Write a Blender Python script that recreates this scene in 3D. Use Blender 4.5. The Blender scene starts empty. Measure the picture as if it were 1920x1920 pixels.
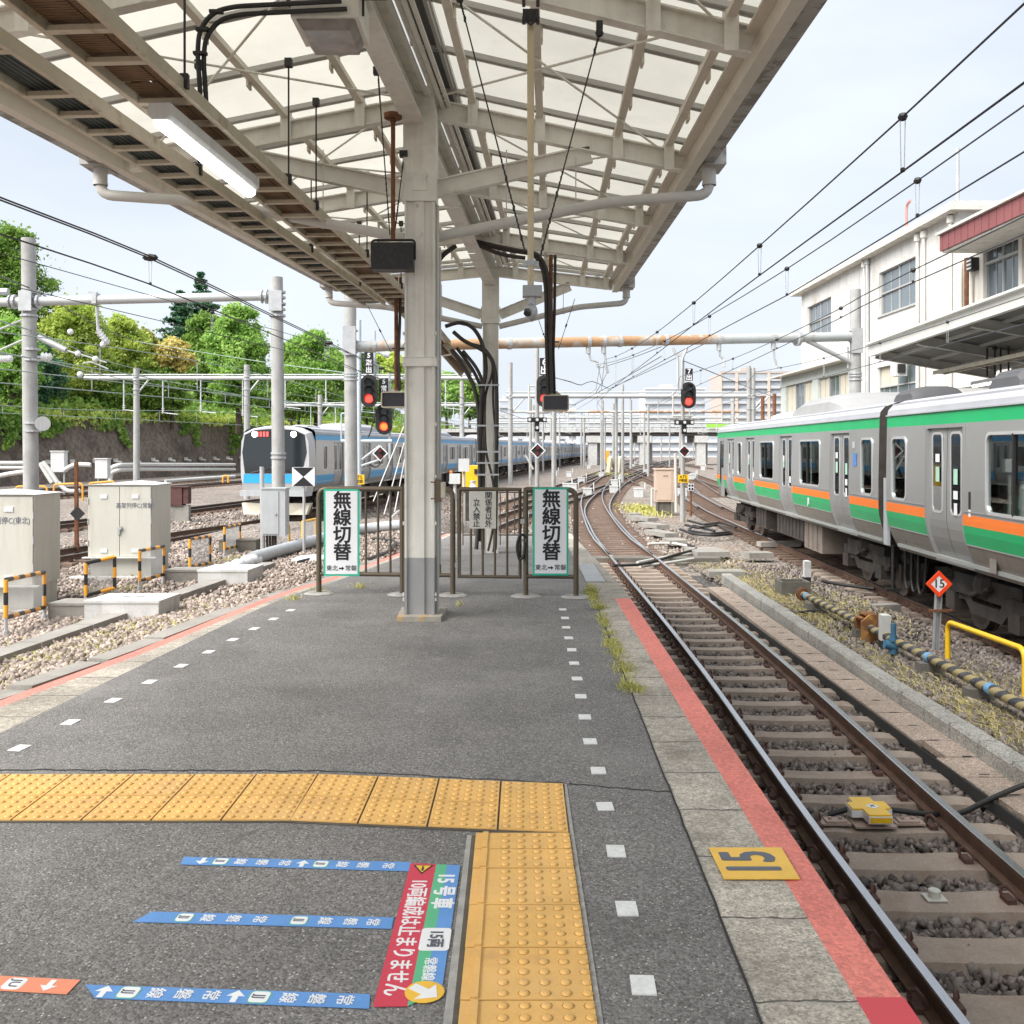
import bpy, bmesh, math, random
import numpy as np
from mathutils import Vector, Matrix
random.seed(7); rng = np.random.default_rng(7)
R = math.radians
sc = bpy.context.scene; COL = sc.collection
# ---------------------------------------------------------------- camera, light, exposure
F, HZ, CH = 1840.0, 840.0, 1.637          # focal length in photo pixels, horizon row, eye height
cam = bpy.data.cameras.new('camera'); cam_o = bpy.data.objects.new('camera', cam); COL.objects.link(cam_o)
cam_o.location = (0, 0, CH); cam_o.rotation_euler = (R(90), 0, 0)
cam.sensor_width = 36; cam.lens = 36 * F / 1920; cam.shift_y = -(960 - HZ) / 1920
cam.clip_start = .05; cam.clip_end = 4000
sc.camera = cam_o
SUN_EL, SUN_AZ = 48, 235
w = bpy.data.worlds.new('World'); sc.world = w; w.use_nodes = True
wn, wl = w.node_tree.nodes, w.node_tree.links
bg = wn['Background']
sky = wn.new('ShaderNodeTexSky'); sky.sky_type = 'NISHITA'; sky.sun_disc = False
sky.sun_elevation = R(SUN_EL); sky.sun_rotation = R(SUN_AZ); sky.dust_density = 3
tc = wn.new('ShaderNodeTexCoord'); mp = wn.new('ShaderNodeMapping'); mp.inputs['Scale'].default_value = (1, 1, 3.2)
ns = wn.new('ShaderNodeTexNoise'); ns.inputs['Scale'].default_value = 2.1; ns.inputs['Detail'].default_value = 6; ns.inputs['Roughness'].default_value = .5
cr = wn.new('ShaderNodeValToRGB'); cr.color_ramp.elements[0].position = .36; cr.color_ramp.elements[0].color = (.62, .62, .62, 1)
cr.color_ramp.elements[1].position = .62; cr.color_ramp.elements[1].color = (1, 1, 1, 1)
mx = wn.new('ShaderNodeMix'); mx.data_type = 'RGBA'
mx.inputs['B'].default_value = (9.7, 10.5, 11.6, 1)          # bright stratus cloud
hs = wn.new('ShaderNodeHueSaturation'); hs.inputs['Value'].default_value = 2.1; hs.inputs['Saturation'].default_value = .6
wl.new(tc.outputs['Generated'], mp.inputs['Vector']); wl.new(mp.outputs['Vector'], ns.inputs['Vector'])
wl.new(ns.outputs['Fac'], cr.inputs['Fac']); sz = wn.new('ShaderNodeSeparateXYZ'); wl.new(tc.outputs['Generated'], sz.inputs[0])
hz0 = wn.new('ShaderNodeMapRange'); hz0.inputs['From Max'].default_value = .3; hz0.inputs['To Min'].default_value = 1.; hz0.inputs['To Max'].default_value = 0.; wl.new(sz.outputs[2], hz0.inputs['Value'])
mxf = wn.new('ShaderNodeMath'); mxf.operation = 'MAXIMUM'; wl.new(hz0.outputs[0], mxf.inputs[0]); wl.new(cr.outputs['Color'], mxf.inputs[1]); wl.new(mxf.outputs[0], mx.inputs['Factor'])
wl.new(sky.outputs['Color'], hs.inputs['Color']); wl.new(hs.outputs['Color'], mx.inputs['A'])
wl.new(mx.outputs['Result'], bg.inputs['Color']); bg.inputs['Strength'].default_value = .0545
sun = bpy.data.lights.new('sun', 'SUN'); sun.energy = 4.6; sun.angle = R(60); sun.color = (1, .96, .9)
sun_o = bpy.data.objects.new('sun', sun); COL.objects.link(sun_o)
sun_o.rotation_euler = (R(90 - SUN_EL), 0, R(180 - SUN_AZ) )
sun_o.location = (0, 0, 40)
sc.view_settings.view_transform = 'Standard'; sc.view_settings.look = 'None'
sc.view_settings.exposure = .8; sc.view_settings.gamma = 1
sc.cycles.max_bounces = 8; sc.cycles.diffuse_bounces = 5; sc.cycles.glossy_bounces = 3
sc.cycles.transmission_bounces = 4; sc.cycles.transparent_max_bounces = 8
sc.cycles.use_denoising = True; sc.cycles.caustics_reflective = False; sc.cycles.caustics_refractive = False
sc.cycles.use_adaptive_sampling = True; sc.cycles.adaptive_threshold = .02; sc.cycles.blur_glossy = 1

# ---------------------------------------------------------------- measuring helpers
def gp(x, y, z=0.):                      # where the line of sight through a photo point meets the level z
    Y = (CH - z) * F / (y - HZ); return Vector(((x - 960) * Y / F, Y, z))
def dp(x, y, Y):                         # the point at depth Y
    return Vector(((x - 960) * Y / F, Y, CH + (HZ - y) * Y / F))
def lerp(a, b, t): return a + (b - a) * t
def V(*a): return Vector(a)

# ---------------------------------------------------------------- materials
def mat_base(name):
    m = bpy.data.materials.new(name); m.use_nodes = True
    n, l = m.node_tree.nodes, m.node_tree.links
    return m, n, l, n['Principled BSDF']
def noise(n, l, scale, detail=5, rough=.6, vec=None):
    t = n.new('ShaderNodeTexNoise'); t.inputs['Scale'].default_value = scale
    t.inputs['Detail'].default_value = detail; t.inputs['Roughness'].default_value = rough
    if vec is None:
        g = n.new('ShaderNodeNewGeometry'); vec = g.outputs['Position']
    l.new(vec, t.inputs['Vector']); return t.outputs['Fac']
def ramp(n, l, fac, lo, hi, a=0., b=1.):
    r = n.new('ShaderNodeMapRange'); r.inputs['From Min'].default_value = lo; r.inputs['From Max'].default_value = hi
    r.inputs['To Min'].default_value = a; r.inputs['To Max'].default_value = b
    l.new(fac, r.inputs['Value']); return r.outputs['Result']
def math_(n, l, op, a, b=None):
    t = n.new('ShaderNodeMath'); t.operation = op
    for i, v in enumerate((a, b)):
        if v is None: continue
        if isinstance(v, (int, float)): t.inputs[i].default_value = v
        else: l.new(v, t.inputs[i])
    return t.outputs[0]
def mixc(n, l, fac, a, b, mode='MIX'):
    t = n.new('ShaderNodeMix'); t.data_type = 'RGBA'; t.blend_type = mode
    for k, v in (('Factor', fac), ('A', a), ('B', b)):
        s = [i for i in t.inputs if i.name == k and i.enabled][0]
        if isinstance(v, (int, float)): s.default_value = v
        elif isinstance(v, tuple): s.default_value = (*v[:3], 1)
        else: l.new(v, s)
    return [o for o in t.outputs if o.enabled][0]
def mk(name, col, rough=.6, metal=0., var=.12, scale=3., bump=0., bscale=60., stains=(), island=0., fine=0., spec=.5, emit=None, estr=0):
    m, n, l, p = mat_base(name)
    c = tuple(col)
    f = noise(n, l, scale); f = ramp(n, l, f, .3, .7, 1 - var, 1 + var)
    if fine:
        f2 = noise(n, l, bscale, 3, .7); f2 = ramp(n, l, f2, .3, .7, 1 - fine, 1 + fine); f = math_(n, l, 'MULTIPLY', f, f2)
    if island:
        g = n.new('ShaderNodeNewGeometry'); f2 = ramp(n, l, g.outputs['Random Per Island'], 0, 1, 1 - island, 1 + island); f = math_(n, l, 'MULTIPLY', f, f2)
    cmb = n.new('ShaderNodeCombineColor')
    for i in range(3): l.new(f, cmb.inputs[i])
    out = mixc(n, l, 1., c, cmb.outputs[0], 'MULTIPLY')
    for (sc_, scl, lo, hi, amt) in stains:
        s = noise(n, l, scl, 6, .62); s = ramp(n, l, s, lo, hi, 0, amt); out = mixc(n, l, s, out, sc_)
    l.new(out, p.inputs['Base Color'])
    p.inputs['Roughness'].default_value = rough; p.inputs['Metallic'].default_value = metal
    p.inputs['Specular IOR Level'].default_value = spec
    if bump:
        b = n.new('ShaderNodeBump'); b.inputs['Strength'].default_value = bump; b.inputs['Distance'].default_value = .02
        l.new(noise(n, l, bscale, 4, .7), b.inputs['Height']); l.new(b.outputs['Normal'], p.inputs['Normal'])
    if emit:
        p.inputs['Emission Color'].default_value = (*emit, 1); p.inputs['Emission Strength'].default_value = estr
    return m
RUST = (.16, .065, .03)
def speckled(name, col, chip, pit, big, grain=(95, 210), rough=.9, bump=.35, con=1.):
    m, n, l, p = mat_base(name); g = n.new('ShaderNodeNewGeometry'); pos = g.outputs['Position']
    def vor(sc_):
        v = n.new('ShaderNodeTexVoronoi'); v.inputs['Scale'].default_value = sc_; l.new(pos, v.inputs['Vector']); s_ = n.new('ShaderNodeSeparateColor'); l.new(v.outputs['Color'], s_.inputs[0]); return v.outputs['Distance'], s_
    d1, c1 = vor(grain[0]); d2, c2 = vor(grain[1])
    f = math_(n, l, 'MULTIPLY', ramp(n, l, c1.outputs[0], 0, 1, 1-.34*con, 1+.34*con), ramp(n, l, c2.outputs[0], 0, 1, 1-.28*con, 1+.28*con))
    f = math_(n, l, 'MULTIPLY', f, ramp(n, l, noise(n, l, .7, 6, .65), .3, .7, .78, 1.2))
    cmb = n.new('ShaderNodeCombineColor'); [l.new(f, cmb.inputs[i]) for i in range(3)]
    out = mixc(n, l, 1., col, cmb.outputs[0], 'MULTIPLY')
    for (sc_, scl, lo, hi, amt) in big: out = mixc(n, l, ramp(n, l, noise(n, l, scl, 6, .65), lo, hi, 0, amt), out, sc_)
    k = math_(n, l, 'MULTIPLY', math_(n, l, 'GREATER_THAN', c1.outputs[1], .935), math_(n, l, 'LESS_THAN', d1, .36)); out = mixc(n, l, math_(n, l, 'MULTIPLY', k, .85), out, chip)
    k = math_(n, l, 'MULTIPLY', math_(n, l, 'LESS_THAN', c1.outputs[1], .1), math_(n, l, 'LESS_THAN', d1, .42)); out = mixc(n, l, math_(n, l, 'MULTIPLY', k, .7), out, pit)
    l.new(out, p.inputs['Base Color']); p.inputs['Roughness'].default_value = rough
    b = n.new('ShaderNodeBump'); b.inputs['Strength'].default_value = bump; b.inputs['Distance'].default_value = .01
    l.new(math_(n, l, 'ADD', math_(n, l, 'SUBTRACT', 1., d1), math_(n, l, 'MULTIPLY', c1.outputs[2], .8)), b.inputs['Height']); l.new(b.outputs['Normal'], p.inputs['Normal']); return m
m_asphalt = speckled('asphalt', (.185, .178, .172), (.55, .53, .5), (.05, .048, .046), (((.1, .094, .09), .85, .54, .7, .6), ((.27, .26, .25), .55, .52, .66, .55), ((.09, .082, .078), 3.2, .62, .68, .45), ((.3, .29, .28), 4., .62, .7, .35), ((.07, .06, .056), 11, .7, .715, .6), ((.4, .38, .36), 9, .71, .72, .6)))
m_patch = mk('asphalt_repair', (.07, .068, .066), .9, var=.15, scale=2, bump=.3, bscale=150, fine=.3)
m_crack = mk('crack', (.03, .03, .03), .9)
m_conc = mk('concrete', (.30, .285, .26), .9, var=.18, scale=1.3, bump=.3, bscale=70, fine=.18, stains=(((.14, .13, .11), 2.2, .55, .72, .6), ((.42, .4, .36), 8, .62, .7, .3)))
m_conc_w = mk('pale_concrete', (.56, .56, .55), .85, var=.1, scale=2, bump=.15, bscale=50, fine=.08, stains=(((.3, .29, .27), 3, .58, .75, .5),))
m_conc_d = mk('dark_concrete', (.15, .14, .12), .9, var=.2, scale=2, bump=.3, bscale=60, fine=.2, stains=(((.06, .055, .045), 3, .55, .7, .6), ((.1, .12, .05), 5, .6, .7, .3)))
m_pole = mk('spun_concrete', (.38, .38, .37), .85, var=.12, scale=3, bump=.08, bscale=40, fine=.08, stains=(((.24, .235, .23), 2.5, .52, .75, .6),))
def coping():
    m, n, l, p = mat_base('coping_concrete')
    g = n.new('ShaderNodeNewGeometry'); sx = n.new('ShaderNodeSeparateXYZ'); l.new(g.outputs['Position'], sx.inputs[0])
    f = ramp(n, l, noise(n, l, 1.2, 6), .3, .7, .75, 1.2); v_ = n.new('ShaderNodeTexVoronoi'); v_.inputs['Scale'].default_value = 120; l.new(g.outputs['Position'], v_.inputs['Vector']); sc__ = n.new('ShaderNodeSeparateColor'); l.new(v_.outputs['Color'], sc__.inputs[0]); f2 = math_(n, l, 'MULTIPLY', ramp(n, l, sc__.outputs[0], 0, 1, .66, 1.34), ramp(n, l, noise(n, l, 22, 5, .7), .3, .7, .72, 1.28))
    f = math_(n, l, 'MULTIPLY', f, f2)
    fl = math_(n, l, 'FLOOR', math_(n, l, 'DIVIDE', math_(n, l, 'SUBTRACT', sx.outputs[1], .09), .512))
    wnz = n.new('ShaderNodeTexWhiteNoise'); wnz.noise_dimensions = '1D'; l.new(fl, wnz.inputs['W'])
    f = math_(n, l, 'MULTIPLY', f, ramp(n, l, wnz.outputs['Value'], 0, 1, .84, 1.14))
    cmb = n.new('ShaderNodeCombineColor'); [l.new(f, cmb.inputs[i]) for i in range(3)]
    out = mixc(n, l, 1., (.45, .41, .35), cmb.outputs[0], 'MULTIPLY')
    wob = ramp(n, l, noise(n, l, 9, 3), .3, .7, -.012, .012)
    fr = math_(n, l, 'FRACT', math_(n, l, 'DIVIDE', math_(n, l, 'ADD', math_(n, l, 'SUBTRACT', sx.outputs[1], .09), wob), .512))
    j = math_(n, l, 'LESS_THAN', math_(n, l, 'ABSOLUTE', math_(n, l, 'SUBTRACT', fr, .5)), .012)
    j2 = math_(n, l, 'LESS_THAN', math_(n, l, 'ABSOLUTE', math_(n, l, 'SUBTRACT', fr, .472)), .018)
    out = mixc(n, l, math_(n, l, 'MULTIPLY', j2, .45), out, (.42, .4, .36)); out = mixc(n, l, math_(n, l, 'MULTIPLY', j, .8), out, (.05, .045, .04))
    s = ramp(n, l, noise(n, l, 2.7, 6, .7), .52, .68, 0, .6); out = mixc(n, l, s, out, (.18, .155, .12))
    l.new(out, p.inputs['Base Color']); p.inputs['Roughness'].default_value = .92
    b = n.new('ShaderNodeBump'); b.inputs['Strength'].default_value = .5; b.inputs['Distance'].default_value = .015
    l.new(math_(n, l, 'SUBTRACT', noise(n, l, 110, 4, .7), math_(n, l, 'MULTIPLY', j, 1.0)), b.inputs['Height']); l.new(b.outputs['Normal'], p.inputs['Normal'])
    return m
m_coping = coping()
m_redline = speckled('worn_red_paint', (.76, .235, .19), (.8, .3, .24), (.64, .19, .15), (((.66, .2, .16), 6, .56, .8, .25), ((.8, .3, .25), 2, .5, .75, .3), ((.45, .2, .16), 18, .71, .75, .25)), (60, 130), .8, .25, .4)
m_redtape = mk('red_tape', (.66, .06, .075), .5, var=.05, bump=.12, bscale=90)
m_tact = mk('tactile_yellow', (.76, .45, .135), .55, var=.13, scale=3.5, bump=.08, bscale=90, fine=.06, stains=(((.5, .28, .12), 5, .56, .72, .55), ((.72, .46, .22), 1.3, .5, .7, .5), ((.3, .2, .1), 13, .66, .73, .5), ((.34, .25, .15), 45, .68, .74, .45)))
m_grout = mk('tile_grout', (.1, .085, .065), .95, var=.3, scale=12)
m_mortar = mk('mortar', (.36, .35, .33), .9, var=.25, scale=12, bump=.3)
m_wpaint = mk('white_marking', (.72, .73, .72), .6, var=.1, scale=20, fine=.1, stains=(((.35, .35, .34), 30, .62, .7, .5),))
m_tapeb = mk('blue_tape', (.11, .29, .64), .45, var=.08, scale=6, bump=.1, bscale=90, fine=.06)
m_tapeo = mk('orange_tape', (.78, .27, .15), .45, var=.06, scale=6, bump=.1, bscale=90)
m_stkr = mk('red_sticker', (.6, .045, .085), .45, var=.06, bump=.1, bscale=90)
m_stkg = mk('green_sticker', (.1, .46, .24), .45, var=.05, bump=.1, bscale=90)
m_white = mk('white_print', (.8, .81, .82), .5, var=.03)
m_signw = mk('sign_white', (.84, .86, .89), .35, var=.03, scale=2)
m_signgrey = mk('old_sign_plate', (.6, .59, .53), .6, var=.08, scale=6)
m_teal = mk('teal_border', (.03, .5, .33), .4, var=.04)
m_ink = mk('black_print', (.014, .013, .018), .45, var=.05)
m_inkgrey = mk('grey_print', (.1, .11, .14), .5, var=.05)
m_yel = mk('yellow_paint', (.84, .5, .05), .45, var=.08, scale=8, stains=(((.4, .25, .08), 9, .62, .75, .4),))
m_yelrail = mk('yellow_enamel', (.92, .56, .02), .35, var=.06, scale=4)
m_ored = mk('orange_red_reflective', (.95, .085, .02), .35, var=.03, emit=None)
m_cream = mk('cream_paint', (.75, .735, .68), .5, var=.06, scale=4, bump=.05, bscale=40, stains=(((.36, .33, .28), 3.5, .56, .72, .35), ((.3, .18, .1), 14, .655, .74, .55), ((.45, .41, .35), 1.1, .52, .7, .4)))
m_beige = mk('canopy_beige', (.68, .64, .56), .5, var=.06, scale=3, stains=(((.33, .29, .23), 3, .55, .72, .4),))
m_colgrey = mk('grey_base_paint', (.34, .34, .345), .5, var=.06, scale=4)
m_plinth = mk('chipped_plinth', (.4, .37, .32), .85, var=.2, scale=7, bump=.4, bscale=60, stains=(((.6, .36, .1), 5, .57, .62, .7),))
m_ridge = mk('dark_ridge_sheet', (.1, .1, .105), .5, var=.1)
m_alu = mk('aluminium', (.42, .41, .39), .4, metal=.3, var=.06)
m_tray = mk('tray_beige', (.5, .45, .35), .55, var=.1, scale=4, stains=(((.2, .12, .06), 6, .55, .7, .6),))
m_traybr = mk('tray_dirty_mesh', (.16, .1, .055), .8, var=.2, scale=5)
m_trayg = mk('tray_cables', (.022, .032, .03), .5, var=.4, scale=9)
m_black = mk('black_rubber', (.02, .019, .019), .55, var=.2, scale=5)
m_blk_cable = mk('cable_sheath', (.04, .034, .03), .6, var=.3, scale=6)
m_rust = mk('rust', RUST, .85, var=.35, scale=9, bump=.3, bscale=80, stains=(((.28, .13, .06), 7, .5, .65, .6),))
m_galv = mk('galvanised', (.47, .48, .49), .45, metal=.35, var=.12, scale=5)
m_gutter = mk('stained_galvanised', (.34, .33, .31), .45, metal=.3, var=.2, scale=5, stains=(((.12, .11, .1), 4.5, .5, .56, .7), ((.5, .48, .44), 7, .56, .62, .6), ((.2, .16, .12), 9, .6, .64, .6)))
m_pvc = mk('grey_pvc', (.56, .55, .52), .45, var=.05)
m_ivorypipe = mk('ivory_pipe', (.58, .5, .33), .5, var=.08, scale=5, stains=(((.3, .19, .08), 9, .58, .7, .6),))
m_bronze = mk('bronze_pipe', (.13, .105, .075), .45, metal=.4, var=.08, scale=4)
m_steelgrey = mk('grey_enamel', (.42, .44, .46), .45, var=.06, scale=4)
m_cab = mk('cabinet_ivory', (.52, .515, .46), .5, var=.04, scale=2, stains=(((.42, .4, .34), 3, .58, .76, .4),))
m_cabpink = mk('cabinet_beige', (.58, .45, .36), .55, var=.05, scale=2)
m_cabwhite = mk('box_grey_white', (.62, .63, .63), .5, var=.04, scale=3)
m_railside = mk('rail_rust', (.1, .056, .036), .75, var=.25, scale=8, bump=.2, bscale=60, stains=(((.18, .1, .06), 3, .5, .7, .5),))
m_railtop = mk('rail_head', (.46, .46, .47), .2, metal=.9, var=.1, scale=2)
m_sleeper = mk('sleeper_concrete', (.37, .3, .245), .9, var=.2, scale=3, bump=.25, bscale=60, fine=.15, stains=(((.19, .125, .085), 3, .5, .68, .65), ((.42, .38, .34), 6, .6, .7, .5)))
m_sleeper_d = mk('timber_sleeper', (.15, .1, .075), .9, var=.3, scale=3, stains=(((.26, .2, .16), 2, .5, .7, .5),))
m_clip = mk('rail_clip_rust', (.11, .055, .042), .75, var=.25, scale=20)
m_stone = mk('ballast_stone', (.2, .17, .152), .9, var=.25, scale=14, island=.5, bump=.2, bscale=80)
m_stone_l = mk('pale_ballast_stone', (.32, .265, .23), .9, var=.25, scale=9, island=.5, bump=.15, bscale=60, stains=(((.2, .16, .14), 11, .55, .62, .6),))
m_path = speckled('trough_lid', (.37, .295, .24), (.5, .44, .38), (.2, .14, .11), (((.26, .19, .15), 4, .54, .7, .5),), (70, 160))
m_kerb = speckled('kerb_concrete', (.35, .34, .31), (.5, .49, .46), (.15, .15, .13), (((.16, .155, .13), 3, .52, .7, .55),), (70, 160))
m_glass_dark = mk('dark_glass', (.012, .016, .018), .06, var=.05, spec=.9)
def train_glass():
    m, n, l, p = mat_base('tinted_glass'); n.remove(p); p = n.new('ShaderNodeBsdfGlossy'); p.inputs['Roughness'].default_value = .02; p.inputs['Color'].default_value = (.8, .85, .84, 1)
    t = n.new('ShaderNodeBsdfTransparent'); t.inputs[0].default_value = (.5, .58, .55, 1)
    mi = n.new('ShaderNodeMixShader'); mi.inputs[0].default_value = .26
    l.new(t.outputs[0], mi.inputs[1]); l.new(p.outputs[0], mi.inputs[2]); l.new(mi.outputs[0], n['Material Output'].inputs[0]); return m
m_tglass = train_glass()
m_steel = mk('stainless', (.4, .402, .405), .42, metal=.45, var=.03, scale=.6, stains=(((.27, .255, .235), 1.1, .5, .75, .25),))
m_steel_b = mk('pale_stainless', (.54, .53, .51), .45, metal=.4, var=.04, scale=.6)
m_steel_l = mk('dusty_stainless', (.34, .315, .285), .5, metal=.4, var=.05, scale=.8)
m_bright = mk('bright_trim', (.72, .73, .74), .3, metal=.5, var=.03)
m_troof = mk('train_roof', (.38, .39, .42), .55, var=.08, scale=1.2)
m_acunit = mk('ac_unit_grey', (.3, .3, .3), .6, var=.06)
m_green = mk('train_green', (.012, .42, .15), .3, var=.06, scale=1.5)
m_orange = mk('train_orange', (.9, .21, .03), .3, var=.04, scale=1.5)
m_blue = mk('train_blue', (.035, .35, .7), .35, var=.05, scale=1.5)
m_wheel = mk('wheel_steel', (.14, .115, .1), .6, metal=.3, var=.2, scale=4)
m_under = mk('underframe', (.05, .042, .037), .8, var=.4, scale=4, bump=.1)
m_under2 = mk('underfloor_box', (.2, .165, .14), .75, var=.2, scale=3)
m_trainint = mk('train_interior', (.3, .31, .3), .7, var=.05)
m_frontw = mk('cab_white', (.48, .485, .5), .3, var=.03)
m_ledoff = mk('dark_screen', (.03, .021, .024), .15, var=.1)
m_red_led = mk('red_sign_lit', (.5, .02, .02), .4, emit=(1, .12, .1), estr=1.2)
m_headlamp = mk('lit_headlamp', (.9, .9, .8), .3, emit=(1, .97, .85), estr=2.5)
m_lamp_red = mk('lit_red_lens', (.7, .02, .02), .3, emit=(1, .07, .05), estr=1.5)
m_lamp_orange = mk('lit_orange_lens', (.8, .2, .02), .3, emit=(1, .15, .03), estr=1.6)
m_lamp_ring = mk('lit_lens_rim', (.7, .05, .03), .3, emit=(1, .05, .03), estr=.7)
m_lens_off = mk('unlit_lens', (.045, .05, .055), .1, var=.05)
m_lens_dred = mk('unlit_red_lens', (.11, .02, .02), .2, var=.05)
m_tube = mk('lit_tube', (.9, .9, .9), .4, emit=(1, 1, .98), estr=5)
m_bldg = mk('white_render', (.64, .635, .62), .85, var=.05, scale=.35, stains=(((.48, .45, .4), .6, .52, .7, .55), ((.42, .38, .32), 2.2, .6, .72, .5), ((.3, .27, .23), 5, .68, .72, .5)))
m_bldg2 = mk('cream_render', (.7, .665, .61), .85, var=.06, scale=.5)
m_maroon = mk('maroon_cladding', (.23, .078, .08), .6, var=.12, scale=1.2)
m_eave = mk('eave_concrete', (.62, .6, .55), .85, var=.12, scale=.6, stains=(((.3, .28, .24), 1.2, .55, .7, .5),))
m_sash = mk('window_sash', (.42, .42, .41), .5, var=.08)
m_winglass = mk('window_glass', (.13, .16, .18), .08, var=.15, scale=.3, spec=.8)
m_blind = mk('drawn_blind', (.6, .555, .45), .7, var=.06)
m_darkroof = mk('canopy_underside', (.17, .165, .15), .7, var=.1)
m_rustbeam = mk('rusty_gantry_pipe', (.43, .46, .45), .6, var=.08, scale=1, stains=(((.4, .2, .07), .16, .47, .52, .85), ((.47, .48, .46), 1.3, .55, .62, .7), ((.24, .11, .05), 2.5, .57, .66, .5)))
m_gantry = mk('galvanised_pipe', (.5, .52, .52), .5, metal=.2, var=.08, scale=1)
m_porc = mk('porcelain', (.78, .79, .8), .15, var=.02)
m_wire = mk('wire', (.055, .055, .065), .5, metal=.3)
m_wiregreen = mk('verdigris_wire', (.3, .37, .34), .6)
m_wallstone = mk('old_stone_wall', (.1, .085, .072), .95, var=.3, scale=.8, bump=.6, bscale=3.5, fine=.4)
m_bark = mk('bark', (.09, .07, .05), .9, var=.3, scale=4)
def leafmat(name, c1, c2, trans=.35):
    m, n, l, p = mat_base(name)
    g = n.new('ShaderNodeNewGeometry'); r = g.outputs['Random Per Island']
    big = ramp(n, l, noise(n, l, .35, 3), .35, .65, 0, 1)
    f = math_(n, l, 'ADD', math_(n, l, 'MULTIPLY', r, .55), math_(n, l, 'MULTIPLY', big, .45))
    c = mixc(n, l, f, c1, c2); l.new(c, p.inputs['Base Color']); p.inputs['Roughness'].default_value = .6; p.inputs['Specular IOR Level'].default_value = .3
    t = n.new('ShaderNodeBsdfTranslucent'); l.new(c, t.inputs[0])
    mi = n.new('ShaderNodeMixShader'); mi.inputs[0].default_value = trans
    l.new(p.outputs[0], mi.inputs[1]); l.new(t.outputs[0], mi.inputs[2]); l.new(mi.outputs[0], n['Material Output'].inputs[0]); return m
m_leaf_y = leafmat('leaf_yellow_green', (.26, .42, .05), (.8, .85, .25), .5)
m_leaf_g = leafmat('leaf_fresh_green', (.16, .36, .05), (.5, .7, .2), .45)
m_leaf_m = leafmat('leaf_mid_green', (.08, .2, .03), (.36, .52, .11), .4)
m_leaf_d = leafmat('leaf_dark_green', (.04, .13, .07), (.15, .28, .15), .3)
m_leaf_o = leafmat('leaf_gold', (.5, .42, .08), (.9, .8, .35))
m_leaf_br = leafmat('leaf_olive', (.2, .26, .05), (.55, .56, .16))
m_grass = leafmat('dry_grass', (.42, .37, .13), (.72, .63, .32), .3)
m_weed = leafmat('weed_green', (.3, .32, .06), (.7, .66, .24), .3)
def membrane():
    m, n, l, p = mat_base('roof_membrane')
    c = (.44, .425, .375)
    f = math_(n, l, 'MULTIPLY', ramp(n, l, noise(n, l, .9, 5), .3, .7, .88, 1.05), ramp(n, l, noise(n, l, 4.5, 7, .75), .55, .8, 1, .86)); cmb = n.new('ShaderNodeCombineColor'); [l.new(f, cmb.inputs[i]) for i in range(3)]
    o = mixc(n, l, 1., c, cmb.outputs[0], 'MULTIPLY'); l.new(o, p.inputs['Base Color']); p.inputs['Roughness'].default_value = .6
    t = n.new('ShaderNodeBsdfTranslucent'); l.new(o, t.inputs[0])
    mi = n.new('ShaderNodeMixShader'); mi.inputs[0].default_value = .72
    l.new(p.outputs[0], mi.inputs[1]); l.new(t.outputs[0], mi.inputs[2]); l.new(mi.outputs[0], n['Material Output'].inputs[0]); return m
m_membrane = membrane()

def streak(m, col, amt, sc_=2.2, lo=.5, hi=.72):
    n, l = m.node_tree.nodes, m.node_tree.links; p = n['Principled BSDF']; old = p.inputs['Base Color'].links[0].from_socket
    g = n.new('ShaderNodeNewGeometry'); mp_ = n.new('ShaderNodeMapping'); mp_.inputs['Scale'].default_value = (1, 1, .08); l.new(g.outputs['Position'], mp_.inputs['Vector'])
    l.new(mixc(n, l, ramp(n, l, noise(n, l, sc_, 6, .65, mp_.outputs[0]), lo, hi, 0, amt), old, col), p.inputs['Base Color'])
streak(m_bldg, (.42, .39, .34), .6); streak(m_bldg2, (.45, .38, .33), .5); streak(m_cab, (.33, .29, .22), .45, 7); streak(m_pole, (.22, .215, .21), .5, 6); streak(m_eave, (.25, .23, .2), .5, 3)
streak(m_cream, (.42, .37, .3), .3, 9); streak(m_steelgrey, (.3, .3, .3), .4, 8); streak(m_steel_l, (.22, .19, .16), .45, 6); streak(m_conc_w, (.3, .29, .27), .5, 8); streak(m_cabwhite, (.4, .39, .36), .4, 8)
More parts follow.
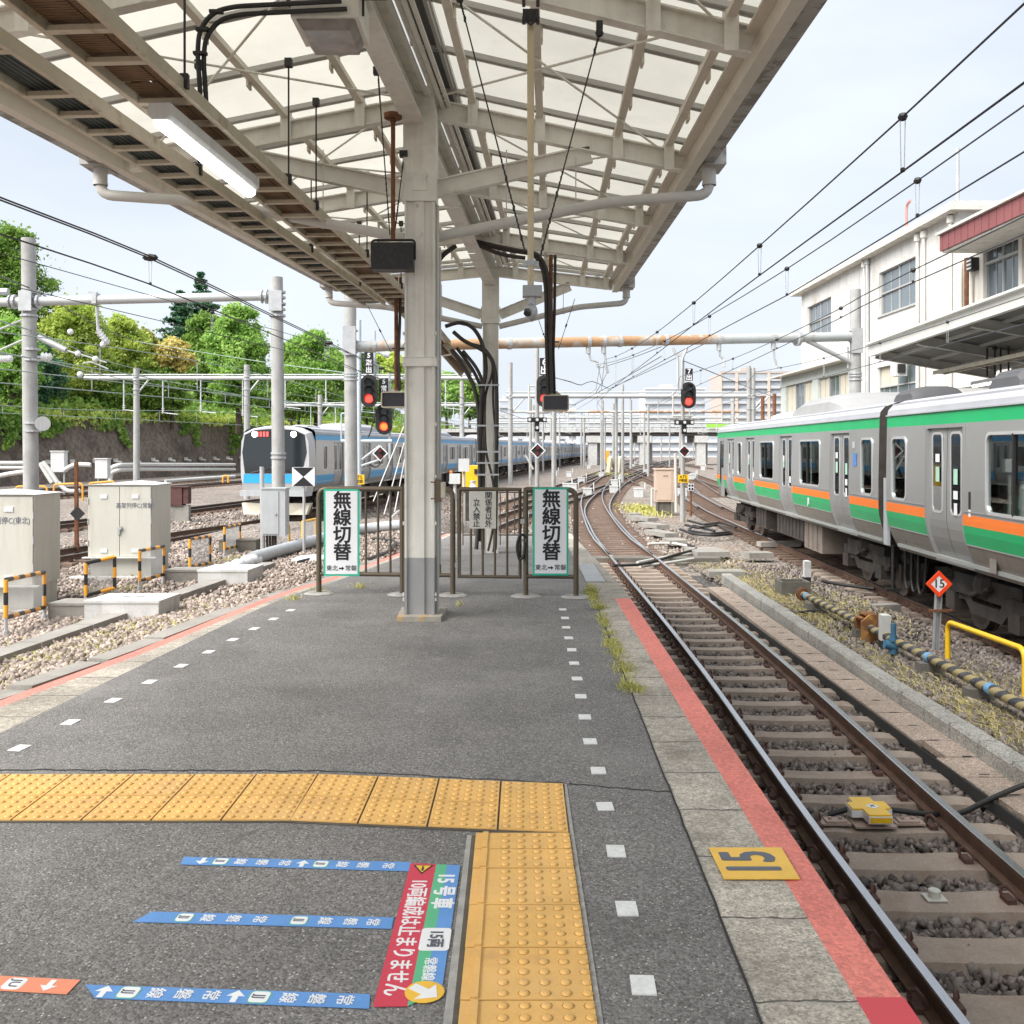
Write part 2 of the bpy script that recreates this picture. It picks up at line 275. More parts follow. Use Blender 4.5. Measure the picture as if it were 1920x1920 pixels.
# ---------------------------------------------------------------- mesh building
class MB:
    def __init__(s): s.v, s.f, s.m = [], [], []
    def add(s, vs, fs, mi=0):
        o = len(s.v); s.v += [Vector(v) for v in vs]; s.f += [tuple(i + o for i in f) for f in fs]; s.m += [mi] * len(fs); return s
    def box(s, a, b, mi=0):
        x0, y0, z0 = map(min, zip(a, b)); x1, y1, z1 = map(max, zip(a, b))
        return s.add([(x0,y0,z0),(x1,y0,z0),(x1,y1,z0),(x0,y1,z0),(x0,y0,z1),(x1,y0,z1),(x1,y1,z1),(x0,y1,z1)],
                     [(3,2,1,0),(4,5,6,7),(0,1,5,4),(1,2,6,5),(2,3,7,6),(3,0,4,7)], mi)
    def cbox(s, c, size, mi=0, rz=0., M=None):
        hx, hy, hz = (q / 2 for q in size); c = Vector(c)
        M = M or Matrix.Rotation(rz, 3, 'Z')
        vs = [c + M @ Vector(q) for q in ((-hx,-hy,-hz),(hx,-hy,-hz),(hx,hy,-hz),(-hx,hy,-hz),(-hx,-hy,hz),(hx,-hy,hz),(hx,hy,hz),(-hx,hy,hz))]
        return s.add(vs, [(3,2,1,0),(4,5,6,7),(0,1,5,4),(1,2,6,5),(2,3,7,6),(3,0,4,7)], mi)
    def beam(s, p, q, wd, ht, mi=0, up=(0,0,1), off=(0,0)):
        p, q = Vector(p), Vector(q); d = (q - p).normalized(); up = Vector(up)
        sd = d.cross(up)
        if sd.length < 1e-4: sd = d.cross(Vector((0,1,0)))
        sd.normalize(); u = sd.cross(d)
        o = sd * off[0] + u * off[1]
        vs = [c + o + sd * a * wd / 2 + u * b * ht / 2 for c in (p, q) for a, b in ((-1,-1),(1,-1),(1,1),(-1,1))]
        return s.add(vs, [(0,1,2,3),(7,6,5,4),(0,4,5,1),(1,5,6,2),(2,6,7,3),(3,7,4,0)], mi)
    def ibeam(s, p, q, wd, ht, mi=0, tf=.014, tw=.012):
        s.beam(p, q, wd, tf, mi, off=(0, ht/2 - tf/2)); s.beam(p, q, wd, tf, mi, off=(0, -ht/2 + tf/2)); s.beam(p, q, tw, ht - 2*tf - .001, mi); return s
    def tube(s, pts, r, n=8, mi=0, cap=True, rs=None):
        pts = [Vector(p) for p in pts]; k = len(pts); rings = []
        d0 = (pts[1] - pts[0]).normalized(); a = d0.orthogonal().normalized()
        vs = []
        for i, p in enumerate(pts):
            d = ((pts[min(i+1, k-1)] - pts[i]).normalized() + (pts[i] - pts[max(i-1, 0)]).normalized())
            d = d.normalized() if d.length > 1e-6 else d0
            a = (a - d * a.dot(d)).normalized(); b = d.cross(a)
            rr = rs[i] if rs else r
            vs += [p + (a * math.cos(t) + b * math.sin(t)) * rr for t in (2*math.pi*j/n for j in range(n))]
        fs = [(i*n + j, i*n + (j+1) % n, (i+1)*n + (j+1) % n, (i+1)*n + j) for i in range(k-1) for j in range(n)]
        if cap: fs += [tuple(range(n-1, -1, -1)), tuple((k-1)*n + j for j in range(n))]
        return s.add(vs, fs, mi)
    def cyl(s, p, q, r, n=16, mi=0, r2=None): return s.tube([p, q], r, n, mi, rs=[r, r if r2 is None else r2])
    def sphere(s, c, r, n=10, mi=0, sq=(1,1,1)):
        c = Vector(c); vs = [c + Vector((0,0,-r*sq[2]))]; k = n // 2
        for i in range(1, k):
            t = math.pi * i / k
            vs += [c + Vector((r*sq[0]*math.sin(t)*math.cos(u), r*sq[1]*math.sin(t)*math.sin(u), -r*sq[2]*math.cos(t))) for u in (2*math.pi*j/n for j in range(n))]
        vs.append(c + Vector((0,0,r*sq[2])))
        fs = [(0, 1+(j+1) % n, 1+j) for j in range(n)]
        for i in range(k-2): fs += [(1+i*n+j, 1+i*n+(j+1) % n, 1+(i+1)*n+(j+1) % n, 1+(i+1)*n+j) for j in range(n)]
        e = len(vs)-1; b = 1+(k-2)*n; fs += [(b+j, b+(j+1) % n, e) for j in range(n)]
        return s.add(vs, fs, mi)
    def prism(s, pts, vec, mi=0):          # flat outline swept by a vector
        pts = [Vector(p) for p in pts]; n = len(pts); vec = Vector(vec)
        return s.add(pts + [p + vec for p in pts], [tuple(range(n-1, -1, -1)), tuple(range(n, 2*n))] + [(i, (i+1) % n, n+(i+1) % n, n+i) for i in range(n)], mi)
    def ring(s, outer, inner, vec, mi=0):  # frame between two outlines with the same count of corners
        n = len(outer); vec = Vector(vec); o = [Vector(p) for p in outer]; i_ = [Vector(p) for p in inner]
        vs = o + i_ + [p + vec for p in o] + [p + vec for p in i_]; fs = []
        for a in range(n):
            b = (a+1) % n
            fs += [(a, n+a, n+b, b), (2*n+a, 2*n+b, 3*n+b, 3*n+a), (a, b, 2*n+b, 2*n+a), (n+a, 3*n+a, 3*n+b, n+b)]
        return s.add(vs, fs, mi)
    def quad(s, a, b, c, d, mi=0): return s.add([a, b, c, d], [(0,1,2,3)], mi)
ORG = {}
def org(o):
    while o is not None and o.parent is not None: o = o.parent
    return ORG.get(o.name, Vector((0,0,0))) if o is not None else Vector((0,0,0))
def link(name, me, mats, parent=None, loc=None):
    o = bpy.data.objects.new(name, me); COL.objects.link(o)
    for m in (mats if isinstance(mats, (list, tuple)) else [mats]): me.materials.append(m)
    if parent is not None: o.parent = parent
    else: o.location = loc; ORG[o.name] = Vector(loc)
    return o
EACH = {'clamp', 'insulator', 'drop_arm', 'hinge', 'pipe_support', 'bracing_rod', 'roof_rib', 'strut', 'blue_collar', 'mounting_plate', 'bolt', 'weep_pipe', 'black_triangle', 'guy_rod', 'strap', 'cable_clip', 'black_square', 'conduit', 'hanger', 'coupling_hose', 'wiper', 'lid_slot', 'transom', 'stay_chain', 'red_lit_display', 'side_bead'}
def pieces(mb):
    par = list(range(len(mb.v)))
    def find(a):
        while par[a] != a: par[a] = par[par[a]]; a = par[a]
        return a
    for f in mb.f:
        r = find(f[0])
        for i in f[1:]: par[find(i)] = r
    out = {}
    for f, m in zip(mb.f, mb.m): out.setdefault(find(f[0]), []).append((f, m))
    for fs in out.values():
        b = MB(); ids = {}
        for f, m in fs:
            b.f.append(tuple(ids.setdefault(i, len(ids)) for i in f)); b.m.append(m)
        b.v = [mb.v[i] for i in ids]; yield b
def obj(name, mb, mats, parent=None, smooth=0, loc=None, fix=True):
    if parent is not None and name in EACH:
        for b in pieces(mb): o = obj1(name, b, mats, parent, smooth, loc, fix)
        return o
    return obj1(name, mb, mats, parent, smooth, loc, fix)
def obj1(name, mb, mats, parent=None, smooth=0, loc=None, fix=True):
    if parent is not None: og = org(parent)
    else:
        if loc is None:
            xs = np.array([tuple(v) for v in mb.v]); loc = Vector(((xs[:,0].min()+xs[:,0].max())/2, (xs[:,1].min()+xs[:,1].max())/2, xs[:,2].min()))
        og = Vector(loc)
    me = bpy.data.meshes.new(name); me.from_pydata([v - og for v in mb.v], [], mb.f)
    me.polygons.foreach_set('material_index', mb.m)
    if fix:
        bm = bmesh.new(); bm.from_mesh(me); bmesh.ops.recalc_face_normals(bm, faces=bm.faces); bm.to_mesh(me); bm.free()
    if smooth:
        me.polygons.foreach_set('use_smooth', [True] * len(me.polygons)); me.set_sharp_from_angle(angle=R(smooth))
    me.update()
    return link(name, me, mats, parent, og if parent is None else None)
def npobj(name, verts, faces, mats, parent=None, loc=(0,0,0), mi=None):      # big meshes straight from arrays, all faces with the same count of corners
    og = np.array(org(parent) if parent is not None else Vector(loc)); verts = np.asarray(verts, np.float32) - og
    faces = np.asarray(faces, np.int32); k = faces.shape[1]
    me = bpy.data.meshes.new(name); me.vertices.add(len(verts)); me.vertices.foreach_set('co', verts.astype(np.float32).ravel())
    me.loops.add(faces.size); me.loops.foreach_set('vertex_index', faces.ravel())
    me.polygons.add(len(faces)); me.polygons.foreach_set('loop_start', np.arange(0, faces.size, k, dtype=np.int32))
    if mi is not None: me.polygons.foreach_set('material_index', np.asarray(mi, np.int32))
    me.update(calc_edges=True)
    return link(name, me, mats, parent, Vector(loc) if parent is None else None)
def tag(o, label, cat, group=None, kind=None):
    o['label'] = label; o['category'] = cat
    if group: o['group'] = group
    if kind: o['kind'] = kind
    return o
def thing(name, label, cat, loc, group=None):
    o = bpy.data.objects.new(name, None); COL.objects.link(o); o.location = loc; o.empty_display_size = .1
    ORG[o.name] = Vector(loc); return tag(o, label, cat, group)
def struct(o): o['kind'] = 'structure'; return o
def dup(root, delta, label=None, rz=0., group=None):
    r = root.copy(); COL.objects.link(r); r.location = root.location + Vector(delta); r.rotation_euler.z += rz; ORG[r.name] = r.location.copy()
    if label: r['label'] = label
    if group: r['group'] = group
    for ch in list(root.children):
        c = ch.copy(); COL.objects.link(c); c.parent = r
        for g in ch.children:
            d = g.copy(); COL.objects.link(d); d.parent = c
    return r
def text(body, size, M, mat, parent, name='lettering', bold=0., space=1., sx=1., ex=.0012):
    cu = bpy.data.curves.new(name, 'FONT'); cu.body = body; cu.size = size; cu.align_x = 'CENTER'; cu.align_y = 'CENTER'
    cu.space_line = space; cu.extrude = ex; cu.resolution_u = 3
    t = bpy.data.objects.new(name, cu); COL.objects.link(t); bpy.context.view_layer.update()
    me = bpy.data.meshes.new_from_object(t.evaluated_get(bpy.context.evaluated_depsgraph_get()))
    bpy.data.objects.remove(t); bpy.data.curves.remove(cu)
    if bold > .002:
        n0 = len(me.vertices); co = np.zeros(n0*3, np.float32); me.vertices.foreach_get('co', co); co = co.reshape(-1, 3); F_ = [tuple(p.vertices) for p in me.polygons]; r_ = bold*size*.9; vs, fs = [], []
        for i, (a, c) in enumerate(((0, 0), (1, 0), (-1, 0), (0, 1), (0, -1), (.7, .7), (-.7, -.7), (.7, -.7), (-.7, .7))): vs.append(co + np.array([a*r_, c*r_, .00006*i])); fs += [tuple(k + i*n0 for k in f) for f in F_]
        m2 = bpy.data.meshes.new(name); m2.from_pydata(np.concatenate(vs).tolist(), [], fs); bpy.data.meshes.remove(me); me = m2
    me.transform(Matrix.Diagonal((sx, 1, 1, 1))); me.transform(M); me.transform(Matrix.Translation(-org(parent)))
    me.materials.clear(); me.name = name
    return link(name, me, mat, parent)
def frame(origin, xdir, ydir):          # matrix: local x along xdir, local y along ydir
    x = Vector(xdir).normalized(); y = Vector(ydir).normalized(); z = x.cross(y).normalized(); y = z.cross(x)
    M = Matrix((x, y, z)).transposed().to_4x4(); M.translation = Vector(origin); return M
def rrect(w_, h_, r, n=4):               # outline of a rounded rectangle about the origin
    out = []
    for cx, cy, a0 in ((w_/2-r, h_/2-r, 0), (-w_/2+r, h_/2-r, 90), (-w_/2+r, -h_/2+r, 180), (w_/2-r, -h_/2+r, 270)):
        out += [(cx + r*math.cos(R(a0 + 90*i/n)), cy + r*math.sin(R(a0 + 90*i/n))) for i in range(n+1)]
    return out
def arc(pts, r, n=5):                    # round the corners of a polyline
    pts = [Vector(p) for p in pts]; out = [pts[0]]
    for a, b, c in zip(pts, pts[1:], pts[2:]):
        u, v = (a-b), (c-b); k = min(r, u.length*.48, v.length*.48); u.normalize(); v.normalize()
        p, q = b + u*k, b + v*k
        out += [p*(1-t)**2 + b*2*t*(1-t) + q*t*t for t in (i/n for i in range(n+1))]
    return out + [pts[-1]]
# ---------------------------------------------------------------- ground
def ballast_mat(name, c1, c2, sc_=16):
    m, n, l, p = mat_base(name)
    g = n.new('ShaderNodeNewGeometry'); vo = n.new('ShaderNodeTexVoronoi'); vo.inputs['Scale'].default_value = sc_; l.new(g.outputs['Position'], vo.inputs['Vector'])
    sx = n.new('ShaderNodeSeparateColor'); l.new(vo.outputs['Color'], sx.inputs[0])
    c = mixc(n, l, sx.outputs[0], c1, c2)
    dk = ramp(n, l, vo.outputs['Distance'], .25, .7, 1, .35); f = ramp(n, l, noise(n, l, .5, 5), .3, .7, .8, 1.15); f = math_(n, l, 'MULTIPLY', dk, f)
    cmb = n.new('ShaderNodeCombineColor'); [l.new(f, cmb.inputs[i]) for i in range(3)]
    c = mixc(n, l, 1., c, cmb.outputs[0], 'MULTIPLY')
    s = ramp(n, l, noise(n, l, .35, 6), .55, .7, 0, .5); c = mixc(n, l, s, c, (.3, .21, .15))
    l.new(c, p.inputs['Base Color']); p.inputs['Roughness'].default_value = .95
    b = n.new('ShaderNodeBump'); b.inputs['Strength'].default_value = .9; b.inputs['Distance'].default_value = .05
    l.new(math_(n, l, 'SUBTRACT', 1., vo.outputs['Distance']), b.inputs['Height']); l.new(b.outputs['Normal'], p.inputs['Normal']); return m
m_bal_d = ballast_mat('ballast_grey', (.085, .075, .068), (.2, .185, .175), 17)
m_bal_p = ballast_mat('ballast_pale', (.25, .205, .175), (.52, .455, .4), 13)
def pl(pts, y):
    for (a, b), (c, d) in zip(pts, pts[1:]):
        if y <= c or (c, d) == pts[-1]: return b + (d - b) * (y - a) / (c - a)
XL = [(-6, -5.17), (0, -4.27), (6.55, -3.29), (7.8, -3.05), (10.6, -2.7), (12.05, -2.42), (17, -2.0), (24, -1.6)]
def xl(y): return pl(XL, y)
def xr(y): return 1.175 + .0165 * (y - 3.7) if y < 10.7 else 1.29 + .012 * (y - 10.7)
def pz(y): return 0. if y < 11.5 else -.0366 * (y - 11.5)
PEND = 24.
ZR, ZB = -1.13, -1.385                       # rail head and ballast levels
def gh(x, y):
    z = ZB
    if x < 0 and y < 44:
        d = xl(min(y, PEND)) - x
        prof = [(-9, ZB), (-.3, ZB), (.15, -.36), (.9, -.33), (2.4, -.48), (4.2, -.6), (6.3, -.64), (9.3, ZB), (99, ZB)]
        k = pl(prof, max(d, -8)) if d > -.3 else ZB
        t = min(1, max(0, (y - 28) / 14)); t = t*t*(3-2*t)
        z = lerp(k, ZB, t)
    if x > 4.4 and x < 7.6 and y < 26:
        t = min(1, max(0, (y - 18) / 8)); k = min(1, (x-4.4)/.1) * min(1, max(0, (7.1 - x) / .7))
        z += .17 * (1 - t) * k
    return z
gx = np.concatenate([[-1200, -400, -150, -70, -40], np.arange(-24, 24.01, .4), [40, 70, 150, 400, 1200]])
gy = np.concatenate([[-60, -20], np.arange(-6, 46.01, .4), [60, 100, 200, 400, 800, 2500]])
gv = [(x, y, gh(x, y) + (random.uniform(-.02, .02) if abs(x) < 30 and y < 50 else 0)) for y in gy for x in gx]
nx = len(gx); gf, gm = [], []
for j in range(len(gy)-1):
    for i in range(nx-1):
        gf.append((j*nx+i, j*nx+i+1, (j+1)*nx+i+1, (j+1)*nx+i)); gm.append(0 if gx[i] > 0 and gy[j] < 23 else 1)
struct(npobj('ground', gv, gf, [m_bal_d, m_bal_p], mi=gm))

# ---------------------------------------------------------------- platform
def xci(y): return max(-2.865 + .081 * (y - 6.55), xl(y) + .2)      # inside of the far coping
def xcr(y): return .72 + .023 * (y - 3.17)
def xri(y): return 1.033 + .0125 * (y - 3.7) if y < 10.7 else xr(y) - .16
PY = list(np.arange(-6, PEND + .01, .5)); PY += [10.68, 2.86, 2.92]; PY.sort()
def strip(mb, fa, fb, ys, mi=0, dz=0., thick=0.):
    for a, b in zip(ys, ys[1:]):
        A, B, C, D = (fa(a), a, pz(a)+dz), (fb(a), a, pz(a)+dz), (fb(b), b, pz(b)+dz), (fa(b), b, pz(b)+dz)
        mb.quad(A, B, C, D, mi)
        if thick:
            lo = lambda p: (p[0], p[1], p[2]-thick)
            mb.quad(B, C, lo(C), lo(B), mi); mb.quad(D, A, lo(A), lo(D), mi)
b = MB(); strip(b, xci, xcr, PY)
body = MB()
for a, c in zip(PY, PY[1:]):
    for f, s in ((lambda y: xl(y)+.06, -1), (lambda y: xr(y)-.14, 1)):
        body.quad((f(a), a, pz(a)-.16), (f(c), c, pz(c)-.16), (f(c), c, -1.5), (f(a), a, -1.5))
body.quad((xl(PEND), PEND, pz(PEND)), (xr(PEND), PEND, pz(PEND)), (xr(PEND), PEND, -1.5), (xl(PEND), PEND, -1.5))
struct(obj('platform', b, [m_asphalt], loc=(0, 5, 0)))
struct(obj('platform_wall', body, [m_conc_d], loc=(0, 5, -1.5)))
b = MB(); strip(b, lambda y: xl(y)+.11, xci, PY, 0, 0, .16); strip(b, xcr, xri, PY, 0, 0, .16)
far = [y for y in PY if y >= 10.68]; strip(b, xri, xr, far, 0, 0, .16)
struct(obj('platform_coping', b, [m_coping], loc=(0, 5, 0)))
b = MB(); near = [y for y in PY if y <= 10.68]
strip(b, xri, xr, [y for y in near if y >= 2.92], 0, 0, .16); strip(b, xl, lambda y: xl(y)+.11, PY, 0, 0, .16)
strip(b, xri, lambda y: xr(y)+.004, [y for y in near if y <= 2.92], 1, .003, .1)
struct(obj('edge_line_marking', b, [m_redline, m_redtape], loc=(0, 5, 0)))
# white square edge markers
b = MB()
for n_ in range(-4, 20):
    y = 2.988 + .4966 * n_
    x = .3995 + .0163 * (y - 2.988) + random.uniform(-.006, .006)
    if y < 10.3: b.cbox((x, y, .002), (.074, .105 + random.uniform(-.01, .01), .004), rz=random.uniform(-.05, .05) - .02)
    y2 = 5.35 + .505 * n_; x2 = -2.684 + .1 * (y2 - 5.35)
    if y2 < 10.3: b.cbox((x2, y2, .002), (.075, .105, .004), rz=-.12 + random.uniform(-.05, .05))
struct(obj('edge_marking_squares', b, [m_wpaint], loc=(0, 5, 0)))
# cracks and repairs
b = MB()
def ribbon(mb, pts, wd, z=.003):
    pts = [Vector((p[0], p[1], z)) for p in pts]
    for p, q in zip(pts, pts[1:]):
        d = (q-p).normalized(); s = Vector((-d.y, d.x, 0)) * wd / 2
        mb.quad(p - s, p + s, q + s, q - s)
def crackline(a, c, n=24, j=.012):
    return [(lerp(a[0], c[0], i/n) + random.uniform(-j, j), lerp(a[1], c[1], i/n) + random.uniform(-j, j)) for i in range(n+1)]
ribbon(b, crackline((.27, 4.78), (.77, 4.66)), .009)
ribbon(b, crackline((-2.9, 4.99), (-.95, 4.97), 40), .012); ribbon(b, crackline((-.95, 4.97), (.26, 4.79), 20), .008)
ribbon(b, [(xcr(y) + random.uniform(-.003, .003), y) for y in np.arange(1.5, 11, .12)], .009, .004)
struct(obj('pavement_crack', b, [m_crack], loc=(0, 5, 0)))

# ---------------------------------------------------------------- tactile paving
t = thing('tactile_paving', 'yellow tactile paving with domes turning a corner on the asphalt', 'tactile paving', (0, 4.4, 0))
base, grout, dome, bar, dirt = MB(), MB(), MB(), MB(), MB()
def tile(o, ux, uy, wx, wy, domes, tint):
    """o: corner, ux/uy: unit axes, wx/wy: size; domes: list of (a, b) offsets"""
    o, ux, uy = Vector(o), Vector(ux), Vector(uy); g = .004
    p = [o + ux*a + uy*c for a, c in ((g, g), (wx-g, g), (wx-g, wy-g), (g, wy-g))]
    base.prism([q + Vector((0, 0, .001)) for q in p], (0, 0, .008 + tint))
    for a, c in domes:
        q = o + ux*a + uy*c + Vector((0, 0, .009 + tint))
        rg = [(.0165, 0), (.0145, .0042), (.0085, .006)]
        dirt.add([q + Vector((random.uniform(.0175, .0205)*math.cos(k*R(45)), random.uniform(.0175, .0205)*math.sin(k*R(45)), .0004)) for k in range(8)], [tuple(range(8))])
        vs = [q + Vector((r*math.cos(k*R(45)), r*math.sin(k*R(45)), h)) for r, h in rg for k in range(8)]
        dome.add(vs, [(i*8+k, i*8+(k+1) % 8, (i+1)*8+(k+1) % 8, (i+1)*8+k) for i in range(2) for k in range(8)] + [tuple(16+k for k in range(8))])
five = [(.03 + .06*i, .03 + .06*j) for i in range(5) for j in range(5)]
P0, P1 = Vector((.25, 4.766, 0)), Vector((-.975, 4.905, 0)); u = (P1-P0).normalized()
def row(o, u_, n, flip):
    v_ = Vector((-.012, -1, 0)) if flip else Vector((.0, -1, 0))
    for r_ in (0, 1):
        for i in range(n):
            tile(o + u_*(.3067*i) + v_*(.3045*r_), u_, v_, .3055, .303, five, random.uniform(0, .0012))
row(P0, u, 4, 1)
row(P0 + u*1.2268, Vector((-1, 0, 0)), 9, 0)
grout.prism([(.255, 4.772, .0012), (.235, 4.14, .0012), (-1.01, 4.285, .0012), (-3.8, 4.282, .0012), (-3.8, 4.912, .0012), (-.975, 4.912, .0012)], (0, 0, .003))
col = [4.155, 3.985, 3.803, 3.498, 3.198, 2.893, 2.588, 2.283, 1.978]
for a, c in zip(col, col[1:]):
    hgt = a - c
    x0 = -.163 - .006*(3.5 - c) * 0; ds = [(.105 + .0635*i, (.03 + .06*j) ) for i in range(5) for j in range(5 if hgt > .25 else 3) if .03 + .06*j < hgt - .02]
    ds = [(q+.025, r_) for q, r_ in ds]
    tile((-.156, a, 0), (1, 0, 0), (-.005, -1, 0), .402, hgt, ds, random.uniform(0, .001))
    bar.prism([(-.122, a-.006, .009), (-.099, a-.006, .009), (-.101, c+.006, .009), (-.124, c+.006, .009)], (0, 0, .007))
    pass
grout.prism([(-.17, 4.138, .0012), (.243, 4.138, .0012), (.243, 1.9, .0012), (-.17, 1.9, .0012)], (0, 0, .003))
obj('tile_base', base, [m_tact], t); obj('dome', dome, [m_tact], t, smooth=50)['kind'] = 'stuff'; obj('dome_dirt', dirt, [mk('dome_dirt', (.42, .225, .06), .7, var=.3, scale=9)], t)['kind'] = 'stuff'; obj('guide_bar', bar, [m_tact], t); obj('grout_bed', grout, [m_grout], t)
b = MB(); b.prism([(-.19, 4.14, .0006), (-.16, 4.14, .0006), (-.168, 1.9, .0006), (-.2, 1.9, .0006)], (0, 0, .003))
ribbon(b, [(.258, 4.77), (.254, 4.1), (.252, 3.), (.25, 1.9)], .016, .0036)
struct(obj('mortar_strip_marking', b, [m_mortar], loc=(0, 3, 0)))

# ---------------------------------------------------------------- floor tapes and stickers
def floor_poly(pts, z=.0022): return [Vector((p[0], p[1], z)) for p in pts]
def arrow(mb, c, ax, ay, L, W_, z, mi=0):
    c, ax, ay = Vector(c), Vector(ax), Vector(ay)
    P = [(-.5, -.17), (.02, -.17), (.02, -.5), (.5, 0), (.02, .5), (.02, .17), (-.5, .17)]
    mb.prism([c + ax*(a*L) + ay*(q*W_) + Vector((0, 0, z)) for a, q in P], (0, 0, .0008), mi)
def tape(name, label, corners, mat, marks, letter_h, txtmark, arrowdir=1):
    letter_h *= .62
    """corners: photo pixels of the four ends, near right, near left, far left, far right on the platform"""
    P = [gp(*c) for c in corners]
    b = MB(); b.prism(floor_poly(P), (0, 0, .0012)); o = obj(name, b, [mat], loc=(P[0]+P[2])/2); tag(o, label, 'floor tape', 'line-up tapes on the asphalt')
    mid0, mid1 = (P[1]+P[2])/2 if len(P) == 4 else P[1], (P[0]+P[-1])/2
    ax = (mid1 - mid0); L = ax.length; ax.normalize(); up = Vector((-ax.y, ax.x, 0)); wd = (P[0]-P[-1]).length
    for s, ch in marks:
        c = mid0 + ax * s * L
        if ch in '<>':
            a = MB(); arrow(a, c, up*(1 if ch == '>' else -1), ax, letter_h*1.25, letter_h*1.1, .0036); obj('arrow_mark', a, [m_white], o)
        elif ch in ('JJ', 'JU'):
            a = MB(); ri = rrect(letter_h*1.15, letter_h*1.15, .012); ro = rrect(letter_h*1.3, letter_h*1.3, .016)
            pt = lambda q, z: c + up*q[0] + ax*(-q[1]) + Vector((0, 0, z))
            a.prism([pt(q, .0034) for q in ro], (0, 0, .0006), 1); a.prism([pt(q, .0041) for q in ri], (0, 0, .0006), 0)
            obj('line_symbol', a, [m_white, txtmark], o); text(ch, letter_h*.9, frame(c + Vector((0, 0, .005)), up*-1 if 0 else -up, ax), m_inkgrey, o, bold=.006, ex=.0004)
        else:
            text(ch, letter_h*1.12, frame(c + Vector((0, 0, .0044)), -up, ax), m_white, o, bold=.006, ex=.0006)
    return o
seq1 = [(.035, '<'), (.125, 'JJ'), (.21, '線'), (.29, '磐'), (.385, '常'), (.53, '<'), (.62, 'JJ'), (.705, '線'), (.8, '磐'), (.91, '常')]
tape('floor_tape', 'long blue line-up tape farthest from the viewer below the tactile paving', [(769, 1635), (338, 1622), (345, 1608), (772, 1618)], m_tapeb,
     [(.09, '<'), (.17, 'JJ'), (.255, '線'), (.35, '磐'), (.45, '常'), (.53, '>'), (.61, 'JJ'), (.70, '線'), (.79, '磐'), (.9, '常')], .075, m_stkg)
tape('floor_tape', 'middle of the three blue line-up tapes, ending short of the red sticker', [(734, 1743), (249, 1730), (285, 1711), (738, 1722)], m_tapeb,
     [(.17, 'JJ'), (.26, '線'), (.365, '磐'), (.47, '常'), (.63, 'JJ'), (.73, '線'), (.83, '磐'), (.92, '常')], .075, m_stkg)
tape('floor_tape', 'blue line-up tape closest to the viewer, below the foot of the red sticker', [(692, 1893), (178, 1873), (160, 1848), (694, 1866)], m_tapeb,
     [(.05, '>'), (.14, 'JJ'), (.235, '線'), (.335, '磐'), (.435, '常'), (.525, '>'), (.61, 'JJ'), (.71, '線'), (.81, '磐'), (.91, '常')], .08, m_stkg)
tape('floor_tape', 'orange line-up tape on the asphalt beside the blue ones', [(125, 1866), (-260, 1845), (-220, 1820), (151, 1839)], m_tapeo,
     [(.56, '線'), (.71, 'JU'), (.88, '<')], .078, m_white)
# the two-tone boarding sticker
A, B_, C_, D = gp(770, 1620), gp(863, 1624), gp(824, 1888), gp(699, 1890)
o = MB(); m1, m2 = lerp(A, B_, .52), lerp(D, C_, .52); q1, q2 = lerp(m1, B_, .45), lerp(m2, C_, .45)
o.prism(floor_poly([A, m1, m2, D], .0026), (0, 0, .0012), 0); o.prism(floor_poly([m1, q1, lerp(q1, q2, .96), lerp(m1, m2, 1.)], .0026), (0, 0, .0012), 1)
o.prism(floor_poly([q1, B_, lerp(B_, C_, .955), lerp(q1, q2, .96)], .0026), (0, 0, .0012), 2)
st = tag(obj('floor_sticker', o, [m_stkr, m_stkg, m_tapeb], loc=(A+C_)/2), 'red, green and blue boarding sticker with white writing on the asphalt', 'floor sticker')
ax = (D - A); L = ax.length; ax.normalize(); ay = Vector((-ax.y, ax.x, 0))           # reading direction runs towards the viewer
def on(s, k): 
    a = lerp(A, D, s); c = lerp(B_, C_, s); p = lerp(a, c, k); p.z = .0042; return p
def oax(k): d = lerp(D, C_, k) - lerp(A, B_, k); return d.normalized()
def sttext(body, s, k, size, mat, bold=.015, sx=1., z=0):
    d = oax(k); p = on(s, k); p.z += z
    text(body, size, frame(p, d, (-d.y, d.x, 0)), mat, st, bold=bold, sx=sx, ex=.0005)
sttext('10両編成は止まりません', .545, .25, .08, m_white, .016, .9)
sttext('15', .125, .75, .085, m_white, .035, 1.); sttext('号', .235, .75, .085, m_white, .035, 1.); sttext('車', .335, .75, .085, m_white, .035, 1.)
b = MB(); d = oax(.76); u_ = Vector((-d.y, d.x, 0)); c = on(.6, .76)
b.prism([c + d*q[0] + u_*q[1] for q in rrect(.15, .1, .015)], (0, 0, .0008), 0); obj('label_panel', b, [m_white], st); sttext('15両', .6, .76, .06, m_inkgrey, .02, .95, .002)
sttext('常磐線', .79, .74, .046, m_white, .012)
b = MB(); c = on(.925, .74); b.prism([c + Vector((.06*math.cos(R(a)), .06*math.sin(R(a)), 0)) for a in range(0, 360, 20)], (0, 0, .001)); obj('yellow_disc', b, [m_yel], st)
b = MB(); arrow(b, c, Vector((.8, -.6, 0)), Vector((.6, .8, 0)), .1, .1, .0012); obj('arrow_mark', b, [m_white], st)
b = MB(); c = on(.05, .27); d = oax(.25); u_ = Vector((-d.y, d.x, 0)); b.prism([c + d*-.035 + u_*-.04, c + d*-.035 + u_*.04, c + d*.045], (0, 0, .0007)); o_ = obj('warning_mark', b, [m_ink], st)
b = MB(); c.z += .0009; b.prism([c + d*-.028 + u_*-.03, c + d*-.028 + u_*.03, c + d*.033], (0, 0, .0006)); obj('warning_face', b, [m_yel], o_)
